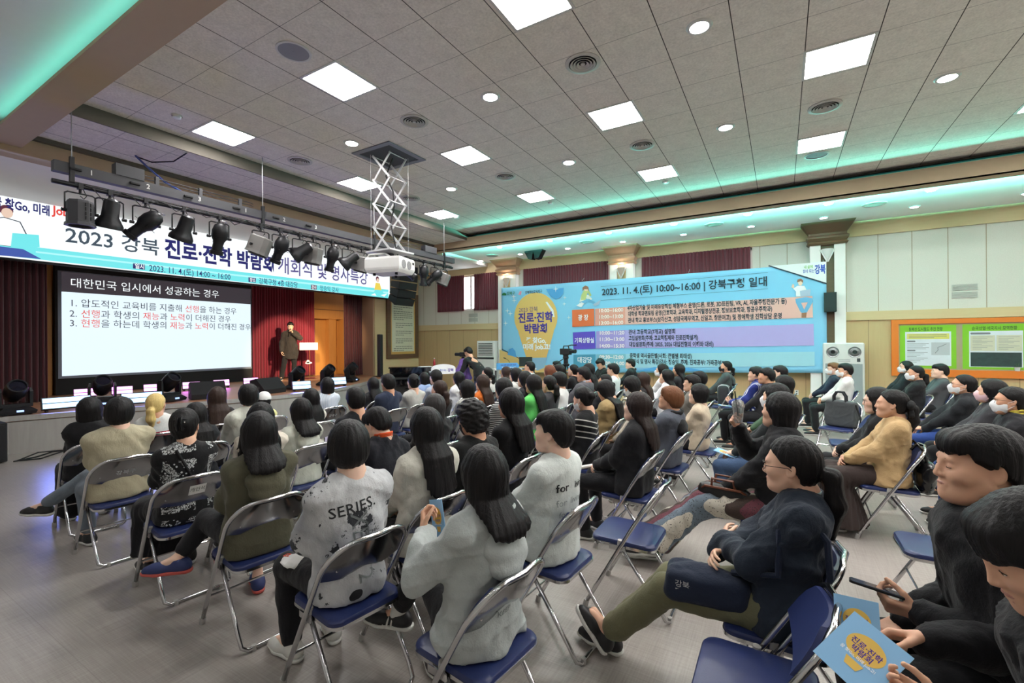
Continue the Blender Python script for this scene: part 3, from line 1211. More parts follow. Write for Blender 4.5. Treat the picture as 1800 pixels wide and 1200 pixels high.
def add_mask(root, J, k, col, vox):
    R, c = J['hR'], J['head']
    s = 0.6 + 0.4 * k
    T = lambda x, y, z: c + R @ (V3(x, y, z) * s)
    F = Field()
    F.ell(T(0.030, 0, -0.042), V3(0.076, 0.073, 0.084) * s, 0.0, rot=R)
    F.cap(T(0.092, 0, -0.006), T(0.104, 0, -0.036), 0.013 * s, 0.020 * s, 0.035)
    F.cap(T(0.100, 0, -0.045), T(0.080, 0, -0.095), 0.022 * s, 0.026 * s, 0.03)
    loc = lambda P: ((P - c.astype(np.float32)) @ R.astype(np.float32)) / np.float32(s)
    def cut(P):
        q = loc(P)
        up = 0.004 - 1.1 * np.abs(q[:, 1]) * 0.35
        return np.maximum(np.maximum(q[:, 2] - up, -0.108 - q[:, 2]), 0.018 - q[:, 0])
    F.cut(cut, 0.004)
    v, f = F.mesh(min(vox, 0.008))
    o = raw_mesh('face_mask', v, f, col)
    o.parent = root
    mb = MB()
    for y in (1, -1):
        for z0, z1 in ((-0.020, 0.012), (-0.080, -0.030)):
            mb.tube([T(0.030, 0.066 * y, z0), T(0.006, 0.081 * y, (z0 + z1) / 2), T(-0.022, 0.086 * y, z1)], 0.0018, 5)
    mb.build('ear_loop', col, o, smooth=True)

def add_glasses(root, J, k, col):
    R, c = J['hR'], J['head']
    s = 0.6 + 0.4 * k
    T = lambda x, y, z: Vector(c + R @ (V3(x, y, z) * s))
    mb = MB()
    for y in (1, -1):
        mb.tube([T(0.106 - 0.006 * abs(math.cos(a)), 0.034 * y + 0.025 * math.cos(a), -0.001 + 0.021 * math.sin(a)) for a in [2 * math.pi * i / 18 for i in range(18)]], 0.0015, 6, closed=True)
        mb.tube([T(0.098, 0.059 * y, 0.006), T(0.08, 0.076 * y, 0.006), T(0.0, 0.083 * y, 0.006), T(-0.018, 0.083 * y, -0.010)], 0.0014, 6)
    mb.tube([T(0.105, 0.010, 0.004), T(0.109, 0, 0.007), T(0.105, -0.010, 0.004)], 0.0014, 6)
    mb.build('glasses', col, root, smooth=True)

def project_text(root, mesh_obj, items, mat, name='lettering'):
    """writing laid on the back of a garment: each vertex is dropped on to the cloth"""
    from mathutils.bvhtree import BVHTree
    me = mesh_obj.data
    bvh = BVHTree.FromPolygons([v.co for v in me.vertices], [tuple(p.vertices) for p in me.polygons])
    mb = MB()
    for s, size, y0, z0, ang, bold, sp_ in items:
        V, Fc = text_geo(s, size, bold, 'CENTER', spacing=sp_)
        ca, sa = math.cos(math.radians(ang)), math.sin(math.radians(ang))
        out = []
        for p in V:
            a, b = p[0] * ca - p[1] * sa, p[0] * sa + p[1] * ca
            # seen from behind: text runs from the wearer's left (+y) to right (-y)
            h = bvh.ray_cast(Vector((-1.2, y0 - a, z0 + b)), Vector((1, 0, 0)))
            out.append(None if h[0] is None else (h[0].x - 0.0022, y0 - a, z0 + b))
        Fc = [f_ for f_ in Fc if all(out[i] is not None for i in f_)]
        mb.add([q or (0, 0, 0) for q in out], Fc)
    o = mb.build(name, mat, mesh_obj)
    return o

def build_person(sp):
    """one sitter or stander: the body is one skinned surface, hair and clothes are its children"""
    random.seed(sp['seed'])
    x, y = sp['at']
    k = sp.get('k', 1.0)
    D = sp.get('D', math.hypot(x, y))
    fine = sp.get('fine', 1.0)
    if D < 2.6:
        vh, vc, vr, vn = 0.0048, 0.0095, 0.0062, 0.0046
    elif D < 4.2:
        vh, vc, vr, vn = 0.0062, 0.0125, 0.0080, 0.0055
    elif D < 6.5:
        vh, vc, vr, vn = 0.0085, 0.0165, 0.0105, 0.0075
    else:
        vh, vc, vr, vn = 0.0110, 0.020, 0.0135, 0.0095
    vh *= fine
    vc *= fine
    vr *= fine
    J = sp['joints'] if 'joints' in sp else seated_joints(k, sp)
    s = 0.6 + 0.4 * k
    bare = sp.get('barelegs')
    # --- body
    H = head_field(J, k, sp, Field())
    v, f = H.mesh(vh)
    parts = [(v, f, 0)]
    B = Field()
    B.chain([J['pel'], J['waist'], J['chest'], J['neckb'] - V3(0, 0, 0.03)], [0.085 * k, 0.075 * k, 0.080 * k, 0.050 * k], 0.03, 0.03)
    B.cap(J['shL'] * 0.9 + J['shR'] * 0.1, J['shR'] * 0.9 + J['shL'] * 0.1, 0.045 * k, k=0.04)
    for n in 'LR':
        B.chain([J['sh' + n], J['el' + n]], [0.034 * k, 0.022 * k], 0.03)
        B.cap(J['el' + n], J['el' + n] * 0.4 + J['wr' + n] * 0.6, 0.022 * k, 0.022 * k, 0.02)
        B.chain([J['hip' + n], J['kn' + n], J['an' + n]], [0.052 * k, 0.036 * k, 0.032 * k], 0.03, 0.02)
        B.cap(J['an' + n], J['ft' + n] + V3(0, 0, 0.012), 0.032, 0.022, 0.02)
    v, f = B.mesh(0.012 if (bare and D < 4) else 0.022)
    parts.append((v, f, 0))
    for n in 'LR':
        Hd = Field()
        E, W = J['el' + n], J['wr' + n]
        a = E + (W - E) * (0.02 if sp.get('sleeve', 1) < 1 or sp.get('top') == 'tee' else 0.55)
        short = sp.get('sleeve', 1) < 1 or sp.get('top') == 'tee'
        if short:
            S = J['sh' + n]
            Hd.cap(S + (E - S) * 0.55, E, 0.043 * k, 0.038 * k, 0.02)
            Hd.cap(E, E + (W - E) * 0.35, 0.039 * k, 0.038 * k, 0.02)
            Hd.cap(E + (W - E) * 0.35, W, 0.038 * k, 0.025 * k, 0.02, sq=(J['hd' + n][1], 1.2))
        else:
            Hd.cap(a, W, 0.031 * k, 0.025 * k, 0.02)
        fd, pd, curl = J['hd' + n]
        hand_field(Hd, W + fd * 0.012, fd, pd, curl, s * (0.92 if sp['sex'] == 'f' else 1.0), n)
        v, f = Hd.mesh(vn)
        parts.append((v, f, 0))
    V, Fq, mi = join_geo(parts)
    root = raw_mesh('person', V, Fq, skin_mat(sp.get('skin', 0)))
    root.location = (x, y, sp.get('z0', 0.0))
    root.rotation_euler = (0, 0, math.pi + math.radians(sp.get('yaw', 0)))
    tag(root, sp['label'], 'person', sp.get('group', 'seated audience'))
    def kid(F, name, mat, vox, par=root):
        v, f = F.mesh(vox)
        if len(v) == 0:
            return None
        o = raw_mesh(name, v, f, mat)
        o.parent = par
        return o
    # --- clothes
    st = sp.get('top', 'long')
    nm = {'tee': 't_shirt', 'long': 'shirt', 'hoodie': 'hoodie', 'jacket': 'jacket', 'knit': 'sweater', 'vest': 'vest'}[st]
    topo = kid(top_field(J, k, sp, st), sp.get('topname', nm), sp['topmat'], vc)
    if sp.get('collar'):
        cn = {'hood': 'hood', 'shirt': 'collar', 'stand': 'collar', 'crew': 'neckband'}[sp['collar']]
        kid(collar_field(J, k, sp['collar']), cn, sp.get('collarmat', sp['topmat']), min(vc, 0.011 if D < 4.2 else 0.014), topo)
    lname = 'skirt' if sp.get('legs') in ('skirt', 'longskirt') else 'trousers'
    kid(legs_field(J, k, sp), lname, sp['legmat'], vc * 1.05)
    # --- shoes
    if sp.get('shoes', True):
        for n in 'LR':
            V, Fq, mi = shoe_geo(J['an' + n], J['ft' + n], 'sneaker', 0.0075 if D < 4.2 else 0.013)
            o = raw_mesh('shoe', V, Fq, [sp.get('shoemat', MATS['shoe_black']), sp.get('solemat', MATS['sole_white'])], mi=mi)
            o.parent = root
            if sp.get('stripes') and n == 'L':
                an, ft = J['anL'], J['ftL']
                x = unit(ft - an + V3(0, 0, 0.045))
                z = unit(V3(0, 0, 1) - x * x[2])
                y = np.cross(z, x)
                b = an - z * 0.085
                for q in range(3):
                    MB().tube([Vector(b + x * (0.035 + 0.026 * q) + y * 0.040 + z * 0.030), Vector(b + x * (0.020 + 0.026 * q) + y * 0.037 + z * 0.058), Vector(b + x * (0.012 + 0.026 * q) + y * 0.024 + z * 0.074)], 0.0052, 6).build('side_stripe', MATS['sole_white'], o, smooth=True)
                sk = Field()
                sk.cap(an - V3(0, 0, 0.01), an + unit(J['knL'] - an) * 0.07, 0.040, 0.042)
                v_, f_ = sk.mesh(0.008)
                o2 = raw_mesh('sock', v_, f_, MATS['sole_white'])
                o2.parent = root
    # --- hair
    hm = hair_mat(sp.get('haircol', rgb(30, 27, 27)))
    ho = kid(hair_field(J, k, sp), 'hair', hm, vr)
    R, c = J['hR'], J['head']
    if sp['hair'] == 'pony':
        t = Field()
        pz = sp.get('ponyz', 0.0)
        T = lambda a, b, d: c + R @ (V3(a, b, d) * s)
        t.cap(T(-0.108, 0, pz - 0.002), T(-0.128, 0, pz - 0.012), 0.026, 0.026)
        kid(t, 'hair_tie', sp.get('tiemat', MATS['black_cloth']), 0.008, ho)
    if sp['hair'] == 'clip':
        mb = MB()
        T = lambda a, b, d: Vector(c + R @ (V3(a, b, d) * s))
        for q in (1, -1):
            mb.tube([T(-0.125, 0.012 * q, 0.095), T(-0.145, 0.016 * q, 0.05), T(-0.125, 0.014 * q, 0.0)], 0.008, 7)
            for i in range(4):
                mb.tube([T(-0.138, 0.014 * q, 0.08 - 0.022 * i), T(-0.105, 0.040 * q, 0.075 - 0.022 * i)], 0.004, 5)
        mb.build('hair_claw', plain('claw_black', rgb(20, 20, 22), 0.3), ho, smooth=True)
    if sp['hair'] == 'cap':
        T = lambda a, b, d: c + R @ (V3(a, b, d) * s)
        Fc = Field()
        Fc.ell(T(-0.012, 0, 0.040), V3(0.114, 0.094, 0.106) * s, 0.0, rot=R)
        loc = lambda P: ((P - c.astype(np.float32)) @ R.astype(np.float32)) / np.float32(s)
        Fc.cut(lambda P: (0.030 - loc(P)[:, 2] * 1.0 - 0.12 * loc(P)[:, 0]), 0.006)
        Fc.cap(T(0.085, 0.035, 0.040), T(0.165, 0.030, 0.030), 0.016, 0.012, 0.01)
        Fc.cap(T(0.085, -0.035, 0.040), T(0.165, -0.030, 0.030), 0.016, 0.012, 0.01)
        Fc.cap(T(0.165, 0.030, 0.030), T(0.165, -0.030, 0.030), 0.012, 0.012, 0.01)
        Fc.cap(T(0.10, 0.0, 0.036), T(0.165, 0, 0.030), 0.03, 0.012, 0.01, sq=(R @ V3(0, 0, 1), 2.4))
        kid(Fc, 'cap', sp.get('capmat', MATS['black_cloth']), 0.010)
    # --- face
    if sp.get('face'):
        face_parts(root, J, k, sp)
    if sp.get('mask'):
        add_mask(root, J, k, MATS[sp['mask']], vr)
    if sp.get('glasses'):
        add_glasses(root, J, k, MATS['glasses_dark'] if sp['glasses'] == 1 else MATS[sp['glasses']])
    return root, J, topo
# ------------------------------------------------------------------ materials of the room
def m_floor():
    t = NT('vinyl_floor')
    co = t.coord()
    a = t.noise(t.mapping(co, (3, 110, 1)), 1.0, 4, 0.6)
    b = t.noise(t.mapping(co, (110, 3, 1)), 1.0, 4, 0.6)
    c = t.noise(co, 0.8, 3)
    f = t.math('ADD', t.math('MULTIPLY', a, 0.5), t.math('MULTIPLY', b, 0.5))
    col = t.ramp(f, [(0.36, rgb(140, 134, 129)), (0.64, rgb(165, 159, 153))])
    col = t.mix(t.math('MULTIPLY', c, 0.25), col, rgb(160, 150, 142))
    s = t.sep(co)
    # sheet joints every 1.8 m
    j = t.math('LESS_THAN', t.math('ABSOLUTE', t.math('SUBTRACT', t.math('FRACT', t.math('DIVIDE', s[1], 1.83)), 0.5)), 0.0012)
    col = t.mix(t.math('MULTIPLY', j, 0.35), col, rgb(118, 112, 106))
    t.base(col)
    t.set(Roughness=0.32)
    t.b.inputs['Specular IOR Level'].default_value = 0.35
    t.bump(f, 0.06, 0.002)
    return t.m

def m_tile(x0, y0):
    t = NT('mineral_ceiling_tile')
    co = t.coord()
    s = t.sep(co)
    n = t.noise(co, 38, 4, 0.7)
    n2 = t.noise(co, 9, 3)
    col = t.ramp(t.math('ADD', t.math('MULTIPLY', n, 0.7), t.math('MULTIPLY', n2, 0.3)), [(0.32, rgb(206, 200, 190)), (0.68, rgb(240, 234, 224))])
    def joint(v, o, wd):
        fr = t.math('FRACT', t.math('DIVIDE', t.math('SUBTRACT', v, o), 0.6))
        return t.math('LESS_THAN', t.math('MINIMUM', fr, t.math('SUBTRACT', 1.0, fr)), wd)
    jx = joint(s[0], x0, 0.0075)
    jy = joint(s[1], y0, 0.0045)
    col = t.mix(jy, col, rgb(140, 136, 130))
    col = t.mix(jx, col, rgb(70, 64, 60))
    t.base(col)
    t.set(Roughness=0.95)
    t.b.inputs['Specular IOR Level'].default_value = 0.1
    t.bump(n, 0.25, 0.004)
    return t.m

def m_wood(name, c0, c1, vert=True, joint=None, axis=0, off=0.0):
    t = NT(name)
    co = t.coord()
    sc = (14, 14, 1.2) if vert else (1.2, 1.2, 14)
    f = t.noise(t.mapping(co, sc), 1.5, 5, 0.6)
    col = t.mix(f, c0, c1)
    if joint:
        s = t.sep(co)
        fr = t.math('FRACT', t.math('DIVIDE', t.math('SUBTRACT', s[axis], off), joint))
        j = t.math('LESS_THAN', t.math('MINIMUM', fr, t.math('SUBTRACT', 1.0, fr)), 0.006)
        col = t.mix(j, col, tuple(v * 0.35 for v in c0[:3]) + (1,))
    t.base(col)
    t.set(Roughness=0.45)
    t.b.inputs['Specular IOR Level'].default_value = 0.3
    return t.m

def m_fabric_panel(name, axis, joint, off):
    t = NT(name)
    co = t.coord()
    s = t.sep(co)
    f = t.noise(co, 60, 3)
    col = t.mix(f, rgb(205, 199, 190), rgb(224, 219, 211))
    fr = t.math('FRACT', t.math('DIVIDE', t.math('SUBTRACT', s[axis], off), joint))
    j = t.math('LESS_THAN', t.math('MINIMUM', fr, t.math('SUBTRACT', 1.0, fr)), 0.010)
    col = t.mix(j, col, rgb(150, 128, 100))
    t.base(col)
    t.set(Roughness=0.9)
    t.bump(f, 0.2, 0.003)
    return t.m

def m_curtain(name, c0, c1):
    t = NT(name)
    co = t.coord()
    f = t.noise(t.mapping(co, (40, 40, 3)), 1.0, 3)
    t.base(t.mix(f, c0, c1))
    t.set(Roughness=0.75)
    t.b.inputs['Sheen Weight'].default_value = 0.3
    t.bump(t.noise(co, 140, 2), 0.2, 0.003)
    return t.m

M = {}
M['floor'] = m_floor()
M['tile'] = m_tile(-6.975, 3.135)
M['wood_low'] = m_wood('wood_wainscot', rgb(188, 156, 116), rgb(202, 172, 130), True, 0.60, 0, 1.70)
M['wood_trim'] = m_wood('wood_trim', rgb(204, 178, 138), rgb(216, 190, 150), False)
M['wood_stage'] = m_wood('wood_stage_wall', rgb(176, 122, 66), rgb(198, 142, 80), True)
M['wood_jamb'] = m_wood('wood_jamb', rgb(172, 136, 112), rgb(186, 150, 124), True)
M['wood_brown'] = m_wood('wood_brown', rgb(92, 66, 50), rgb(112, 82, 62), False)
M['panel_x'] = m_fabric_panel('fabric_wall_panel', 0, 0.583, 1.30)
M['paint_white'] = plain('soffit_white', rgb(240, 238, 236), 0.85, var=0.02)
M['beam'] = plain('beam_beige', rgb(182, 160, 134), 0.8, var=0.03)
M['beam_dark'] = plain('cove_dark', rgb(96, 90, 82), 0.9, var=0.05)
M['grey_wall'] = plain('grey_paint', rgb(170, 166, 160), 0.85, var=0.03)
M['curtain'] = m_curtain('curtain_velvet', rgb(84, 14, 32), rgb(112, 24, 44))
M['curtain_stage'] = m_curtain('stage_velvet', rgb(110, 10, 36), rgb(138, 20, 48))
M['curtain_dark'] = m_curtain('stage_velvet_dark', rgb(58, 12, 22), rgb(80, 18, 30))
M['stage_top'] = m_wood('stage_boards', rgb(168, 120, 92), rgb(186, 138, 106), False)
M['stage_face'] = m_wood('stage_laminate', rgb(150, 146, 142), rgb(172, 168, 163), True)
M['black_metal'] = plain('black_metal', rgb(30, 30, 33), 0.45, 0.4, var=0.1)
M['black_matte'] = plain('black_matte', rgb(26, 26, 28), 0.8, var=0.1)
M['dark_grey'] = plain('dark_grey', rgb(62, 62, 66), 0.6, var=0.06)
M['white_plastic'] = plain('white_plastic', rgb(222, 222, 220), 0.4, var=0.02)
M['slot_black'] = plain('slot_black', (0.003, 0.003, 0.003, 1), 1.0, spec=0.0)  # black stands in for shade, hides the glow inside the slot
M['cable'] = plain('cable_black', rgb(18, 18, 20), 0.6)

# ------------------------------------------------------------------ shell
def slab(name, lo, hi, mat, kind=True):
    o = MB().bbox(lo, hi).build(name, mat)
    if kind:
        struct(o)
    return o

slab('floor', (-14.2, -1.6, -0.12), (11.2, 13.2, 0.0), M['floor'])
slab('ceiling', (-7.30, 1.2, ZC), (11.2, 10.9, ZC + 0.12), M['tile'])
slab('wall_rear', (11.0, -1.6, 0), (11.2, 13.2, 4.8), M['grey_wall'])
slab('wall_left', (-14.2, -1.75, 0), (11.2, -1.55, 4.8), M['grey_wall'])
slab('wall_stage', (-14.4, -1.6, 0), (-14.2, 13.2, 4.9), M['wood_stage'])
# lower tile field over the front of the hall, a step down
mb = MB()
mb.bbox((-8.42, 1.2, 4.455), (-7.30, 10.2, 4.56))
struct(mb.build('ceiling_front_field', M['tile']))
mb = MB()
mb.bbox((-7.31, 1.2, 4.455), (-7.285, 10.05, 4.70))
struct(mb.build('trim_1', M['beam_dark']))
# the beam across the stage side
mb = MB()
mb.bbox((-8.56, 1.2, 4.21), (-8.50, 10.4, 4.40), 0)
mb.bbox((-8.80, 1.2, 4.19), (-8.50, 10.4, 4.215), 0)
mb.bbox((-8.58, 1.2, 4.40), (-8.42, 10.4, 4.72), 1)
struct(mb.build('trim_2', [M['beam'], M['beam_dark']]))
slab('ceiling_stage', (-14.2, -1.6, 4.28), (-8.62, 13.2, 4.40), M['paint_white'])
# right aisle: beam with a slot for its light strip, white soffit behind
mb = MB()
mb.bbox((-8.5, 9.955, 4.265), (11.0, 10.00, 4.525), 0)          # beige face and lower lip of the slot
mb.bbox((-8.5, 9.955, 4.265), (11.0, 10.24, 4.28), 0)           # underside
mb.bbox((-8.5, 10.235, 4.265), (11.0, 10.245, 4.2975), 0)  # unseen back lip, added to keep the strip's light off the wall
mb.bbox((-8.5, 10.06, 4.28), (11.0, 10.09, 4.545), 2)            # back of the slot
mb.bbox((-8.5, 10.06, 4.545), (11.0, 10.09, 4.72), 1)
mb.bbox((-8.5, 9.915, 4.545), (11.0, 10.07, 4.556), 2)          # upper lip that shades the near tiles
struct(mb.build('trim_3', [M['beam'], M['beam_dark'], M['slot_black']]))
slab('ceiling_right', (-8.8, 10.09, 4.40), (11.0, 13.0, 4.50), M['paint_white'])
mb = MB()
mb.bbox((-8.5, 1.53, 4.265), (11.0, 1.85, 4.30), 0)
mb.bbox((-8.5, 1.81, 4.30), (11.0, 1.85, 4.72), 0)
struct(mb.build('trim_4', [M['beam']]))
slab('ceiling_left', (-8.62, -1.6, 4.43), (11.0, 1.82, 4.53), M['paint_white'])

# right wall: wainscot, trim band, fabric panels, top band, piers, window openings
struct(MB().bbox((-11.8, 13.0, 0), (11.2, 13.2, 2.14)).build('wall_right', M['wood_low']))
struct(MB().bbox((-11.8, 12.96, 2.14), (11.0, 13.2, 2.34)).build('trim_5', M['wood_trim']))
struct(MB().bbox((-11.8, 12.96, 4.06), (11.0, 13.2, 4.43)).build('trim_6', M['wood_trim']))
mb = MB()
WX = [(-10.75, -8.15), (-7.2, -4.35), (-3.40, -0.62)]
mb.bbox((-11.8, 13.0, 2.34), (11.2, 13.2, 2.82))
xs = [-11.8]
for a, b in WX:
    xs += [a, b]
xs += [11.2]
for i in range(0, len(xs), 2):
    mb.bbox((xs[i], 13.0, 2.82), (xs[i + 1], 13.2, 4.06))
struct(mb.build('wall_right_upper', M['panel_x']))
slab('baseboard_right', (-11.8, 12.975, 0), (11.0, 13.0, 0.09), M['wood_trim'])
for i, (a, b) in enumerate(WX):
    e = empty('window_%d' % (i + 1), ((a + b) / 2, 13.1, 2.82))
    struct(e)
    mb = MB()
    L, H = b - a, 1.24
    for s in (-1, 1):
        mb.box((s * (L / 2 - 0.03), 0, H / 2), (0.06, 0.08, H))
    mb.box((0, 0, 0.03), (L, 0.08, 0.06))
    mb.box((0, 0, H - 0.03), (L, 0.08, 0.06))
    mb.box((0.05, 0, H / 2), (0.06, 0.06, H))
    mb.build('window_frame', M['white_plastic'], e)
    g = MB().box((0, 0.02, H / 2), (L - 0.1, 0.006, H - 0.1)).build('window_pane', glow('daylight_glass', (0.93, 0.97, 1.0, 1), 5.0), e)

# curtains: real pleats
def curtain(name, x0, x1, y, z0, z1, mat, amp=0.035, n=None, axis='x', gather=0.0, seed=0):
    rs = random.Random(seed)
    L = abs(x1 - x0)
    n = n or int(L / 0.085)
    N = n * 8
    ph = [rs.uniform(-0.5, 0.5) for _ in range(n + 2)]
    zs = [z1, z1 - 0.05, z0 + (z1 - z0) * 0.6, z0 + (z1 - z0) * 0.3, z0 + 0.12, z0]
    V, Fc = [], []
    for zi, z in enumerate(zs):
        tt = zi / (len(zs) - 1)
        for i in range(N + 1):
            u = i / N
            q = u * n
            k = int(q)
            a = amp * (0.65 + 0.5 * tt) * math.sin(2 * math.pi * q + ph[min(k, n)] * 0.8)
            a += amp * 0.3 * math.sin(2 * math.pi * q * 0.37 + 3 * tt + seed)
            x = x0 + (x1 - x0) * u
            if gather:
                x += gather * (x0 + x1 - 2 * x) * (0.5 if zi in (4,) else 0.0)
            V.append((x, y + a, z) if axis == 'x' else (y + a, x, z))
    for r in range(len(zs) - 1):
        for i in range(N):
            Fc.append((r * (N + 1) + i, r * (N + 1) + i + 1, (r + 1) * (N + 1) + i + 1, (r + 1) * (N + 1) + i))
    me = bpy.data.meshes.new(name)
    me.from_pydata(V, [], Fc)
    me.materials.append(mat)
    me.polygons.foreach_set('use_smooth', [True] * len(Fc))
    o = bpy.data.objects.new(name, me)
    COL.objects.link(o)
    s = o.modifiers.new('thickness', 'SOLIDIFY')
    s.thickness = 0.008
    return o
CUR = [(-10.82, -9.60, 'wine red window curtain left of the gap of daylight'), (-9.17, -8.12, 'wine red window curtain right of the gap of daylight'),
       (-7.22, -4.36, 'wine red window curtain above the light bulb end of the banner'), (-3.38, -0.66, 'wine red window curtain above the middle of the long banner')]
for i, (a, b, lb) in enumerate(CUR):
    tag(curtain('window_curtain', a, b, 12.93, 2.80, 4.06, M['curtain'], 0.024, seed=i), lb, 'curtain', 'curtains of the hall windows')

# piers with flared capitals
def pier(x, i):
    e = empty('pillar', (x, 12.9, 0))
    struct(e)
    MB().box((-0.235, 0, 1.98), (0.21, 0.24, 3.96)).box((0.235, 0, 1.98), (0.21, 0.24, 3.96)).build('pillar_face', M['paint_white'], e)
    MB().box((0, 0.03, 1.98), (0.26, 0.18, 3.96)).build('pillar_groove', M['wood_brown'] if i == 2 else M['wood_trim'], e)
    mb = MB()
    def ring(z, w, d):
        return [(-w, -d, z), (w, -d, z), (w, 0.1, z), (-w, 0.1, z)]
    mb.rings([ring(3.90, 0.36, 0.14), ring(3.94, 0.40, 0.17), ring(3.98, 0.36, 0.14), ring(4.05, 0.41, 0.19), ring(4.09, 0.41, 0.19), ring(4.12, 0.37, 0.15), ring(4.17, 0.37, 0.15), ring(4.40, 0.52, 0.36)])
    mb.build('capital', M['wood_brown'] if i == 2 else m_cap, e)
m_cap = M['wood_jamb']
SC_LAB = ['cone wall sconce nearest the stage, lit on the first pillar', 'cone wall sconce lit on the middle pillar above the banner', 'unlit cone wall sconce on the pillar at the right end of the banner']
for i, x in enumerate((-7.75, -3.92, 0.93)):
    pier(x, i)
    s = empty('wall_sconce', (x, 12.775, 3.50), 0, SC_LAB[i], 'wall lamp', 'cone sconces on the pillars')
    mb = MB()
    rings = []
    for z, r, o in ((0, 0.006, 0.0), (0.10, 0.055, 0.0), (0.24, 0.11, 0.0), (0.30, 0.115, 0)):
        rings.append([(r * math.cos(a), -r * 0.8 * math.sin(a), z) for a in [math.pi * q / 10 for q in range(11)]])
    mb.rings(rings)
    mb.build('shade', glow('sconce_glass', (1.0, 0.86, 0.66, 1), 0.35) if i < 2 else M['white_plastic'], s, smooth=True)
    MB().prism([(-0.15, 0.29), (-0.10, 0.29), (-0.01, 0.02), (-0.02, 0.0)], 'y', -0.03, 0.0).prism([(0.15, 0.29), (0.10, 0.29), (0.01, 0.02), (0.02, 0.0)], 'y', -0.03, 0.0).build('bracket', M['white_plastic'], s)
    if i < 2:
        p = bpy.data.lights.new('sconce_bulb', 'POINT')
        p.energy = 5
        p.color = (1, 0.8, 0.55)
        p.shadow_soft_size = 0.05
        po = bpy.data.objects.new('sconce_bulb', p)
        po.location = (x, 12.70, 3.84)
        COL.objects.link(po)

# stage end of the hall
PX = -11.80
struct(MB().bbox((PX - 0.15, 10.86, 0), (PX, 13.0, 4.36)).build('wall_proscenium_right', M['wood_trim']))
struct(MB().bbox((PX - 1.0, 10.80, 0), (PX - 0.02, 10.95, 4.36)).build('trim_7', M['wood_jamb']))
struct(MB().bbox((PX - 0.15, -1.6, 3.30), (PX, 10.9, 4.36)).build('wall_proscenium_header', M['beam_dark']))
struct(MB().bbox((PX - 0.15, -1.6, 0), (PX, 1.6, 4.36)).build('wall_proscenium_left', M['wood_trim']))
EDGE = [(-10.45, -1.6), (-10.42, 1.0), (-10.34, 2.1), (-9.98, 3.3), (-9.55, 4.6), (-9.28, 5.6), (-9.22, 6.3), (-9.32, 7.1), (-9.62, 8.0), (-10.05, 8.8), (-10.42, 9.4), (-10.6, 10.2), (-10.65, 10.85)]
def offs(d):
    return [(x + d, y) for x, y in EDGE]
struct(MB().prism([(-14.2, -1.6)] + offs(-0.03) + [(-14.2, 10.85)], 'z', 0.0, 0.585).build('stage_floor', M['stage_top']))
struct(MB().prism(offs(-0.03)[::-1] + offs(0.0), 'z', 0.0, 0.50).build('stage_front', M['stage_face']))
struct(MB().prism(offs(-0.05)[::-1] + offs(0.02), 'z', 0.515, 0.593).build('trim_8', M['stage_face']))
# back wall of the stage: stepped wood panels at the right, recessed door
mb = MB()
mb.bbox((-14.2, 9.9, 2.55), (-13.70, 12.0, 4.3), 0)
mb.bbox((-14.2, 9.9, 0.58), (-13.95, 10.55, 2.55), 0)
mb.bbox((-14.2, 10.55, 0.58), (-13.75, 10.85, 2.55), 0)
mb.bbox((-14.2, 10.85, 0.58), (-13.95, 11.05, 2.55), 0)
mb.bbox((-14.2, 11.05, 0.58), (-13.55, 12.0, 2.55), 0)
mb.bbox((-14.0, 9.9, 2.86), (-13.68, 12.0, 2.88), 1)
struct(mb.build('wall_stage_back', [M['wood_stage'], M['wood_brown']]))
struct(MB().bbox((-14.2, 2.6, 0.58), (-13.87, 3.48, 4.3)).build('wall_stage_side', M['wood_stage']))
tag(curtain('stage_curtain', 7.82, 9.97, -13.72, 0.62, 4.1, M['curtain_stage'], 0.05, axis='y', seed=3), 'bright red stage curtain behind the speaker', 'curtain')
tag(curtain('stage_curtain', 10.06, 10.80, -12.35, 0.62, 4.1, M['curtain_dark'], 0.05, axis='y', seed=4), 'dark red curtain drawn aside at the right of the stage', 'curtain')
tag(curtain('stage_curtain', 0.6, 2.98, -12.15, 0.62, 4.1, M['curtain_dark'], 0.05, axis='y', seed=5), 'dark red curtain drawn aside at the left of the stage', 'curtain')
# ------------------------------------------------------------------ writing and drawings, in metres on their own planes
LED_TEXT = [
    ('navy', '꿈 찾Go, 미래', 2.164, 4.082, 0.706, 0.206, 0.03),
    ('red', 'Job고!', 2.916, 4.117, 0.429, 0.222, 0.03),
    ('slate', '2023 강북', 3.076, 3.64, 1.494, 0.374, 0.012),
    ('navy', '진로·진학 박람회', 4.675, 3.627, 2.476, 0.465, 0.035),
    ('violet', '개회식 및 명사특강', 7.261, 3.62, 3.061, 0.494, 0.012),
    ('white', '일시', 4.147, 3.29, 0.157, 0.117, 0.02),
    ('navy', '2023. 11. 4.(토) 14:00 ~ 16:00', 4.394, 3.263, 1.657, 0.181, 0.008),
    ('white', '장소', 6.52, 3.279, 0.145, 0.108, 0.02),
    ('navy', '강북구청 4층 대강당', 6.753, 3.249, 1.086, 0.182, 0.008),
    ('white', '강사', 8.283, 3.263, 0.148, 0.121, 0.02),
    ('navy', '정승익 강사', 8.544, 3.236, 0.652, 0.186, 0.0),
]
LED_POLY = [
    ('cyan', [(1.873, 3.416), (2.69, 3.466), (11.241, 3.513), (11.238, 3.221), (2.253, 3.252), (1.872, 3.247)]),
    ('cyan2', [(2.69, 3.395), (11.24, 3.435), (11.239, 3.377), (2.69, 3.364)]),
    ('navy', [(4.119, 3.388), (4.324, 3.388), (4.324, 3.274), (4.118, 3.276)]),
    ('navy', [(6.492, 3.376), (6.68, 3.376), (6.679, 3.26), (6.492, 3.261)]),
    ('wine', [(8.266, 3.376), (8.451, 3.379), (8.45, 3.247), (8.265, 3.246)]),
]
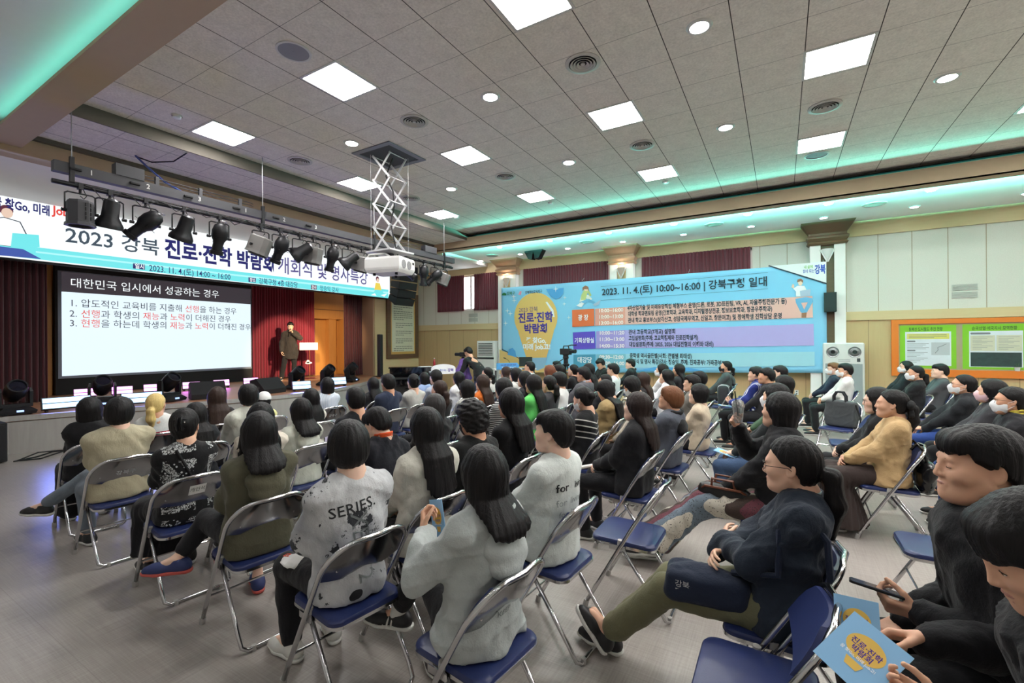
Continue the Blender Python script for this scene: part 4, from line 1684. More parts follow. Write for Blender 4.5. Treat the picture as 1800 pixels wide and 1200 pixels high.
SLIDE_TEXT = [
    ('white', '대한민국 입시에서 성공하는 경우', 3.737, 3.013, 3.125, 0.239, 0.0),
    ('ink', '1. 압도적인 교육비를 지출해 선행을 하는 경우', 3.725, 2.574, 3.634, 0.207, 0.0),
    ('ink', '2. 선행과 학생의 재능과 노력이 더해진 경우', 3.724, 2.336, 3.474, 0.207, 0.0),
    ('ink', '3. 현행을 하는데 학생의 재능과 노력이 더해진 경우', 3.723, 2.118, 4.048, 0.206, 0.0),
]
SLIDE_C = [(3.579, 0.999), (7.781, 0.947), (3.605, 2.885), (7.793, 2.878), (3.57, 3.459), (7.797, 3.476), (3.597, 1.022)]
BAN_TEXT = [
    ('green', '강북구', -7.711, 3.242, 0.301, 0.116, 0.01),
    ('ink', '강북혁신교육지구', -7.031, 3.237, 0.609, 0.112, 0.01),
    ('plum', '2023 강북', -7.266, 2.661, 0.68, 0.184, 0.0),
    ('purple', '진로·진학', -7.289, 2.341, 1.233, 0.343, 0.035),
    ('purple', '박람회', -7.082, 2.001, 0.809, 0.319, 0.035),
    ('white', '꿈 찾Go,', -7.002, 1.669, 0.707, 0.205, 0.04),
    ('white', '미래 Job고!', -7.128, 1.468, 0.968, 0.205, 0.04),
    ('ink', '2023. 11. 4.(토) 10:00~16:00 | 강북구청 일대', -4.482, 3.042, 4.187, 0.259, 0.02),
    ('white', '광 장', -5.23, 2.338, 0.324, 0.191, 0.02),
    ('white', '기획상황실', -5.345, 1.669, 0.611, 0.171, 0.02),
    ('white', '대강당', -5.258, 1.083, 0.449, 0.192, 0.02),
    ('pale', '10:00~16:00', -4.589, 2.542, 0.709, 0.145, 0.022),
    ('pale', '10:00~13:00', -4.59, 2.361, 0.709, 0.146, 0.022),
    ('pale', '13:00~16:00', -4.591, 2.186, 0.709, 0.145, 0.022),
    ('pale', '10:00~11:20', -4.576, 1.894, 0.724, 0.145, 0.022),
    ('pale', '11:30~13:00', -4.577, 1.71, 0.724, 0.146, 0.022),
    ('pale', '14:00~15:30', -4.579, 1.522, 0.725, 0.145, 0.022),
    ('pale', '09:30~12:00', -4.564, 1.199, 0.707, 0.145, 0.022),
    ('pale', '14:00~16:00', -4.565, 1.019, 0.707, 0.145, 0.022),
    ('ink', '4차산업기술 및 미래유망직업 체험부스 운영(드론, 로봇, 3D프린팅, VR, AI, 자율주행전문가 등)', -3.733, 2.581, 3.851, 0.151, 0.03),
    ('ink', '대학생 학과멘토링 운영(간호학과, 교육학과, 디지털영상전공, 정보보호학과, 항공우주학과)', -3.718, 2.411, 3.528, 0.151, 0.03),
    ('ink', '관내 학교 홍보부스(삼각산고, 성암국제무역고, 신일고, 창문여고) 및 장애학생 진학상담 운영', -3.719, 2.233, 3.729, 0.15, 0.03),
    ('ink', '관내 고등학교(7개교) 설명회', -3.705, 1.901, 1.261, 0.151, 0.03),
    ('ink', '고입설명회(주제: 고교학점제와 진로진학설계)', -3.706, 1.731, 1.831, 0.15, 0.03),
    ('ink', '대입설명회(주제: 2025, 2026 대입전형의 이해와 대비)', -3.692, 1.556, 2.186, 0.151, 0.03),
    ('ink', '중학생 역사골든벨(사회: 큰별쌤 최태성)', -3.678, 1.24, 1.646, 0.15, 0.03),
    ('ink', '개회식 및 명사 특강(강사: 정승익, 주제: 진짜공부? 가짜공부?)', -3.679, 1.076, 2.424, 0.15, 0.03),
    ('leaf', '내 삶에', 0.467, 3.381, 0.168, 0.082, 0.01),
    ('blue', '힘이 되는', 0.444, 3.277, 0.223, 0.092, 0.01),
    ('blue', '강북', 0.678, 3.252, 0.208, 0.231, 0.03),
]
BAN_POLY = [
    ('peach', [(-4.692, 2.656), (0.631, 2.726), (0.639, 2.221), (-4.696, 2.156)]),
    ('coral', [(-4.692, 2.656), (-3.797, 2.666), (-3.801, 2.175), (-4.696, 2.156)]),
    ('orange', [(-5.42, 2.653), (-4.719, 2.657), (-4.714, 2.156), (-5.415, 2.139)]),
    ('lilac', [(-4.662, 1.997), (0.649, 2.075), (0.657, 1.57), (-4.666, 1.489)]),
    ('lilac2', [(-4.662, 1.997), (-3.802, 2.014), (-3.805, 1.506), (-4.666, 1.489)]),
    ('indigo', [(-5.398, 1.975), (-4.697, 1.997), (-4.683, 1.489), (-5.383, 1.462)]),
    ('aqua', [(-4.667, 1.322), (0.667, 1.425), (0.665, 1.093), (-4.67, 0.914)]),
    ('teal', [(-4.667, 1.322), (-3.79, 1.337), (-3.793, 0.943), (-4.67, 0.914)]),
    ('teal2', [(-5.384, 1.299), (-4.685, 1.322), (-4.688, 0.914), (-5.387, 0.88)]),
    ('white', [(-0.268, 3.505), (0.904, 3.504), (0.901, 2.993)]),
    ('inkline', [(-0.268, 3.505), (-0.244, 3.524), (0.906, 3.012), (0.906, 2.979)]),
    ('tan', [(-8.011, 1.455), (-6.801, 1.044), (-5.351, 0.812), (-8.017, 0.647)]),
    ('inkline', [(-7.922, 1.455), (-7.922, 1.483), (-7.089, 1.103), (-7.089, 1.075)]),
    ('sky2', [(-6.283, 3.334), (-5.686, 3.33), (-5.706, 3.158), (-5.82, 3.043), (-5.955, 2.998), (-6.128, 3.096), (-6.224, 3.242)]),
    ('sky2', [(-7.705, 1.288), (-7.638, 1.456), (-7.509, 1.512), (-7.403, 1.401), (-7.362, 1.199)]),
    ('sky2', [(-3.472, 0.863), (-3.003, 0.985), (-2.119, 0.989), (-1.701, 0.91)]),
    ('bulb', [(-5.901, 2.455), (-5.918, 2.622), (-5.971, 2.783), (-6.057, 2.93), (-6.173, 3.056), (-6.314, 3.155), (-6.473, 3.221), (-6.642, 3.25), (-6.814, 3.241), (-6.979, 3.194), (-7.13, 3.109), (-7.257, 2.991), (-7.354, 2.846), (-7.415, 2.682), (-7.437, 2.507), (-7.418, 2.33), (-7.359, 2.161), (-7.265, 2.01), (-7.139, 1.884), (-6.99, 1.789), (-6.826, 1.73), (-6.654, 1.709), (-6.484, 1.728), (-6.324, 1.783), (-6.182, 1.872), (-6.064, 1.99), (-5.976, 2.131), (-5.921, 2.288)]),
    ('bulb', [(-7.292, 2.025), (-6.02, 2.038), (-6.299, 1.176), (-6.985, 1.149)]),
    ('grayblue', [(-6.964, 1.186), (-6.259, 1.212), (-6.36, 0.892), (-6.6, 0.797), (-6.803, 0.846)]),
    ('white', [(-6.305, 2.929), (-6.246, 2.943), (-6.034, 2.67), (-5.997, 2.458), (-6.055, 2.46), (-6.131, 2.674)]),
    ('inkline', [(-4.514, 3.294), (-0.269, 3.353), (-0.269, 3.347), (-4.514, 3.288)]),
    ('inkline', [(-4.517, 2.897), (-0.271, 2.958), (-0.271, 2.953), (-4.517, 2.89)]),
    ('shirt', [(-5.116, 3.072), (-4.901, 3.077), (-4.778, 2.952), (-4.831, 2.905), (-4.973, 2.98), (-5.081, 2.884), (-5.19, 2.839)]),
    ('leafy', [(-5.116, 3.089), (-5.025, 3.236), (-4.882, 3.21), (-4.795, 3.054), (-4.848, 3.023), (-4.918, 3.145), (-4.991, 2.93), (-5.135, 2.938)]),
    ('skin', [(-5.042, 3.305), (-4.97, 3.333), (-4.899, 3.278), (-4.918, 3.195), (-5.007, 3.201)]),
    ('brown', [(-5.079, 3.189), (-5.078, 3.307), (-4.988, 3.36), (-4.899, 3.312), (-4.865, 3.158), (-4.917, 3.246), (-5.025, 3.253)]),
    ('skyleg', [(-5.19, 2.873), (-4.884, 2.958), (-4.674, 2.847), (-4.744, 2.8), (-4.92, 2.876), (-5.118, 2.784)]),
    ('white', [(-5.282, 2.775), (-5.117, 2.869), (-5.028, 2.831), (-5.118, 2.716)]),
    ('lap', [(-4.762, 2.784), (-4.517, 2.905), (-4.57, 2.775), (-4.692, 2.731)]),
    ('white', [(0.27, 2.936), (0.34, 2.985), (0.476, 2.976), (0.52, 2.866), (0.497, 2.734), (0.304, 2.732), (0.304, 2.853), (0.247, 2.924)]),
    ('skin', [(0.34, 3.093), (0.42, 3.114), (0.442, 3.032), (0.408, 2.981), (0.362, 2.997)]),
    ('brown', [(0.329, 3.067), (0.34, 3.134), (0.409, 3.149), (0.454, 3.098), (0.442, 3.045), (0.408, 3.088)]),
    ('skin', [(0.213, 2.954), (0.237, 3.033), (0.271, 3.017), (0.27, 2.923)]),
    ('lap', [(0.384, 2.861), (0.598, 2.888), (0.586, 2.742), (0.395, 2.726)]),
    ('skyleg', [(0.292, 2.678), (0.496, 2.707), (0.63, 2.673), (0.641, 2.593), (0.528, 2.358), (0.494, 2.333), (0.438, 2.348), (0.461, 2.401), (0.541, 2.585), (0.405, 2.578), (0.472, 2.401), (0.438, 2.322), (0.393, 2.364), (0.303, 2.583)]),
    ('brown', [(0.415, 2.336), (0.517, 2.345), (0.505, 2.226), (0.414, 2.229)]),
    ('dkgreen', [(-7.908, 3.234), (-7.886, 3.289), (-7.82, 3.322), (-7.733, 3.28), (-7.733, 3.224)]),
    ('pinkish', [(-7.283, 3.216), (-7.218, 3.34), (-7.156, 3.318), (-7.177, 3.21)]),
]
BAN_STARS = [(-5.952, 3.313), (-7.693, 2.72), (-7.586, 2.623), (-7.762, 2.313), (-7.453, 3.171), (-7.433, 3.041), (-5.524, 2.425), (-5.65, 3.034), (-5.671, 2.845)]
BANNER_C = [(-7.928, 3.479), (0.904, 3.504), (0.708, 0.948), (-7.929, 0.631)]
NB = [
    ('o', [(2.098, 2.119), (4.142, 2.182), (4.135, 0.93), (2.11, 0.9)]),
    ('in', [(2.214, 2.028), (4.141, 2.069), (4.136, 1.077), (2.217, 1.003)]),
    ('p1', [(2.233, 1.978), (3.144, 1.992), (3.139, 1.087), (2.237, 1.054)]),
    ('p1w', [(2.319, 1.864), (3.055, 1.893), (3.06, 1.169), (2.333, 1.13)]),
    ('p1y', [(2.357, 1.863), (3.02, 1.888), (3.019, 1.78), (2.356, 1.751)]),
    ('p1map', [(2.803, 1.673), (3.045, 1.684), (3.043, 1.384), (2.801, 1.37)]),
    ('p2', [(3.249, 1.99), (4.141, 2.013), (4.136, 1.111), (3.252, 1.09)]),
    ('p2w', [(3.351, 1.869), (4.069, 1.902), (4.081, 1.155), (3.356, 1.128)]),
    ('p2dk', [(3.366, 1.446), (4.059, 1.46), (4.065, 1.154), (3.365, 1.151)]),
]
NB_TEXT = [
    ('ink', '동북선 도시철도 추진 현황', 2.395, 1.912, 0.553, 0.094, 0.01),
    ('ink', '순국선열·애국지사 묘역현황', 3.412, 1.934, 0.602, 0.088, 0.01),
]

# ------------------------------------------------------------------ ceiling lights
LIGHT_W = 54.0
dif_m = glow('panel_diffuser', (1.0, 0.985, 0.96, 1), LIGHT_W)
spot_m = glow('downlight_lens', (1.0, 0.98, 0.95, 1), 110.0)
frame_m = plain('lamp_frame', rgb(205, 203, 200), 0.5, var=0.02)
ROWX = (-6.95, -4.525, -2.11, 0.24, 2.65, 5.05, 7.45, 9.85)  # last two rows are out of view, added as fill from behind
ROWN = ('row nearest the stage', 'second row from the stage', 'third row from the stage', 'fourth row from the stage', 'fifth row from the stage', 'sixth row from the stage', 'seventh row from the stage', 'added unseen rear row')
COLY = (3.15, 5.52, 7.88)
COLN = ('nearest the left beam', 'in the middle', 'nearest the right beam')
for i, x in enumerate(ROWX):
    for j, y in enumerate(COLY):
        if i > 4 and j < 2:
            pass
        e = empty('ceiling_panel_light', (x + 0.275, y + 0.275, ZC), 0, 'square white light panel in the %s, %s' % (ROWN[i], COLN[j]), 'ceiling light', 'square ceiling panel lights')
        mb = MB()
        for s in (-1, 1):
            mb.box((s * 0.287, 0, -0.006), (0.026, 0.6, 0.012))
            mb.box((0, s * 0.287, -0.006), (0.548, 0.026, 0.012))
        mb.build('frame', frame_m, e)
        MB().box((0, 0, -0.004), (0.548, 0.548, 0.006)).build('diffuser', dif_m, e)

def downlight(x, y, z, r, label, group):
    e = empty('downlight', (x, y, z), 0, label, 'ceiling light', group)
    MB().lathe([(r * 0.80, -0.002), (r * 0.80, -0.014), (r, -0.014), (r * 1.12, 0.0)], 20, cap=False).build('trim_ring', frame_m, e, smooth=True)
    MB().lathe([(0.0005, -0.010), (r * 0.80, -0.010), (r * 0.80, -0.003), (0.0005, -0.003)], 20, cap=False).build('lens', spot_m, e)
for x, nx in ((-5.40, 'nearest the stage'), (-2.97, 'second from the stage'), (-0.64, 'third from the stage'), (1.62, 'fourth from the stage')):
    for y, ny in ((4.55, 'left'), (6.88, 'right')):
        downlight(x, y, ZC, 0.105, 'round downlight in the tiled ceiling, %s in the %s row' % (nx, ny), 'round downlights in the tiled ceiling')
for k, x in enumerate((-8.72, -6.88, -5.30, -3.68, -2.12, -0.60, 0.82, 2.35, 3.95)):
    ord_ = ('first', 'second', 'third', 'fourth', 'fifth', 'sixth', 'seventh', 'eighth', 'ninth')[k]
    downlight(x, 10.97 if k else 11.35, 4.40, 0.085, 'soffit downlight by the teal strip, %s from the stage' % ord_, 'downlights of the right soffit')
    downlight(x if k else -8.58, 12.16 if k else 12.5, 4.40, 0.085, 'soffit downlight by the right wall, %s from the stage' % ord_, 'downlights of the right soffit')
for k, x in enumerate((-7.1, -5.1, -3.1, -1.1, 0.9, 2.9, 4.9, 6.9)):  # out of view, mirrors the right soffit; added to light the left floor
    for y, ny in ((0.50, 'by the beam'), (-0.60, 'by the left wall')):
        downlight(x, y, 4.43, 0.085, 'left soffit downlight %s, %s from the stage' % (ny, ('first', 'second', 'third', 'fourth', 'fifth', 'sixth', 'seventh', 'eighth')[k]), 'downlights of the left soffit')

def ring_vent(x, y, z, r, label):
    e = empty('air_diffuser', (x, y, z), 0, label, 'air vent', 'round ceiling air diffusers')
    MB().lathe([(r, 0.0), (r, -0.010), (r * 0.80, -0.016), (r * 0.76, -0.004)], 28, cap=False).build('rim', plain('vent_grey', rgb(186, 182, 176), 0.5), e, smooth=True)
    mb = MB()
    for q in (0.62, 0.44, 0.26):
        mb.lathe([(r * q, -0.006), (r * (q + 0.10), -0.022), (r * (q + 0.07), -0.024), (r * (q - 0.04), -0.008)], 24, cap=False)
    mb.lathe([(0.001, -0.02), (r * 0.13, -0.018), (r * 0.13, -0.006)], 14, cap=False)
    mb.build('cones', plain('vent_grey', rgb(186, 182, 176), 0.5), e, smooth=True)
    MB().lathe([(0.001, -0.003), (r * 0.8, -0.003)], 24, cap=False).build('throat', M['black_matte'], e)
for x, y, lb in ((-6.63, 4.56, 'round air vent in the left row nearest the stage'), (-4.16, 4.53, 'round air vent in the left row, second from the stage'), (-1.78, 4.51, 'largest round air vent in the left row, third from the stage'),
                 (-6.45, 6.9, 'round air vent behind the projector lift, nearest the stage'), (-4.18, 6.87, 'round air vent in the right row beside the projector lift'), (-1.77, 6.85, 'round air vent in the right row, third from the stage'), (0.49, 6.93, 'round air vent in the right row, fourth from the stage')):
    ring_vent(x, y, ZC, 0.185, lb)
for x, y, lb in ((-7.74, 11.9, 'flat vent in the right soffit nearest the stage'), (-4.52, 11.66, 'flat vent in the right soffit above the bulb of the banner'), (-1.33, 11.47, 'flat vent in the right soffit above the middle of the banner'), (1.61, 11.49, 'flat vent in the right soffit near the right pillar')):
    e = empty('soffit_vent', (x, y, 4.40), 0, lb, 'air vent', 'vents of the right soffit')
    MB().lathe([(0.20, 0.0), (0.20, -0.012), (0.15, -0.02)], 24, cap=False).build('rim', plain('vent_grey', rgb(186, 182, 176), 0.5), e, smooth=True)
    mb = MB()
    for q in range(-3, 4):
        L = math.sqrt(max(0.02, 0.15 ** 2 - (q * 0.042) ** 2))
        mb.box((0, q * 0.042, -0.012), (2 * L, 0.016, 0.01))
    mb.build('slats', plain('vent_grey', rgb(186, 182, 176), 0.5), e)
for x, y, lb in ((-4.19, 2.82, 'round grey loudspeaker set in the ceiling near the left beam'), (0.5, 8.67, 'round grey loudspeaker set in the ceiling near the teal strip')):
    e = empty('ceiling_speaker', (x, y, ZC), 0, lb, 'speaker', 'ceiling loudspeakers')
    MB().lathe([(0.165, 0), (0.165, -0.012), (0.145, -0.014), (0.145, -0.004)], 28, cap=False).build('rim', frame_m, e, smooth=True)
    MB().lathe([(0.0005, -0.011), (0.145, -0.010), (0.145, -0.003)], 28, cap=False).lathe([(0.0005, -0.014), (0.012, -0.014), (0.012, -0.010)], 10, cap=False).build('grille', plain('speaker_grille', rgb(140, 140, 146), 0.7), e)
for x, y, lb in ((-6.65, 2.84, 'white smoke detector near the left beam, closest to the stage'), (-4.17, 8.68, 'small smoke detector on the tiles above the banner bulb'), (-6.51, 8.5, 'small smoke detector on the tiles near the stage corner'), (-1.81, 8.65, 'small smoke detector on the tiles near the teal strip')):
    e = empty('smoke_detector', (x, y, ZC), 0, lb, 'smoke detector', 'ceiling smoke detectors')
    MB().lathe([(0.06, 0), (0.06, -0.012)], 18, cap=False).build('base_ring', frame_m, e, smooth=True)
    MB().lathe([(0.05, -0.010), (0.047, -0.030), (0.030, -0.040), (0.001, -0.042)], 18, cap=False).build('sensor', M['white_plastic'], e, smooth=True)
e = empty('soffit_speaker', (-6.28, 12.0, 4.40), 0, 'black winged loudspeaker hanging from the right soffit', 'speaker')
MB().prism([(-0.30, 0.0), (0.30, 0.0), (0.20, -0.10), (-0.20, -0.10)], 'y', -0.12, 0.12).build('bracket', M['black_matte'], e)
for s in (-1, 1):
    MB().prism([(0.02 * s, -0.05), (0.30 * s, -0.02), (0.17 * s, -0.24), (0.05 * s, -0.26)], 'y', -0.13, 0.10).build('speaker_box', M['black_metal'], e)

# ------------------------------------------------------------------ LED banner above the stage, slide wall on the stage
def emis(n, r, g, b, k=1.0):
    return glow('led_' + n, lin((r / 255, g / 255, b / 255)) + (1,), k)
LEDM = {'white': emis('white', 240, 246, 248, 1.15), 'navy': emis('navy', 30, 30, 105), 'red': emis('red', 232, 70, 60), 'slate': emis('slate', 62, 78, 92), 'violet': emis('violet', 92, 84, 142),
        'cyan': emis('cyan', 110, 224, 228, 1.1), 'cyan2': emis('cyan2', 170, 240, 242, 1.1), 'wine': emis('wine', 96, 40, 80), 'ink': emis('ink', 60, 62, 78), 'title': emis('title', 58, 52, 58), 'paper': emis('paper', 226, 242, 250, 1.1),
        'skin': emis('skin', 236, 206, 186), 'blue': emis('blue', 60, 86, 170), 'hair': emis('hair', 96, 40, 60), 'yellow': emis('yellow', 240, 214, 90)}
e = empty('led_banner', (-11.60, 5.4, 3.22), 0, 'wide LED banner showing the event title above the stage', 'screen')
e_inv = Vector((11.60, -5.4, -3.22))
def onto(o, par):
    o.parent = par
    o.matrix_parent_inverse = Matrix.Translation(-Vector(par.location))
    return o
onto(MB().bbox((-11.72, -0.6, 3.195), (-11.56, 11.34, 4.36)).build('cabinet', M['black_matte']), e)
onto(MB().bbox((-11.565, -0.58, 3.225), (-11.55, 11.31, 4.335)).build('display', LEDM['white']), e)
sg = Sign((-11.55, 0, 0), (0, 1, 0), (0, 0, 1), (1, 0, 0))
for m, pts in LED_POLY:
    sg.poly(m, pts, 0.002 if m == 'cyan' else 0.004)
sg.rect('cyan', -0.58, 3.225, 1.90, 3.43, 0.002)
for m, s_, x, z, wd, sz, bo in LED_TEXT:
    sg.text(m, s_, x, z, sz, bo, width=wd, h=0.007)
# drawn figures: a man with a laptop at the left, a woman with paper planes at the right
cx, cz = 2.28, 3.42
sg.ell('hair', cx + 0.05, cz + 0.62, 0.085, 0.09, 0.006)
sg.ell('skin', cx + 0.06, cz + 0.575, 0.07, 0.085, 0.008)
sg.poly('ink', [(cx - 0.2, cz), (cx - 0.16, cz + 0.42), (cx + 0.02, cz + 0.50), (cx + 0.22, cz + 0.46), (cx + 0.36, cz + 0.1), (cx + 0.1, cz)], 0.006)
sg.poly('white', [(cx - 0.185, cz), (cx - 0.15, cz + 0.41), (cx + 0.02, cz + 0.485), (cx + 0.21, cz + 0.445), (cx + 0.34, cz + 0.1), (cx + 0.1, cz + 0.01)], 0.008)
sg.poly('cyan', [(cx + 0.10, cz + 0.0), (cx + 0.46, cz + 0.05), (cx + 0.45, cz + 0.27), (cx + 0.12, cz + 0.24)], 0.010)
sg.poly('blue', [(cx - 0.25, cz - 0.18), (cx - 0.1, cz - 0.02), (cx + 0.25, cz - 0.02), (cx + 0.48, cz - 0.16)], 0.010)
cx, cz = 10.75, 3.32
sg.ell('hair', cx, cz + 0.50, 0.07, 0.09, 0.008)
sg.ell('skin', cx + 0.01, cz + 0.46, 0.055, 0.07, 0.009)
sg.poly('yellow', [(cx - 0.14, cz + 0.12), (cx - 0.08, cz + 0.37), (cx + 0.10, cz + 0.37), (cx + 0.18, cz + 0.12)], 0.008)
sg.poly('cyan', [(cx - 0.2, cz), (cx - 0.1, cz + 0.14), (cx + 0.2, cz + 0.14), (cx + 0.3, cz)], 0.009)
sg.poly('white', [(cx - 0.3, cz - 0.06), (cx - 0.12, cz + 0.02), (cx - 0.05, cz - 0.06)], 0.010)
sg.poly('white', [(cx + 0.12, cz - 0.02), (cx + 0.42, cz + 0.05), (cx + 0.3, cz - 0.06)], 0.010)
onto(sg.build('picture', LEDM), e)

e = empty('slide_screen', (-13.75, 5.7, 0.585), 0, 'large LED wall on the stage showing a white lecture slide', 'screen')
onto(MB().bbox((-13.86, 3.50, 0.59), (-13.74, 7.86, 3.55)).build('cabinet', M['black_matte']), e)
onto(MB().bbox((-13.745, 3.54, 0.955), (-13.73, 7.80, 3.35)).build('bezel', plain('led_bezel', rgb(128, 134, 152), 0.5)), e)
sg = Sign((-13.728, 0, 0), (0, 1, 0), (0, 0, 1), (1, 0, 0))
sg.rect('paper', 3.60, 1.01, 7.775, 2.885, 0.001)
sg.rect('title', 3.60, 2.885, 7.775, 3.33, 0.001)
for k, (m, s_, x, z, wd, sz, bo) in enumerate(SLIDE_TEXT):
    if k == 0:
        sg.text('white', s_, x, z, sz, bo, width=wd, h=0.004)
        continue
    reds = {1: ['선행'], 2: ['선행', '재능', '노력'], 3: ['현행', '재능', '노력']}[k]
    full, _ = text_geo(s_, sz)
    fw = full[:, 0].max()
    i = 0
    runs = []
    while i < len(s_):
        hit = next((r for r in reds if s_.startswith(r, i)), None)
        if hit:
            runs.append((i, hit, 'red'))
            i += len(hit)
        else:
            if runs and runs[-1][2] == 'ink' and runs[-1][0] + len(runs[-1][1]) == i:
                runs[-1] = (runs[-1][0], runs[-1][1] + s_[i], 'ink')
            else:
                runs.append((i, s_[i], 'ink'))
            i += 1
    for st0, run, m in runs:
        pre = s_[:st0]
        pw = 0.0
        if pre:
            a, _ = text_geo(pre + '가', sz)
            g, _ = text_geo('가', sz)
            pw = a[:, 0].max() - g[:, 0].max()
        sc_ = wd / fw
        V, Fc = text_geo(run, sz)
        mb = sg.d.setdefault(m, MB())
        mb.add([sg.P(x + (pw + p[0]) * sc_, z + p[1], 0.004) for p in V], Fc)
onto(sg.build('slide', LEDM), e)

# ------------------------------------------------------------------ long cloth banner on the right wall
bm_ = {k: plain('print_' + k, rgb(*c), 0.8, var=0.02) for k, c in dict(green=(60, 130, 70), ink=(36, 42, 58), plum=(96, 66, 120), purple=(72, 52, 140), white=(240, 243, 246), pale=(252, 238, 234), leaf=(110, 180, 60), blue=(48, 80, 180),
      peach=(232, 176, 168), coral=(226, 150, 136), orange=(222, 96, 56), lilac=(180, 166, 222), lilac2=(164, 148, 214), indigo=(96, 72, 184), aqua=(160, 208, 224), teal=(130, 188, 208), teal2=(76, 148, 180), inkline=(40, 48, 66), tan=(222, 182, 116), sky2=(86, 160, 218),
      bulb=(228, 182, 108), grayblue=(140, 178, 206), shirt=(240, 240, 232), leafy=(190, 196, 130), skin=(240, 206, 186), brown=(150, 96, 76), skyleg=(110, 170, 210), lap=(176, 190, 214), dkgreen=(40, 120, 70), pinkish=(230, 150, 170)).items()}
t = NT('print_sky')
co = t.coord()
t.base(t.mix(t.noise(co, 0.8, 2), rgb(128, 196, 234), rgb(146, 208, 240)))
t.set(Roughness=0.75)
bm_['sky'] = t.m
e = empty('banner', (-3.6, 12.74, 0.8), 0, 'long sky blue cloth banner with the event timetable across the right wall', 'banner')
# cloth: gently waved sheet with thickness
nx, nz = 90, 24
V, Fc = [], []
for j in range(nz + 1):
    for i in range(nx + 1):
        u, v = i / nx, j / nz
        x0 = BANNER_C[0][0] + (BANNER_C[1][0] - BANNER_C[0][0]) * u
        zb = 0.70 + 0.24 * u
        z = zb + (BANNER_C[0][1] - zb) * v
        V.append((x0, 12.734 + 0.0035 * math.sin(x0 * 3.1 + z * 2.2) + 0.0025 * math.sin(x0 * 7.7 - z * 5.0), z))
for j in range(nz):
    for i in range(nx):
        Fc.append((j * (nx + 1) + i, j * (nx + 1) + i + 1, (j + 1) * (nx + 1) + i + 1, (j + 1) * (nx + 1) + i))
me = bpy.data.meshes.new('cloth')
me.from_pydata(V, [], Fc)
me.materials.append(bm_['sky'])
me.polygons.foreach_set('use_smooth', [True] * len(Fc))
o = bpy.data.objects.new('cloth', me)
COL.objects.link(o)
o.modifiers.new('thickness', 'SOLIDIFY').thickness = 0.003
onto(o, e)
sg = Sign((0, 12.7235, 0), (1, 0, 0), (0, 0, 1), (0, -1, 0))
for k, (m, pts) in enumerate(BAN_POLY):
    sg.poly(m, pts, 0.0022 + 0.0001 * k)
for m, s_, x, z, wd, sz, bo in BAN_TEXT:
    sg.text(m, s_, x, z, sz, bo, width=wd, h=0.0075)
for x, z in BAN_STARS:
    sg.star('white', x, z, 0.10 if abs(x + 7.83) < 0.4 or z > 3.3 else 0.07, 0.007)
onto(sg.build('print', bm_), e)
for x in (-7.9, -5.1, -2.1, 0.85):
    onto(MB().cyl((x, 12.735, 3.50), (x, 12.93, 3.62), 0.004, 5).build('hanging_cord', M['white_plastic']), e)

# notice board
e = empty('notice_board', (3.2, 12.99, 0.9), 0, 'orange framed notice board with two lime green posters on the right wall', 'notice board')
mb = MB()
x0, x1, z0, z1 = 2.10, 4.75, 0.90, 2.13
for lo, hi in (((x0, 12.94, z1 - 0.10), (x1, 13.0, z1)), ((x0, 12.94, z0), (x1, 13.0, z0 + 0.15)), ((x0, 12.94, z0 + 0.15), (x0 + 0.12, 13.0, z1 - 0.10)), ((x1 - 0.12, 12.94, z0 + 0.15), (x1, 13.0, z1 - 0.10))):
    mb.bbox(lo, hi)
onto(mb.build('frame', plain('board_orange', rgb(222, 110, 30), 0.5)), e)
onto(MB().bbox((x0 + 0.12, 12.97, z0 + 0.15), (x1 - 0.12, 12.995, z1 - 0.10)).build('backing', plain('board_felt', rgb(168, 150, 122), 0.9)), e)
nm = dict(green=plain('poster_green', rgb(128, 186, 36), 0.6), white=plain('poster_white', rgb(218, 224, 232), 0.6), yellow=plain('poster_yellow', rgb(222, 212, 110), 0.6), map=plain('poster_map', rgb(186, 190, 196), 0.6), dark=plain('poster_photo', rgb(40, 52, 52), 0.5, var=0.5, scale=14), ink=plain('poster_ink', rgb(40, 52, 36), 0.6), grey=plain('poster_grey', rgb(122, 122, 128), 0.6), cream=plain('poster_cream', rgb(206, 202, 180), 0.6))
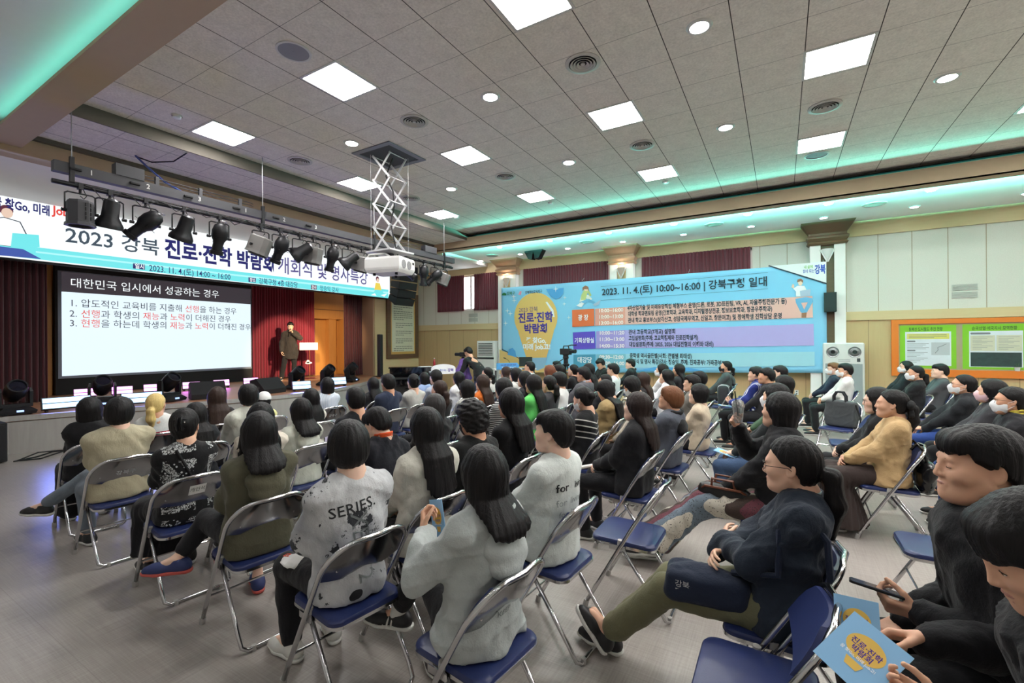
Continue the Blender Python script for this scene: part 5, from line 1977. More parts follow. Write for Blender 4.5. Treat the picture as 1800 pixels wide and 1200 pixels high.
for k, (px0, px1) in enumerate(((2.245, 3.16), (3.255, 4.18))):
    p = empty('poster', ((px0 + px1) / 2, 12.965, 1.08))
    sg = Sign((0, 12.968, 0), (1, 0, 0), (0, 0, 1), (0, -1, 0))
    sg.rect('green', px0, 1.075, px1, 2.0, 0.001)
    if k == 0:
        sg.text('ink', '동북선 도시철도 추진 현황', px0 + 0.15, 1.885, 0.085, 0.01, width=0.55, h=0.004)
        sg.rect('white', px0 + 0.09, 1.13, px1 - 0.08, 1.86, 0.002)
        sg.rect('yellow', px0 + 0.12, 1.70, px1 - 0.11, 1.82, 0.003)
        sg.rect('map', px0 + 0.52, 1.36, px1 - 0.10, 1.63, 0.003)
        sg.line('grey', [(px0 + 0.58, 1.40), (px0 + 0.63, 1.47), (px0 + 0.62, 1.52), (px0 + 0.70, 1.56), (px0 + 0.76, 1.60)], 0.010, 0.004)
        sg.rect('grey', px0 + 0.12, 1.64, px0 + 0.26, 1.67, 0.003, 0.014)
        sg.rect('grey', px0 + 0.12, 1.44, px0 + 0.26, 1.47, 0.003, 0.014)
        for q in range(3):
            sg.rect('grey', px0 + 0.15, 1.79 - 0.032 * q, px1 - 0.15 - 0.2 * (q == 2), 1.80 - 0.032 * q, 0.004)
        for q in range(5):
            sg.rect('grey', px0 + 0.12, 1.60 - 0.028 * q, px0 + 0.48 - 0.05 * (q % 3), 1.607 - 0.028 * q, 0.004)
        for q in range(8):
            sg.rect('grey', px0 + 0.12, 1.41 - 0.03 * q, px0 + 0.46 - 0.06 * (q % 4), 1.417 - 0.03 * q, 0.004)
    else:
        sg.text('ink', '순국선열·애국지사 묘역현황', px0 + 0.14, 1.885, 0.085, 0.01, width=0.66, h=0.004)
        sg.rect('white', px0 + 0.10, 1.12, px1 - 0.04, 1.86, 0.002)
        sg.rect('dark', px0 + 0.12, 1.13, px1 - 0.06, 1.42, 0.003)
        for q in range(2):
            sg.rect('cream', px0 + 0.12 + 0.385 * q, 1.45, px0 + 0.485 + 0.385 * q, 1.77, 0.003)
            for r_ in range(9):
                sg.rect('grey', px0 + 0.15 + 0.385 * q, 1.735 - 0.031 * r_, px0 + 0.45 + 0.385 * q - 0.08 * (r_ % 3), 1.741 - 0.031 * r_, 0.004)
        sg.rect('grey', px0 + 0.12, 1.79, px0 + 0.42, 1.83, 0.003, 0.018)
    onto(sg.build('poster', nm), e)
    bpy.data.objects.remove(p)
e = empty('potted_plant', (4.05, 12.955, 1.05), 0, 'tiny white pot with a sprig on the ledge of the notice board', 'plant')
MB().lathe([(0.035, 0.0), (0.045, 0.075), (0.05, 0.08), (0.04, 0.078), (0.03, 0.02)], 14).build('pot', M['white_plastic'], e, smooth=True)
mb = MB()
for a in range(5):
    mb.tube([(0, 0, 0.06), (0.02 * math.cos(a * 1.3), 0.02 * math.sin(a * 1.3), 0.12), (0.035 * math.cos(a * 1.3), 0.03 * math.sin(a * 1.3), 0.17)], [0.003, 0.003, 0.001], 5)
mb.build('sprig', plain('sprig_green', rgb(60, 84, 50), 0.7), e)
for o_ in bpy.data.objects['potted_plant'].children:
    pass

# framed charter on the proscenium wall
e = empty('framed_charter', (-11.79, 12.15, 1.14), 0, 'tall brown framed charter with printed text beside the stage', 'picture')
mb = MB()
y0, y1, z0, z1 = 11.36, 12.93, 1.14, 3.48
for lo, hi in (((-11.80, y0, z0), (-11.73, y1, z0 + 0.15)), ((-11.80, y0, z1 - 0.15), (-11.73, y1, z1)), ((-11.80, y0, z0 + 0.15), (-11.73, y0 + 0.17, z1 - 0.15)), ((-11.80, y1 - 0.15, z0 + 0.15), (-11.73, y1, z1 - 0.15))):
    mb.bbox(lo, hi)
onto(mb.build('frame', M['wood_brown']), e)
onto(MB().bbox((-11.80, y0 + 0.17, z0 + 0.15), (-11.765, y1 - 0.15, z1 - 0.15)).build('mount', plain('mount_gold', rgb(206, 160, 92), 0.6)), e)
onto(MB().bbox((-11.768, y0 + 0.24, z0 + 0.24), (-11.757, y1 - 0.22, z1 - 0.22)).build('sheet', plain('charter_paper', rgb(214, 214, 192), 0.5)), e)
sg = Sign((-11.757, 0, 0), (0, 1, 0), (0, 0, 1), (1, 0, 0))
rs = random.Random(4)
rowsz = [3.10, 3.03, 2.96, 2.89, 2.80, 2.73, 2.66, 2.59, 2.52, 2.38, 2.31, 2.24, 2.10, 2.03, 1.96, 1.82, 1.75, 1.68, 1.55, 1.48, 1.41]
for q, z in enumerate(rowsz):
    a = y0 + 0.32 + (0.10 if 9 <= q < 19 else 0)
    end = y1 - 0.30 - (0.45 if q in (3, 8, 11, 14, 17, 20) else 0)
    while a < end - 0.05:
        wd = rs.uniform(0.05, 0.14)
        sg.rect('ink', a, z, min(a + wd, end), z + 0.028, 0.002)
        a += wd + 0.02
sg.rect('ink', y0 + 0.62, 3.19, y0 + 0.95, 3.22, 0.002)
onto(sg.build('writing', {'ink': plain('charter_ink', rgb(128, 130, 118), 0.7)}), e)

# ------------------------------------------------------------------ lighting bar
e = empty('lighting_bar', (-7.0, 5.3, 3.54), 0, 'long black lighting bar hung across the hall before the stage', 'lighting rig')
onto(MB().cyl((-7.0, 1.76, 3.54), (-7.0, 8.95, 3.54), 0.027, 14).build('pipe', M['black_metal'], smooth=True), e)
onto(MB().bbox((-7.10, 1.78, 3.665), (-7.0, 9.05, 3.785)).build('cable_duct', M['dark_grey']), e)
for a, b in ((2.33, 2.62), (7.95, 8.35)):
    onto(MB().bbox((-7.12, a, 3.785), (-6.99, b, 3.93)).build('junction_box', M['dark_grey']), e)
for y in (1.93, 4.17, 6.45, 8.65):
    onto(MB().bbox((-7.03, y - 0.02, 3.54), (-6.985, y + 0.02, 3.86)).build('hanger', M['black_metal']), e)
    onto(MB().cyl((-7.01, y, 3.86), (-7.01, y, 4.63 if y < 99 else 4.45), 0.006, 6).build('steel_rod', plain('steel_rod', rgb(120, 120, 122), 0.35, 0.9)), e)
for z in (3.84, 3.88):
    onto(MB().tube([(-7.06, 2.62, z), (-7.06, 4.0, z), (-7.06, 4.05, z - 0.01)], 0.006, 5).build('guide_rail', M['black_metal']), e)
    onto(MB().tube([(-7.06, 6.6, z), (-7.06, 7.95, z)], 0.006, 5).build('guide_rail', M['black_metal']), e)
for y in (2.78, 3.30, 3.85):
    onto(MB().bbox((-7.08, y - 0.02, 3.78), (-7.04, y + 0.02, 3.90)).build('rail_post', M['dark_grey']), e)
SKT = [(2.06, '1'), (2.62, '2'), (3.22, '3'), (3.86, '1'), (4.48, '2'), (5.07, '3')]
sg = Sign((-6.998, 0, 0), (0, 1, 0), (0, 0, 1), (1, 0, 0))
for y, n in SKT:
    sg.text('w', n, y + 0.02, 3.70, 0.085, 0.01, h=0.002)
onto(sg.build('number', {'w': plain('number_white', rgb(220, 220, 216), 0.6)}), e)
for y, n in SKT:
    onto(MB().rbox((-6.992, y - 0.10, 3.725), (0.03, 0.11, 0.03), 0.012).build('socket', M['black_matte']), e)
mb = MB()
rs = random.Random(8)
for q in range(18):
    y = 2.0 + q * 0.38
    mb.tube([(-6.975, y, 3.565), (-6.965, y + 0.1, 3.55 - rs.uniform(0, .03)), (-6.97, y + 0.2, 3.50 - rs.uniform(0.0, 0.08)), (-6.975, y + 0.38, 3.565)], 0.006, 5)
mb.tube([(-6.98, 1.9, 3.572), (-6.975, 5.2, 3.575), (-6.98, 8.9, 3.572)], 0.007, 5)
onto(mb.build('cable', M['cable']), e)
e = empty('blue_cable', (-8.08, 2.92, 4.455), 0, 'blue cable bundle hanging from the ceiling to the lighting bar', 'cable')
onto(MB().tube([(-8.08, 2.92, 4.45), (-7.95, 3.0, 4.30), (-7.6, 3.1, 4.02), (-7.3, 3.2, 3.85), (-7.06, 3.35, 3.78)], 0.014, 7).build('bundle', plain('cable_blue', rgb(54, 74, 140), 0.5), smooth=True), e)
onto(MB().tube([(-8.08, 2.92, 4.44), (-7.9, 3.05, 4.36), (-7.6, 3.2, 4.36), (-7.32, 3.25, 4.44)], 0.010, 6).build('spur', M['cable'], smooth=True), e)

def lamp(kind, y, tilt, pan, label, drop=0.0):
    """stage lamps on the bar: 'box' cased wash, 'plano' cone ended, 'profile' long barrelled, 'fresnel' grey cased"""
    e = empty('stage_lamp', (-7.0, y, 3.54), 0, label, 'stage light', 'stage lamps on the lighting bar')
    e.scale = (0.86, 0.86, 0.86)
    blk = M['black_metal']
    MB().box((0, 0, -0.005), (0.075, 0.05, 0.075)).cyl((0, 0, -0.03), (0, 0, -0.10), 0.016, 8).build('clamp', blk, e)
    mb = MB()
    wd = 0.155
    ytop = -0.10 - drop * 0.3
    mb.tube([(0, -wd, -0.36 - drop), (0, -wd, ytop - 0.02), (0, -wd + 0.03, ytop), (0, wd - 0.03, ytop), (0, wd, ytop - 0.02), (0, wd, -0.36 - drop)], 0.011, 6)
    mb.build('yoke', blk, e)
    R = Matrix.Rotation(math.radians(pan), 3, 'Z') @ Matrix.Rotation(math.radians(tilt), 3, 'Y')
    c = Vector((0, 0, -0.35 - drop))
    B = lambda pr, mi=0, n=20: [(r, z) for r, z in pr]
    # lathe along local -z (light leaves downwards before tilting)
    if kind == 'box':
        pr = [(0.05, 0.16), (0.13, 0.15), (0.145, 0.12), (0.145, -0.14), (0.16, -0.15), (0.165, -0.19), (0.13, -0.19), (0.12, -0.10)]
        MB().lathe(pr, 8, c=c, mat=R, cap=True).build('body', M['dark_grey'], e)
        mb = MB()
        for s in (-1, 1):
            for q in range(4):
                mb.box(c + R @ Vector((0.138, 0.03 * s, 0.09 - 0.06 * q)), (0.012, 0.012, 0.045), mat=R)
        mb.build('cooling_slots', M['black_matte'], e)
    elif kind == 'plano':
        MB().lathe([(0.03, 0.24), (0.085, 0.235), (0.095, 0.20), (0.10, 0.02), (0.15, -0.07), (0.165, -0.10), (0.165, -0.15), (0.14, -0.15), (0.13, -0.10)], 20, c=c, mat=R).build('body', blk, e, smooth=True)
        MB().lathe([(0.001, 0.265), (0.05, 0.262), (0.07, 0.24)], 14, c=c, mat=R, cap=False).build('rear_cap', plain('lamp_steel', rgb(140, 140, 144), 0.35, 0.8), e, smooth=True)
    elif kind == 'profile':
        MB().lathe([(0.05, 0.24), (0.10, 0.20), (0.125, 0.10), (0.12, 0.0), (0.085, -0.06), (0.08, -0.10)], 18, c=c, mat=R).build('body', blk, e, smooth=True)
        MB().lathe([(0.075, -0.06), (0.078, -0.22), (0.10, -0.23), (0.10, -0.29), (0.07, -0.29), (0.065, -0.2)], 18, c=c, mat=R).build('lens_tube', blk, e, smooth=True)
        mb = MB()
        mb.tube([c + R @ Vector((0.05 * math.cos(a), 0.06 * math.sin(a), 0.255 + 0.03 * math.cos(a))) for a in [math.pi * 2 * q / 12 for q in range(12)]], 0.005, 5, closed=True)
        mb.build('handle_ring', plain('lamp_steel', rgb(140, 140, 144), 0.35, 0.8), e, smooth=True)
        mb = MB()
        for a in (0.6, 2.2, 3.8, 5.3):
            mb.box(c + R @ Vector((0.135 * math.cos(a), 0.135 * math.sin(a), -0.01)), (0.05, 0.02, 0.006), mat=R @ Matrix.Rotation(a, 3, 'Z'))
        mb.build('shutter_blades', blk, e)
    else:
        g = plain('fresnel_grey', rgb(112, 110, 108), 0.5)
        mb = MB()
        prof = [(-0.13, -0.17), (0.13, -0.17), (0.13, 0.07), (0.09, 0.15), (-0.09, 0.15), (-0.13, 0.07)]
        a_ = [c + R @ Vector((0.16 if False else p[1] * 0 + 0.0, 0, 0)) for p in prof]
        rings = []
        for z, s in ((0.15, 0.9), (0.13, 1.0), (-0.12, 1.0), (-0.17, 1.05)):
            rings.append([c + R @ Vector((p[1] * s, p[0] * s, z)) for p in prof])
        mb.rings(rings)
        mb.build('body', g, e)
        mb = MB()
        for q in range(6):
            mb.cyl(c + R @ Vector((0.05 * math.cos(q), 0.05 * math.sin(q), 0.149)), c + R @ Vector((0.05 * math.cos(q), 0.05 * math.sin(q), 0.153)), 0.011, 8)
        mb.build('vent_holes', M['black_matte'], e)
        MB().lathe([(0.15, -0.17), (0.15, -0.20), (0.12, -0.20), (0.12, -0.16)], 16, c=c, mat=R, cap=False).build('lens_ring', blk, e, smooth=True)
    mb = MB()
    for s in (-1, 1):
        mb.cyl((0, s * 0.14, c.z), (0, s * 0.19, c.z), 0.022, 8)
        mb.cyl((0, s * 0.185, c.z - 0.022), (0, s * 0.185, c.z + 0.022), 0.008, 6)
    mb.build('tilt_knobs', blk, e)
    MB().tube([(0.02, 0.02, -0.02), (0.05, 0.05, -0.13), (0.03, 0.03, -0.17), tuple(c + R @ Vector((0, 0, 0.22)))], 0.006, 5).build('lead', M['cable'], e)
LMP = [('box', 2.00, 0, 20, 'cased black wash lamp first on the bar from the left'), ('plano', 2.27, 14, 10, 'cone ended black lamp second on the bar from the left'), ('profile', 2.63, 46, 55, 'long barrelled profile lamp third on the bar from the left'),
       ('plano', 3.06, 24, 20, 'cone ended black lamp fourth on the bar, above the title'), ('profile', 3.52, 16, 10, 'profile lamp pointing down fifth on the bar from the left'), ('fresnel', 4.13, 20, 40, 'grey cased lamp sixth on the bar from the left'),
       ('profile', 4.45, 25, 20, 'profile lamp seventh on the bar, right of the grey cased lamp'), ('plano', 4.80, 55, 55, 'cone ended lamp eighth on the bar, tilted far to the left'), ('fresnel', 5.06, 10, 20, 'grey cased lamp ninth on the bar from the left'),
       ('profile', 5.44, 15, 20, 'profile lamp tenth on the bar, over the end of the title'), ('plano', 5.80, 52, 50, 'cone ended lamp eleventh on the bar from the left'), ('fresnel', 6.12, 14, 20, 'grey cased lamp twelfth on the bar, left of the projector'),
       ('plano', 6.45, 35, 30, 'cone ended lamp hidden behind the left edge of the projector'), ('profile', 7.30, -58, 40, 'profile lamp aimed right, below the projector'), ('profile', 7.90, 4, 0, 'grey lit profile lamp pointing straight down right of the projector'),
       ('profile', 8.28, 48, 50, 'black profile lamp second from the right end of the bar'), ('fresnel', 8.62, 22, 30, 'cased lamp at the right end of the bar')]
for k_, y_, ti, pa, lb in LMP:
    lamp(k_, y_, ti, pa, lb)

# ------------------------------------------------------------------ projector on its scissor lift
e = empty('projector_lift', (-5.28, 5.18, ZC), 0, 'white scissor lift lowering the projector from the ceiling', 'projector mount')
mb = MB()
for s in (-1, 1):
    mb.box((s * 0.36, 0, -0.008), (0.08, 0.80, 0.016))
    mb.box((0, s * 0.36, -0.008), (0.64, 0.08, 0.016))
mb.build('hatch_frame', plain('hatch_grey', rgb(120, 122, 134), 0.5), e)
MB().box((0, 0, -0.003), (0.64, 0.64, 0.004)).build('hatch_well', plain('hatch_dark', rgb(66, 68, 74), 0.8), e)  # flat dark panel, its colour stands in for the shade of an opening
alu = plain('lift_aluminium', rgb(208, 208, 210), 0.4, 0.3)
N, z0, z1, hw = 4, -0.03, -1.50, 0.17
h = (z1 - z0) / N
for yy in (-0.17, 0.17):
    for q in range(N):
        for s in (-1, 1):
            a = Vector((s * hw, yy + 0.012 * s, z0 + h * q))
            b = Vector((-s * hw, yy + 0.012 * s, z0 + h * (q + 1)))
            d = (b - a)
            ang = math.atan2(d.z, d.x)
            MB().box((a + b) / 2, (d.length + 0.03, 0.010, 0.032), mat=Matrix.Rotation(-ang, 3, 'Y')).build('scissor_arm', alu, e)
for q in range(N + 1):
    for s in (-1, 1):
        MB().cyl((s * hw, -0.18, z0 + h * q), (s * hw, 0.18, z0 + h * q), 0.007, 6).build('cross_pin', alu, e)
MB().tube([(0.02, 0.05, -0.02), (-0.08, 0.0, -0.3), (0.05, 0.02, -0.55), (0.10, 0.0, -0.8), (0.0, 0.02, -1.05), (0.08, 0.0, -1.3), (0.05, 0.1, -1.5), (0.06, 0.15, -1.64)], 0.011, 6).build('lift_cable', M['cable'], e, smooth=True)
MB().box((0, 0, -1.52), (0.52, 0.52, 0.025)).build('carrier_plate', alu, e)
MB().cyl((0, 0, -1.53), (0, 0, -1.585), 0.06, 14).build('swivel', M['dark_grey'], e)
for x, y in ((-.2, -.2), (.2, .2)):
    MB().cyl((x, y, 0), (x, y, -1.5), 0.002, 4).build('steel_wire', alu, e)
e = empty('projector', (-5.28, 5.18, 2.78), math.radians(14), 'white projector hanging below the scissor lift', 'projector')
mb = MB()
P = [(-0.30, -0.24), (0.30, -0.24), (0.30, 0.24), (-0.30, 0.24)]
rings = []
for z, sx, sy in ((-0.005, 0.88, 0.88), (0.04, 0.97, 0.97), (0.07, 1, 1), (0.20, 1, 1), (0.235, 0.95, 0.95)):
    rings.append([(x * sx, y * sy, z) for x, y in P])
mb.rings(rings)
mb.build('case', M['white_plastic'], e)
mb = MB()
mb.tube([(-0.27, -0.21, 0.23), (-0.22, -0.215, 0.275), (0.05, -0.215, 0.275), (0.12, -0.21, 0.23)], 0.018, 8)
mb.build('carry_bar', M['white_plastic'], e, smooth=True)
for y in (-0.10, 0.06):
    MB().lathe([(0.001, 0.302), (0.065, 0.302), (0.07, 0.298)], 18, mat=Matrix(((0, 0, 1), (1, 0, 0), (0, 1, 0))), c=(0, y, 0.125), cap=False).build('fan_grille', plain('fan_grey', rgb(176, 176, 178), 0.6), e)
    mb = MB()
    for q in range(-5, 6):
        L = math.sqrt(0.065 ** 2 - (q * 0.0115) ** 2)
        mb.box((0.3025, y, 0.125 + q * 0.0115), (0.003, 2 * L, 0.004))
    mb.build('grille_bars', plain('fan_dark', rgb(120, 120, 122), 0.6), e)
MB().box((0.301, 0.19, 0.17), (0.004, 0.05, 0.035)).build('power_inlet', M['black_matte'], e)
for x, y in ((-0.18, -0.16), (0.2, -0.15), (0.0, 0.17)):
    MB().cyl((x, y, -0.005), (x, y, -0.04), 0.022, 10).build('foot', M['black_matte'], e)
MB().cyl((-0.30, 0.05, 0.12), (-0.34, 0.05, 0.12), 0.06, 18).build('lens', M['black_metal'], e)
MB().cyl((0, 0, 0.235), (0, 0, 0.28), 0.07, 12).build('ceiling_bracket', M['dark_grey'], e)

# ------------------------------------------------------------------ loudspeakers by the stage
e = empty('line_array', (-10.6, 11.15, 4.3), 0, 'black line array of loudspeakers hanging right of the LED banner', 'speaker')
z = 4.10
ang = 0
x = -10.75
for q in range(5):
    hgt = 0.25
    R = Matrix.Rotation(math.radians(ang), 3, 'Y')
    mb = MB()
    V = [Vector((sx * 0.0 + (0.24 if f else -0.24), s * (0.42 if f else 0.30), zz * (0.118 if f else 0.085))) for f in (1, 0) for s in (-1, 1) for zz in (-1, 1)]
    V = [R @ p + Vector((x, 11.15, z)) for p in V]
    mb.add(V, [(0, 1, 3, 2), (4, 6, 7, 5), (0, 4, 5, 1), (2, 3, 7, 6), (0, 2, 6, 4), (1, 5, 7, 3)])
    onto(mb.build('cabinet', M['black_matte']), e)
    ang += 6
    z -= hgt * math.cos(math.radians(ang - 3))
    x -= hgt * math.sin(math.radians(ang - 3)) * 0.8
for s in (-1, 1):
    onto(MB().cyl((-10.75, 11.15 + s * 0.25, 4.15), (-10.75, 11.15 + s * 0.25, 4.29), 0.012, 6).build('hanging_chain', M['black_metal']), e)
e = empty('column_speaker', (-11.35, 10.66, 0.60), 0, 'slim black column loudspeaker standing at the right of the stage', 'speaker')
MB().rbox((0, 0, 0.70), (0.15, 0.13, 1.36), 0.02).build('enclosure', plain('column_black', rgb(34, 36, 48), 0.4), e)
MB().box((0, 0, 0.01), (0.3, 0.3, 0.02)).build('base_plate', M['black_metal'], e)
MB().box((0.077, 0, 0.72), (0.006, 0.10, 1.25)).build('grille', M['black_matte'], e)
e = empty('subwoofer', (-9.92, 1.62, 0.0), 0, 'black subwoofer on the floor at the left foot of the stage', 'speaker')
MB().rbox((0, 0, 0.30), (0.55, 0.66, 0.56), 0.02).build('enclosure', M['black_matte'], e)
MB().box((0.277, 0, 0.30), (0.01, 0.60, 0.50)).build('grille', M['black_metal'], e)
for s in (-1, 1):
    MB().box((0, s * 0.332, 0.36), (0.16, 0.01, 0.06)).build('handle', M['dark_grey'], e)
    MB().box((0, s * 0.25, 0.012), (0.4, 0.06, 0.024)).build('skid', M['black_metal'], e)
mb = MB()
rs = random.Random(2)
for q in range(3):
    mb.tube([(-9.62, 2.0 + 0.03 * q, 0.012), (-9.70 + .1 * q, 2.25, 0.012 + .08 * (q == 1)), (-9.95, 2.5 + 0.1 * q, 0.012), (-9.75, 2.9, 0.012), (-9.70 + 0.03 * q, 3.4, 0.012), (-9.52 + 0.03 * q, 4.1, 0.012)], 0.010, 6)
tag(mb.build('floor_cable', M['cable'], smooth=True), 'black cables lying on the floor along the stage front', 'cable')
e = empty('wall_speaker', (0.965, 12.70, 2.34), 0, 'black wall loudspeaker on the pillar at the right end of the banner', 'speaker')
MB().prism([(-0.12, -0.10), (0.12, -0.10), (0.10, 0.10), (-0.10, 0.10)], 'z', 0.0, 0.44).build('cabinet', M['black_matte'], e)
MB().box((0, -0.103, 0.22), (0.20, 0.008, 0.40)).build('grille', M['black_metal'], e)
MB().box((0, 0.10, 0.22), (0.06, 0.06, 0.12)).build('bracket', M['black_metal'], e)

# ------------------------------------------------------------------ lights on the stage floor
def moving_head(x, y, pan, tilt, label):
    e = empty('moving_head_light', (x, y, 0.592), math.radians(pan), label, 'stage light', 'moving head lights along the stage front')
    mb = MB()
    mb.rings([[(-0.17, -0.2, 0.012), (0.17, -0.2, 0.012), (0.17, 0.2, 0.012), (-0.17, 0.2, 0.012)], [(-0.18, -0.22, 0.06), (0.18, -0.22, 0.06), (0.18, 0.22, 0.06), (-0.18, 0.22, 0.06)], [(-0.12, -0.15, 0.12), (0.12, -0.15, 0.12), (0.12, 0.15, 0.12), (-0.12, 0.15, 0.12)]])
    b = mb.build('base', M['black_metal'], e)
    MB().box((0.178, 0.02, 0.062), (0.008, 0.08, 0.03)).build('status_display', glow('display_blue', (0.35, 0.5, 1, 1), 2.0), b)
    for s in (-1, 1):
        MB().box((0.1, s * 0.14, 0.006), (0.05, 0.05, 0.012)).build('rubber_foot', M['black_matte'], b)
    mb = MB()
    for s in (-1, 1):
        mb.rings([[(-0.06, s * 0.155, 0.13), (0.06, s * 0.155, 0.13), (0.06, s * 0.19, 0.13), (-0.06, s * 0.19, 0.13)], [(-0.06, s * 0.155, 0.36), (0.06, s * 0.155, 0.36), (0.06, s * 0.195, 0.36), (-0.06, s * 0.195, 0.36)], [(-0.035, s * 0.155, 0.42), (0.035, s * 0.155, 0.42), (0.035, s * 0.18, 0.42), (-0.035, s * 0.18, 0.42)]])
    mb.box((0, 0, 0.145), (0.13, 0.38, 0.05))
    mb.build('yoke', M['black_metal'], e)
    R = Matrix.Rotation(math.radians(tilt), 3, 'Y')
    h = MB().lathe([(0.06, -0.19), (0.11, -0.15), (0.135, -0.02), (0.135, 0.10), (0.12, 0.19), (0.10, 0.19), (0.095, 0.16)], 20, mat=R, c=(0, 0, 0.36)).build('head', M['black_metal'], e, smooth=True)
    MB().lathe([(0.001, 0.176), (0.095, 0.17)], 20, mat=R, c=(0, 0, 0.36), cap=False).build('lens', plain('lens_dark', rgb(14, 16, 30), 0.08), h)
for x, y, pan, ti, lb in ((-10.58, 2.22, 0, 55, 'moving head light at the far left of the stage front'), (-10.55, 3.30, -12, 52, 'moving head light left of the slide screen centre, second from left'), (-10.25, 4.22, 15, 48, 'moving head light third from left, behind the blonde ponytail'),
                          (-10.10, 6.82, 10, 50, 'moving head light in front of the standing speaker'), (-10.20, 7.76, 12, 50, 'moving head light right of the speaker, behind the dark bob'), (-10.62, 8.85, 25, 50, 'moving head light at the right end of the stage')):
    moving_head(x, y, pan, ti, lb)
pink = glow('strobe_pink', (1.0, 0.42, 0.97, 1), 2.6)
blue = glow('strobe_blue', (0.40, 0.66, 1.0, 1), 2.6)
def strobe(x, y, w_, h_, rz, tilt, m, label, grp):
    e = empty('led_strobe_bar', (x, y, 0.592), rz, label, 'stage light', grp)
    R = Matrix.Rotation(math.radians(-tilt), 3, 'Y')
    c = Vector((0, 0, 0.03 + h_ / 2))
    MB().box(c, (0.06, w_, h_), mat=R).build('housing', M['black_metal'], e)
    for s in (-1, 1):
        MB().box(c + R @ Vector((0.031, 0, s * h_ * 0.235)), (0.006, w_ * 0.95, h_ * 0.40), mat=R).build('light_strip', m, e)
    l = bpy.data.lights.new('strobe_beam', 'AREA')
    l.shape = 'RECTANGLE'
    l.size, l.size_y = h_, w_
    l.energy = 9 if m is blue else 0.9
    l.spread = math.radians(130)
    l.color = (0.16, 0.22, 1.0) if m is blue else (0.85, 0.15, 1.0)
    lo = bpy.data.objects.new('strobe_beam', l)
    COL.objects.link(lo)
    lo.parent = e
    lo.location = c + R @ Vector((0.04, 0, 0))
    lo.rotation_euler = (R @ Matrix.Rotation(math.radians(-90), 3, 'Y')).to_euler()
    for s in (-1, 1):
        MB().box((0, s * w_ * 0.4, 0.015), (0.16, 0.03, 0.03)).build('foot', M['black_metal'], e)
for k, (x, y) in enumerate(((-12.45, 3.62), (-12.35, 4.20), (-12.38, 4.78), (-12.25, 5.50), (-12.28, 6.20), (-12.20, 6.90))):
    strobe(x, y, 0.36, 0.17, -0.25, 12, pink, 'pink glowing strobe bar below the slide screen, %s from the left' % ('first', 'second', 'third', 'fourth', 'fifth', 'sixth')[k], 'pink strobe bars under the screen')
for x, y, w_, rz, lb in ((-10.45, 2.80, 0.62, -0.1, 'blue white strobe bar on the stage edge, first from the left'), (-10.08, 3.72, 0.60, -0.3, 'blue white strobe bar on the stage edge, behind the blonde ponytail'), (-9.62, 6.62, 0.40, -0.4, 'blue white strobe bar right of the speaker'), (-9.82, 7.78, 0.42, -0.4, 'blue white strobe bar near the right end of the stage edge')):
    strobe(x, y, w_, 0.20, rz, 20, blue, lb, 'blue strobe bars on the stage edge')
def wedge(x, y, rz, label):
    e = empty('stage_monitor', (x, y, 0.592), rz, label, 'speaker', 'wedge monitors on the stage')
    MB().prism([(-0.22, 0.0), (0.20, 0.0), (0.22, 0.10), (-0.02, 0.34), (-0.20, 0.30)], 'y', -0.30, 0.30).build('cabinet', M['black_matte'], e)
    MB().prism([(-0.20, 0.29), (-0.215, 0.02), (-0.228, 0.02), (-0.212, 0.30)], 'y', -0.28, 0.28).build('grille', M['black_metal'], e)
    for s in (-1, 1):
        MB().box((0.02, s * 0.302, 0.14), (0.12, 0.01, 0.05)).build('handle', M['dark_grey'], e)
wedge(-10.15, 4.86, -0.3, 'black wedge monitor at the middle of the stage front')
wedge(-9.95, 6.02, 0.2, 'black wedge monitor at the feet of the speaker')

# ------------------------------------------------------------------ lecterns, piano, desks
clear = NT('acrylic_clear')
clear.base((0.97, 0.98, 0.98, 1))
clear.set(Roughness=0.03)
clear.b.inputs['Transmission Weight'].default_value = 1.0
clear.b.inputs['IOR'].default_value = 1.08
CLEAR = clear.m
e = empty('acrylic_lectern', (-12.75, 8.95, 0.592), 0, 'clear acrylic lectern with white front beside the speaker', 'lectern')
MB().bbox((0.10, -0.31, 0.90), (0.13, 0.31, 1.13)).build('white_panel', plain('lectern_white', rgb(245, 245, 245), 0.4), e)
MB().bbox((-0.2, -0.31, 1.10), (0.10, 0.31, 1.13)).build('top_board', CLEAR, e)
for s in (-1, 1):
    MB().bbox((-0.12, s * 0.20 - 0.008, 0.02), (0.10, s * 0.20 + 0.008, 1.10)).build('side_panel', CLEAR, e)
MB().bbox((-0.2, -0.3, 0.0), (0.16, 0.3, 0.02)).build('base', CLEAR, e)
sg = Sign((0.103, 0, 0), (0, 1, 0), (0, 0, 1), (1, 0, 0))
sg.ell('w', 0.0, 0.50, 0.12, 0.035)
sg.ell('w', -0.02, 0.54, 0.06, 0.05)
sg.build('cloud_emblem', {'w': plain('lectern_white', rgb(245, 245, 245), 0.4)}, e)

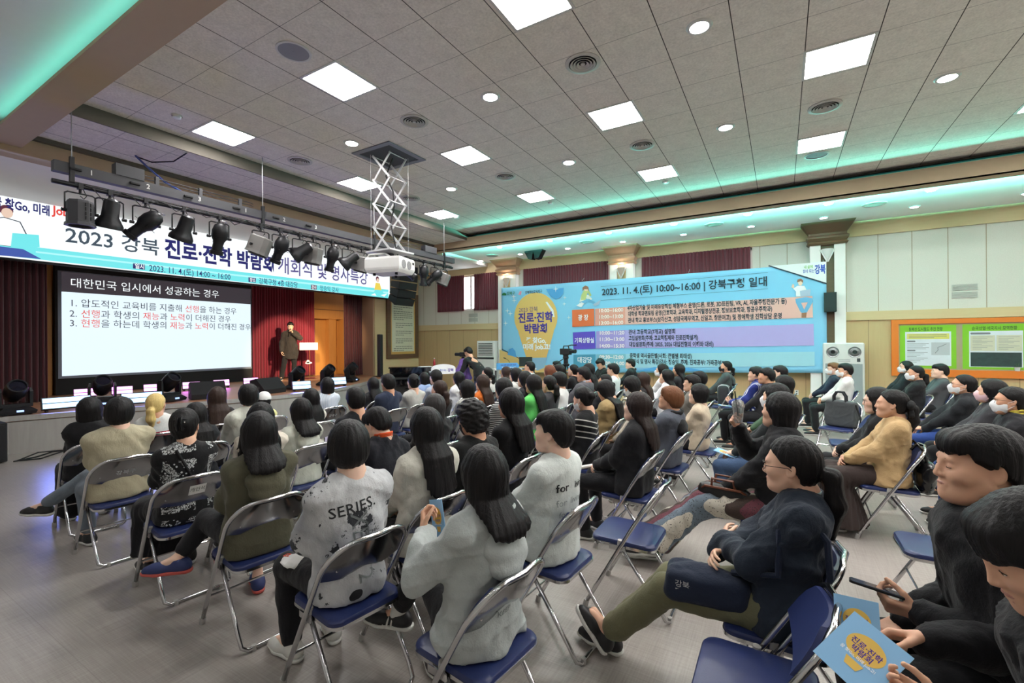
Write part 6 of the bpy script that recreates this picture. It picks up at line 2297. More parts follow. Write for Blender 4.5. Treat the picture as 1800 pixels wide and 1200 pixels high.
e = empty('upright_piano', (-8.71, 9.37, 0.0), math.radians(-47), 'glossy black upright piano between the stage and the right wall', 'piano')
pb = plain('piano_black', rgb(10, 10, 12), 0.06, 0.0, var=0.02, coat=0.8)
MB().bbox((-0.30, -0.62, 0.06), (0.05, 0.62, 1.0)).build('case', pb, e)
MB().bbox((-0.33, -0.65, 1.0), (0.08, 0.65, 1.025)).build('lid', pb, e)
MB().bbox((0.05, -0.62, 0.60), (0.36, 0.62, 0.70)).build('keybed', pb, e)
MB().prism([(0.05, 0.72), (0.30, 0.72), (0.12, 0.82), (0.05, 0.84)], 'y', -0.56, 0.56).build('fallboard', pb, e)
for s in (-1, 1):
    MB().bbox((0.05, s * 0.62 - 0.03 * s, 0.66), (0.36, s * 0.62, 0.84)).build('arm', pb, e)
    MB().bbox((0.28, s * 0.58 - 0.04, 0.0), (0.34, s * 0.58 + 0.02, 0.60)).build('leg', pb, e)
MB().bbox((-0.3, -0.62, 0.0), (0.05, 0.62, 0.06)).build('plinth', pb, e)
o = tag(MB().box((-8.50, 9.62, 1.034), (0.22, 0.34, 0.016), rz=math.radians(-30)).build('score_sheets', plain('paper_white', rgb(230, 230, 226), 0.8)), 'sheets of paper lying on top of the black piano', 'paper')
e = empty('red_bottle', (-8.30, 9.78, 1.026), 0, 'red bottle standing at the right end of the piano top', 'bottle')
MB().lathe([(0.035, 0), (0.036, 0.14), (0.014, 0.19), (0.013, 0.22)], 14).build('bottle_body', plain('bottle_red', rgb(150, 30, 40), 0.25), e, smooth=True)
MB().cyl((0, 0, 0.22), (0, 0, 0.245), 0.016, 10).build('bottle_cap', M['white_plastic'], e)

def to_cam_yaw(x, y):
    return math.atan2(-y, -x)
e = empty('sign_lectern', (-7.15, 8.75, 0.0), math.radians(-38), 'lectern with an arched white name board in front of the photographer', 'lectern')
MB().bbox((-0.02, -0.28, 0.02), (0.02, 0.28, 0.98)).build('front_panel', CLEAR, e)
pts = [(-0.30, 0.93), (0.30, 0.93)] + [(0.30 * math.cos(a), 1.07 + 0.10 * math.sin(a)) for a in [math.pi * q / 12 for q in range(13)]]
MB().prism(pts, 'x', 0.025, 0.05).build('name_board', plain('sign_white', rgb(238, 238, 240), 0.5), e)
sg = Sign((0.051, 0, 0), (0, 1, 0), (0, 0, 1), (1, 0, 0))
sg.text('g', '내 삶에', -0.24, 1.00, 0.055, 0.02, h=0.002, width=0.12)
sg.text('b', '힘이 되는', -0.09, 1.00, 0.055, 0.02, h=0.002, width=0.16)
sg.text('p', '강북', 0.10, 0.99, 0.085, 0.03, h=0.002, width=0.15)
sg.build('lettering', {'g': bm_['leaf'], 'b': bm_['blue'], 'p': bm_['purple']}, e)
MB().bbox((-0.22, -0.28, 0.0), (0.2, 0.28, 0.02)).build('base', plain('sign_white', rgb(238, 238, 240), 0.5), e)
MB().bbox((-0.25, -0.30, 0.96), (0.03, 0.30, 0.985)).build('top_board', plain('sign_white', rgb(238, 238, 240), 0.5), e)
e = empty('control_desk', (-6.02, 10.02, 0.0), math.radians(-38), 'control desk with a blue arrow board beside the photographer', 'desk')
MB().bbox((-0.35, -0.40, 0.98), (0.03, 0.75, 1.01)).build('desk_top', M['white_plastic'], e)
for x_, y_ in ((-0.3, -0.36), (-0.02, -0.36), (-0.3, 0.70), (-0.02, 0.70)):
    MB().bbox((x_ - 0.02, y_ - 0.02, 0), (x_ + 0.02, y_ + 0.02, 0.98)).build('leg', M['dark_grey'], e)
MB().prism([(-0.36, 1.00), (0.20, 1.00), (0.27, 1.08), (0.20, 1.165), (-0.36, 1.165)], 'x', 0.035, 0.055).build('arrow_board', bm_['sky2'], e)
sg = Sign((0.056, 0, 0), (0, 1, 0), (0, 0, 1), (1, 0, 0))
sg.text('k', '2023 강북 진로·진학 박람회', -0.25, 1.095, 0.05, 0.015, h=0.002, width=0.42)
sg.text('w', '꿈 찾Go, 미래 Job고!', -0.22, 1.03, 0.05, 0.015, h=0.002, width=0.38)
sg.build('lettering', {'k': bm_['purple'], 'w': bm_['white']}, e)
e = empty('desk_monitor', (-5.70, 10.32, 1.01), math.radians(-38), 'small black monitor on the control desk before the air conditioner', 'monitor')
MB().box((0, 0, 0.18), (0.03, 0.36, 0.24)).build('panel', M['black_matte'], e)
MB().box((0, 0, 0.03), (0.03, 0.04, 0.08)).box((0, 0, 0.006), (0.12, 0.16, 0.012)).build('stand', M['black_metal'], e)
e = empty('gooseneck_microphone', (-5.98, 10.02, 1.012), math.radians(-38), 'thin gooseneck microphone on the control desk', 'microphone')
MB().cyl((0, 0, 0), (0, 0, 0.02), 0.05, 14).build('base', M['black_metal'], e)
MB().tube([(0, 0, 0.02), (0, -0.01, 0.14), (0, -0.06, 0.22), (0.0, -0.14, 0.27)], 0.005, 6).build('neck', M['black_metal'], e, smooth=True)
MB().cyl((0, -0.13, 0.265), (0, -0.19, 0.29), 0.012, 8).build('capsule', M['black_metal'], e)

# air conditioner and purifier
e = empty('air_conditioner', (-8.49, 12.78, 0.0), 0, 'white standing air conditioner at the left edge of the banner', 'air conditioner')
MB().rbox((0, 0, 0.87), (0.70, 0.36, 1.74), 0.03).build('cabinet', M['white_plastic'], e)
MB().box((0, -0.181, 1.46), (0.56, 0.01, 0.40)).build('outlet', M['black_matte'], e)
for q in range(7):
    MB().box((0, -0.19, 1.29 + 0.055 * q), (0.56, 0.02, 0.026), mat=Matrix.Rotation(0.4, 3, 'X')).build('louvre', M['white_plastic'], e)
MB().box((0, -0.181, 1.165), (0.66, 0.008, 0.06)).build('control_strip', M['black_matte'], e)
e = empty('air_purifier', (1.205, 12.74, 0.0), 0, 'white air purifier with two round outlets below the wall loudspeaker', 'air purifier')
MB().rbox((0, 0, 0.815), (0.77, 0.24, 1.63), 0.05).build('cabinet', M['white_plastic'], e)
steel = plain('outlet_steel', rgb(150, 152, 154), 0.3, 0.7)
for x_ in (-0.20, 0.20):
    Rx = Matrix(((1, 0, 0), (0, 0, -1), (0, 1, 0)))
    o_ = MB().lathe([(0.125, 0.0), (0.12, 0.012), (0.095, 0.004), (0.09, 0.014), (0.06, 0.020), (0.055, 0.045), (0.045, 0.045), (0.04, 0.0)], 26, mat=Rx, c=(x_, -0.12, 1.42), cap=False).build('outlet', steel, e, smooth=True)
    MB().lathe([(0.001, 0.03), (0.042, 0.03)], 18, mat=Rx, c=(x_, -0.12, 1.425), cap=False).build('nozzle', M['black_matte'], o_)
MB().box((0, -0.121, 0.62), (0.68, 0.006, 1.08)).build('intake_grille', plain('grille_grey', rgb(150, 152, 155), 0.7), e)
MB().box((0.27, -0.122, 1.245), (0.06, 0.008, 0.08)).build('control_panel', M['dark_grey'], e)
sg = Sign((0, -0.1215, 0), (1, 0, 0), (0, 0, 1), (0, -1, 0))
for q in range(2):
    sg.rect('g', -0.10, 1.24 - 0.03 * q, 0.12, 1.25 - 0.03 * q, 0.002)
sg.build('print', {'g': plain('poster_grey', rgb(122, 122, 128), 0.6)}, e)
e = empty('wall_outlet', (0.31, 12.99, 0.43), 0, 'small white socket plate low on the right wall', 'socket')
MB().rbox((0, 0, 0), (0.08, 0.02, 0.12), 0.008).build('plate', M['white_plastic'], e)
for z_ in (-0.025, 0.025):
    MB().cyl((0, -0.010, z_), (0, -0.013, z_), 0.016, 12).build('socket_hole', M['dark_grey'], e)
def wall_grille(x, z, lb):
    e = empty('wall_vent', (x, 12.995, z), 0, lb, 'air vent', 'wall vents in the fabric panels')
    mb = MB()
    for q in (0, 1):
        mb.box((0, 0, 0.08 - 0.16 * q), (0.40, 0.012, 0.13))
    mb.build('plate', plain('vent_light', rgb(200, 196, 190), 0.7), e)
    for q in (0, 1):
        for r_ in range(6):
            MB().box((0, -0.008, 0.03 + 0.02 * r_ - 0.16 * q), (0.38, 0.006, 0.007)).build('slat', plain('vent_slat', rgb(150, 146, 140), 0.7), e)
wall_grille(-9.25, 2.56, 'double vent in the white wall panel below the left window')
wall_grille(3.30, 2.70, 'double vent in the white wall panel above the notice board')

# video camera on a tripod
e = empty('video_camera', (-4.26, 9.62, 0.0), math.radians(-20), 'black video camera on a tripod among the audience', 'camera')
tr = empty('tripod', (0, 0, 0))
tr.parent = e
for a in (0.3, 2.4, 4.5):
    o_ = MB().tube([(0.03 * math.cos(a), 0.03 * math.sin(a), 1.16), (0.20 * math.cos(a), 0.20 * math.sin(a), 0.55), (0.36 * math.cos(a), 0.36 * math.sin(a), 0.0)], [0.018, 0.016, 0.012], 8).build('leg', M['black_metal'], tr)
MB().lathe([(0.08, 1.14), (0.09, 1.18), (0.055, 1.20), (0.05, 1.30), (0.07, 1.32), (0.06, 1.38), (0.08, 1.40)], 14).build('head', M['black_metal'], tr)
MB().rbox((0, 0.0, 1.47), (0.30, 0.11, 0.14), 0.02).build('camera_body', M['black_matte'], e)
MB().cyl((0.15, 0, 1.48), (0.30, 0, 1.48), 0.045, 14).build('lens', M['black_metal'], e)
MB().tube([(-0.08, 0, 1.54), (-0.06, 0, 1.60), (0.08, 0, 1.60), (0.10, 0, 1.54)], 0.014, 7).build('top_handle', M['black_metal'], e)
MB().box((-0.10, 0.20, 1.46), (0.03, 0.16, 0.10)).build('monitor', M['black_matte'], e)
MB().tube([(0.06, 0.0, 1.60), (0.10, 0.08, 1.62), (0.24, 0.10, 1.62)], 0.012, 6).build('microphone', M['black_metal'], e)
MB().tube([(-0.05, -0.03, 1.30), (-0.25, -0.10, 1.18), (-0.35, -0.12, 1.10)], 0.010, 6).build('pan_arm', M['black_metal'], e)
# ------------------------------------------------------------------ folding chairs
chrome = NT('chrome_tube')
chrome.base(rgb(206, 206, 208))
chrome.set(Roughness=0.16, Metallic=1.0)
chrome.bump(chrome.noise(chrome.coord(), 30, 2), 0.02, 0.002)
CHROME = chrome.m
t = NT('chrome_sheet')
t.base(rgb(150, 150, 152))
t.set(Roughness=0.14, Metallic=1.0)
t.bump(t.noise(t.coord(), 7, 2), 0.05, 0.01)
SHEET = t.m
NAVY = plain('navy_vinyl', rgb(34, 46, 92), 0.38, var=0.05, scale=20, bump=0.1)
FOOT = plain('rubber_grey', rgb(170, 168, 164), 0.6)
CHW, CHT = 0.222, 0.80

def rect_round(cx, cy, hx, hy, r, n=5):
    pts = []
    for sx, sy, a0 in ((1, 1, 0), (-1, 1, 90), (-1, -1, 180), (1, -1, 270)):
        for k in range(n + 1):
            a = math.radians(a0 + 90 * k / n)
            pts.append((cx + sx * (hx - r) + r * math.cos(a), cy + sy * (hy - r) + r * math.sin(a)))
    return pts

def make_chair():
    """sits facing +x; origin on the floor under the seat"""
    e = empty('folding_chair', (0, 0, 0))
    fx, bx = 0.235, -0.215         # front feet, top of the back
    def on(z):
        return fx + (bx - fx) * (z / CHT) ** 1.08
    path = [(fx, CHW, 0.02), (on(0.2), CHW, 0.2), (on(0.4), CHW, 0.4), (on(0.6), CHW, 0.6)]
    R = 0.13
    arc = []
    for k in range(7):
        a = math.radians(90 * k / 6)
        z = CHT - R + R * math.sin(a)
        arc.append((on(z) - 0.012 * math.sin(a), CHW - R + R * math.cos(a), z))
    mid = [(on(CHT) - 0.030, 0.0, CHT + 0.004)]
    half = path + arc
    full = half + mid + [(x, -y, z) for x, y, z in half[::-1]]
    MB().tube(full, 0.0125, 10).build('back_frame', CHROME, e, smooth='all')
    rx = -0.27
    top = (on(0.43) + 0.012, CHW - 0.028, 0.43)
    rp = [top, (rx + 0.045, CHW - 0.028, 0.09), (rx + 0.012, CHW - 0.032, 0.035), (rx, CHW - 0.06, 0.016)]
    MB().tube(rp + [(x, -y, z) for x, y, z in rp[::-1]], 0.0115, 9).build('rear_leg', CHROME, e, smooth='all')
    MB().tube([(on(0.20), CHW, 0.20), (on(0.20), -CHW, 0.20)], 0.007, 7).build('cross_bar', CHROME, e, smooth=True)
    for s in (-1, 1):
        MB().cyl((fx + 0.003, s * CHW, 0.0), (fx - 0.008, s * CHW, 0.045), 0.017, 10).build('foot_cap', FOOT, e, smooth=True)
        MB().cyl((rx, s * (CHW - 0.09), 0.0), (rx, s * (CHW - 0.09), 0.031), 0.014, 8).build('floor_cap', FOOT, e)
        MB().cyl((top[0], s * (CHW - 0.028), 0.425), (top[0] - 0.004, s * (CHW - 0.028), 0.460), 0.016, 10).build('hinge_cap', FOOT, e, smooth=True)
        MB().box((on(0.42) + 0.02, s * (CHW - 0.014), 0.415), (0.10, 0.008, 0.03)).build('hinge_plate', CHROME, e)
    # seat: padded vinyl in a chrome rim
    o = rect_round(0.01, 0, 0.205, 0.195, 0.06)
    def ring(z, s):
        return [(0.01 + (x - 0.01) * s, y * s, z + 0.02 * (x - 0.01) * 0.6) for x, y in o]
    MB().rings([ring(0.408, 0.97), ring(0.412, 1.0), ring(0.428, 1.0)]).build('seat_rim', CHROME, e, smooth=True)
    MB().rings([ring(0.424, 0.985), ring(0.442, 0.985), ring(0.450, 0.955), ring(0.454, 0.86)]).build('seat_pad', NAVY, e, smooth=True)
    # back: bent sheet with a pad on its front
    def back(off, z0, z1, inset):
        rows = []
        for j in range(5):
            z = z0 + (z1 - z0) * j / 4
            w = CHW - 0.006 - inset
            if z > CHT - R:
                q = (z - (CHT - R)) / R
                w -= R * (1 - math.sqrt(max(0, 1 - q * q)))
            row = []
            for i in range(13):
                u = -1 + i / 6
                low = 0.028 * u * u if j == 0 else 0
                zz = z + low - (0.05 * (1 - abs(u)) * 0 if j else 0)
                row.append((on(zz) - 0.030 * (1 - u * u) + off, u * w, zz))
            rows.append(row)
        return rows
    def sheet(name, o0, o1, z0, z1, inset, mat, par):
        A, B = back(o0, z0, z1, inset), back(o1, z0, z1, inset)
        mb = MB()
        V = [p for r in A for p in r] + [p for r in B for p in r]
        n, m = 13, 5
        Fc = []
        for j in range(m - 1):
            for i in range(n - 1):
                a = j * n + i
                Fc.append((a, a + 1, a + n + 1, a + n))
                Fc.append((n * m + a, n * m + a + n, n * m + a + n + 1, n * m + a + 1))
        edge = [j * n for j in range(m)] + [(m - 1) * n + i for i in range(1, n)] + [j * n + n - 1 for j in range(m - 2, -1, -1)] + [i for i in range(n - 2, 0, -1)]
        for q in range(len(edge)):
            a, b = edge[q], edge[(q + 1) % len(edge)]
            Fc.append((a, b, n * m + b, n * m + a))
        mb.add(V, Fc)
        return mb.build(name, mat, par, smooth=True)
    bk = sheet('backrest', -0.006, 0.002, 0.595, 0.785, 0.0, SHEET, e)
    sheet('back_pad', 0.002, 0.020, 0.605, 0.782, 0.012, NAVY, e)
    mb = MB()
    for s in (-1, 1):
        for z in (0.66,):
            mb.sphere((on(z) - 0.006 - 0.030 * (1 - 0.5), s * 0.150, z), (0.003, 0.006, 0.006), 8, 0, 5)
    mb.build('rivets', CHROME, bk, smooth=True)
    return e, on
CHAIR0, CHAIR_ON = make_chair()
CHAIR_USED = [False]
LETTER = plain('letter_white', rgb(200, 200, 200), 0.5)

def place_chair(x, y, yaw, label, letters=None, tag_=None):
    if not CHAIR_USED[0]:
        c = CHAIR0
        CHAIR_USED[0] = True
    else:
        c = copy_tree(CHAIR0)
    c.location = (x, y, 0)
    c.rotation_euler = (0, 0, math.pi + math.radians(yaw))
    tag(c, label, 'chair', 'chrome folding chairs with navy seats')
    if letters or tag_:
        bk = next(o for o in c.children if o.name.startswith('backrest'))
        mb = MB()
        if letters:
            V, Fc = text_geo(letters, 0.042, 0.012, 'CENTER', spacing=1.25)
            mb.add([(CHAIR_ON(0.665 + p[1]) - 0.030 * (1 - (p[0] / 0.216) ** 2) - 0.0078, -p[0], 0.665 + p[1]) for p in V], Fc)
            mb.build('lettering', LETTER, bk)
        if tag_:
            q = [(CHAIR_ON(z) - 0.030 * (1 - (yy / 0.216) ** 2) - 0.0075, yy, z) for yy, z in ((0.03, 0.665), (-0.07, 0.665), (-0.07, 0.735), (0.03, 0.735))]
            MB().add(q, [(0, 1, 2, 3)]).build('paper_label', plain('paper_white', rgb(230, 230, 226), 0.8), bk)
            V, Fc = text_geo(tag_, 0.034, 0.004, 'CENTER')
            mb.add([(CHAIR_ON(0.690 + p[1]) - 0.030 * (1 - ((p[0] + 0.02) / 0.216) ** 2) - 0.0082, -p[0] - 0.02, 0.690 + p[1]) for p in V], Fc)
            mb.build('lettering', plain('poster_ink', rgb(40, 52, 36), 0.6), bk)
    return c
# ------------------------------------------------------------------ clothes and hair colours
plain('shoe_black', rgb(28, 28, 30), .5)
plain('shoe_white', rgb(214, 214, 208), .6)
plain('shoe_navy', rgb(44, 56, 104), .6)
plain('sole_white', rgb(224, 224, 218), .5)
plain('sole_red', rgb(206, 92, 84), .6)
plain('black_cloth', rgb(22, 22, 24), .9)
plain('glasses_dark', rgb(44, 36, 34), .3, .6)
plain('mask_white', rgb(226, 228, 230), .9)
plain('mask_black', rgb(32, 32, 36), .9)
plain('mask_pink', rgb(226, 190, 196), .9)
plain('cap_white', rgb(222, 222, 220), .85)
plain('cap_cream', rgb(214, 206, 190), .9)
HAIR = {'black': rgb(17, 15, 16), 'brown': rgb(46, 32, 27), 'darkbrown': rgb(36, 26, 24), 'blonde': rgb(214, 178, 116), 'red': rgb(104, 62, 44), 'dyed': rgb(104, 66, 42), 'grey': rgb(52, 50, 50)}

def pat_stripe(period, dark, axis=2, duty=0.5):
    def f(t, co, b):
        s = t.sep(co)
        fr = t.math('FRACT', t.math('DIVIDE', s[axis], period))
        return t.mix(t.math('LESS_THAN', fr, duty), b, dark)
    return f

def pat_red(t, co, b):
    z = t.sep(co)[2]
    a = t.math('LESS_THAN', t.math('ABSOLUTE', t.math('SUBTRACT', z, 0.800)), 0.007)
    c = t.math('LESS_THAN', t.math('ABSOLUTE', t.math('SUBTRACT', z, 0.770)), 0.005)
    return t.mix(t.math('MAXIMUM', a, c), b, rgb(176, 34, 52))

def pat_tiedye(t, co, b):
    n = t.noise(t.mapping(co, (1, 1, 1), (3.1, 0.4, 1.7)), 5.0, 2)
    big = t.noise(t.mapping(co, (1, 1, 1), (0.6, 2.2, 0.3)), 9.0, 5, 0.65)
    g = t.ramp(n, [(0.35, rgb(150, 152, 156)), (0.65, rgb(204, 206, 208))])
    return t.mix(t.math('GREATER_THAN', big, 0.595), g, rgb(56, 58, 62))

def pat_paisley(t, co, b):
    s = t.sep(co)
    def band(v, per, lo, off=0.0):
        return t.math('GREATER_THAN', t.math('FRACT', t.math('DIVIDE', t.math('ADD', v, 5.0 + off), per)), lo)
    block = t.math('MULTIPLY', band(s[1], 0.26, 0.30, 0.055), band(s[2], 0.205, 0.22, 0.03))
    vo = t.n('ShaderNodeTexVoronoi')
    vo.inputs['Scale'].default_value = 44.0
    t.l(co, vo.inputs['Vector'])
    dots = t.math('LESS_THAN', vo.outputs['Distance'], 0.30)
    n = t.noise(co, 62.0, 2)
    curl = t.math('GREATER_THAN', t.math('ABSOLUTE', t.math('SUBTRACT', n, 0.5)), 0.055)
    ring = t.math('GREATER_THAN', t.noise(co, 13.0, 1), 0.52)
    pt = t.math('ADD', t.math('MULTIPLY', dots, ring), t.math('MULTIPLY', curl, t.math('SUBTRACT', 1.0, ring)))
    return t.mix(t.math('MULTIPLY', block, t.math('MINIMUM', pt, 1.0)), b, rgb(198, 202, 202))

def pat_chevron(t, co, b):
    s = t.sep(co)
    z = t.math('ADD', s[2], t.math('MULTIPLY', t.math('ABSOLUTE', s[1]), -0.30))
    fr = t.math('FRACT', t.math('DIVIDE', z, 0.055))
    on = t.math('MULTIPLY', t.math('LESS_THAN', fr, 0.20), t.math('LESS_THAN', t.math('ABSOLUTE', t.math('SUBTRACT', z, 0.80)), 0.10))
    return t.mix(on, b, rgb(206, 204, 196))

def pat_sleeve(t, co, b):
    s = t.sep(co)
    fr = t.math('FRACT', t.math('DIVIDE', t.math('ADD', t.math('ABSOLUTE', s[1]), -0.150), 0.020))
    inr = t.math('MULTIPLY', t.math('GREATER_THAN', t.math('ABSOLUTE', s[1]), 0.150), t.math('LESS_THAN', t.math('ABSOLUTE', s[1]), 0.207))
    top = t.math('GREATER_THAN', s[0], -0.30)
    return t.mix(t.math('MULTIPLY', t.math('MULTIPLY', inr, t.math('LESS_THAN', fr, 0.38)), top), b, rgb(224, 226, 232))

def pat_skirt(t, co, b):
    s = t.sep(co)
    v = t.math('ADD', s[1], t.math('MULTIPLY', s[0], -0.45))
    fr = t.math('FRACT', t.math('DIVIDE', t.math('ADD', v, 3.0), 0.19))
    col = t.ramp(fr, [(0.0, rgb(206, 200, 186)), (0.24, rgb(206, 200, 186)), (0.25, rgb(74, 62, 56)), (0.49, rgb(74, 62, 56)), (0.50, rgb(112, 66, 76)), (0.74, rgb(112, 66, 76)), (0.75, rgb(112, 126, 138)), (1.0, rgb(112, 126, 138))])
    vo = t.n('ShaderNodeTexVoronoi')
    vo.inputs['Scale'].default_value = 70.0
    t.l(co, vo.inputs['Vector'])
    return t.mix(t.math('LESS_THAN', vo.outputs['Distance'], 0.22), col, rgb(60, 56, 58))

PATS = {'redstripe': pat_red, 'stripe': pat_stripe(0.022, rgb(30, 30, 33)), 'finestripe': pat_stripe(0.020, rgb(214, 220, 228), 1), 'tiedye': pat_tiedye, 'paisley': pat_paisley, 'chevron': pat_chevron, 'sleevestripe': pat_sleeve}
PANTS = {'black': (28, 28, 31), 'jeans': (66, 88, 120), 'jeansblue': (40, 66, 128), 'wide': (26, 26, 28)}

def head_top(J, k):
    s = 0.6 + 0.4 * k
    return J['head'] + J['hR'] @ (V3(-0.016, 0, 0.138) * s)

def parse(attr):
    out = {}
    m = re.search(r'\(([\d,]+)\)', re.sub(r'\w+=\([\d,]+\)', '', attr.replace(', ', ',')))
    a = attr.replace(', ', ',')
    for key, val in re.findall(r'(\w+)=(\([\d,]+\)|[-\w.]+)', a):
        out[key] = val
    a2 = re.sub(r'\w+=(\([\d,]+\)|[-\w.]+)', '', a)
    tok = a2.split()
    out['sex'], out['hair'], out['hc'], out['top'] = tok[0], tok[1], tok[2], tok[3]
    out['col'] = tuple(int(v) for v in m.group(1).split(','))
    for f in tok[5:]:
        out[f] = True
    return out

def tup(v):
    return tuple(int(q) for q in v.strip('()').split(','))

SPEAKER_AT = (-12.9, 8.5)
def seat_person(pid, ht, D, attr, label, over=None):
    a = parse(attr)
    hx, hy, hz = ht
    sp = dict(sex=a['sex'], hair=a['hair'], haircol=HAIR[a['hc']], top=a['top'], seed=int(pid * 2) + 3, D=D, label=label, skin=int(pid * 7) % 4)
    pat = PATS.get(a.get('pattern'))
    key = 'cloth_%s_%d_%d_%d_%s' % ((a['top'],) + a['col'] + (a.get('pattern', 'plain') if pat else 'plain',))
    sp['topmat'] = cloth(key, rgb(*a['col']), pattern=pat)
    lc = a.get('pants', 'black' if a.get('legs') not in PANTS else a['legs'])
    lc = tup(lc) if lc.startswith('(') else PANTS[lc]
    sp['legmat'] = cloth('cloth_leg_%d_%d_%d' % lc, rgb(*lc))
    if a.get('legs') == 'skirt':
        sp['legs'] = 'skirt'
    if a.get('legs') == 'wide':
        sp['legloose'] = 0.04
    for f in ('loose', 'wide', 'lean', 'sleeve', 'hairlen', 'ponylen'):
        if f in a:
            sp[f] = float(a[f])
    if 'collar' in a:
        sp['collar'] = a['collar']
    if 'collarc' in a:
        c = tup(a['collarc'])
        sp['collarmat'] = cloth('cloth_collar_%d_%d_%d' % c, rgb(*c))
    if 'arms' in a:
        sp['arms'] = (a['arms'], a['arms']) if a['arms'] != 'mouth' else ('lap', 'mouth')
    if 'front' in a:
        sp['front_locks'] = True
    if 'mask' in a:
        sp['mask'] = 'mask_' + a['mask']
    if 'glasses' in a:
        sp['glasses'] = 1
    if 'smile' in a:
        sp['smile'] = True
    if 'capc' in a:
        sp['capmat'] = MATS['cap_' + a['capc']]
    rs = random.Random(int(pid * 10))
    ang = math.degrees(math.atan2(SPEAKER_AT[1] - hy, hx - SPEAKER_AT[0]))
    sp['yaw'] = -0.28 * ang + rs.uniform(-5, 5)
    pitch = rs.uniform(-8, 0) - (3 if hx > -4 else 6)
    sp['head'] = (-0.55 * ang + rs.uniform(-7, 7), pitch, rs.uniform(-4, 4))
    sp['lean'] = sp.get('lean', 9 + rs.uniform(-3, 4))
    if a.get('head') == 'up':
        sp['head'] = (sp['head'][0], -16, 0)
    if 'looking down' in label:
        sp['head'] = (sp['head'][0], 24, 0)
    if over:
        sp.update(over)
    # size and place: the crown of the head comes to ht
    k = max(0.72, min(1.12, (hz - 0.614) / 0.727))
    for _ in range(6):
        J = seated_joints(k, sp)
        e = hz - head_top(J, k)[2]
        k = max(0.70, min(1.15, k + e / 0.8))
    J = seated_joints(k, sp)
    o = head_top(J, k)
    th = math.pi + math.radians(sp['yaw'])
    sp['at'] = (hx - (o[0] * math.cos(th) - o[1] * math.sin(th)), hy - (o[0] * math.sin(th) + o[1] * math.cos(th)))
    sp['k'] = k
    if 'armsW' in sp:
        L_ = []
        for n, q in zip('LR', sp['armsW']):
            if isinstance(q, str):
                L_.append(q)
                continue
            (wx, wy, wz), pole, fd, pd, cu = q
            dx, dy = wx - sp['at'][0], wy - sp['at'][1]
            L_.append(((dx * math.cos(th) + dy * math.sin(th), -dx * math.sin(th) + dy * math.cos(th), wz), pole, fd, pd, cu))
        sp['arms'] = tuple(L_)
    # does the face show from the aisle?
    fd = J['hR'] @ V3(1, 0, 0)
    wf = np.array([fd[0] * math.cos(th) - fd[1] * math.sin(th), fd[0] * math.sin(th) + fd[1] * math.cos(th)])
    tc = -np.array([hx, hy]) / math.hypot(hx, hy)
    if float(wf @ tc) > -0.62 and D < 11:
        sp['face'] = 1
    return sp

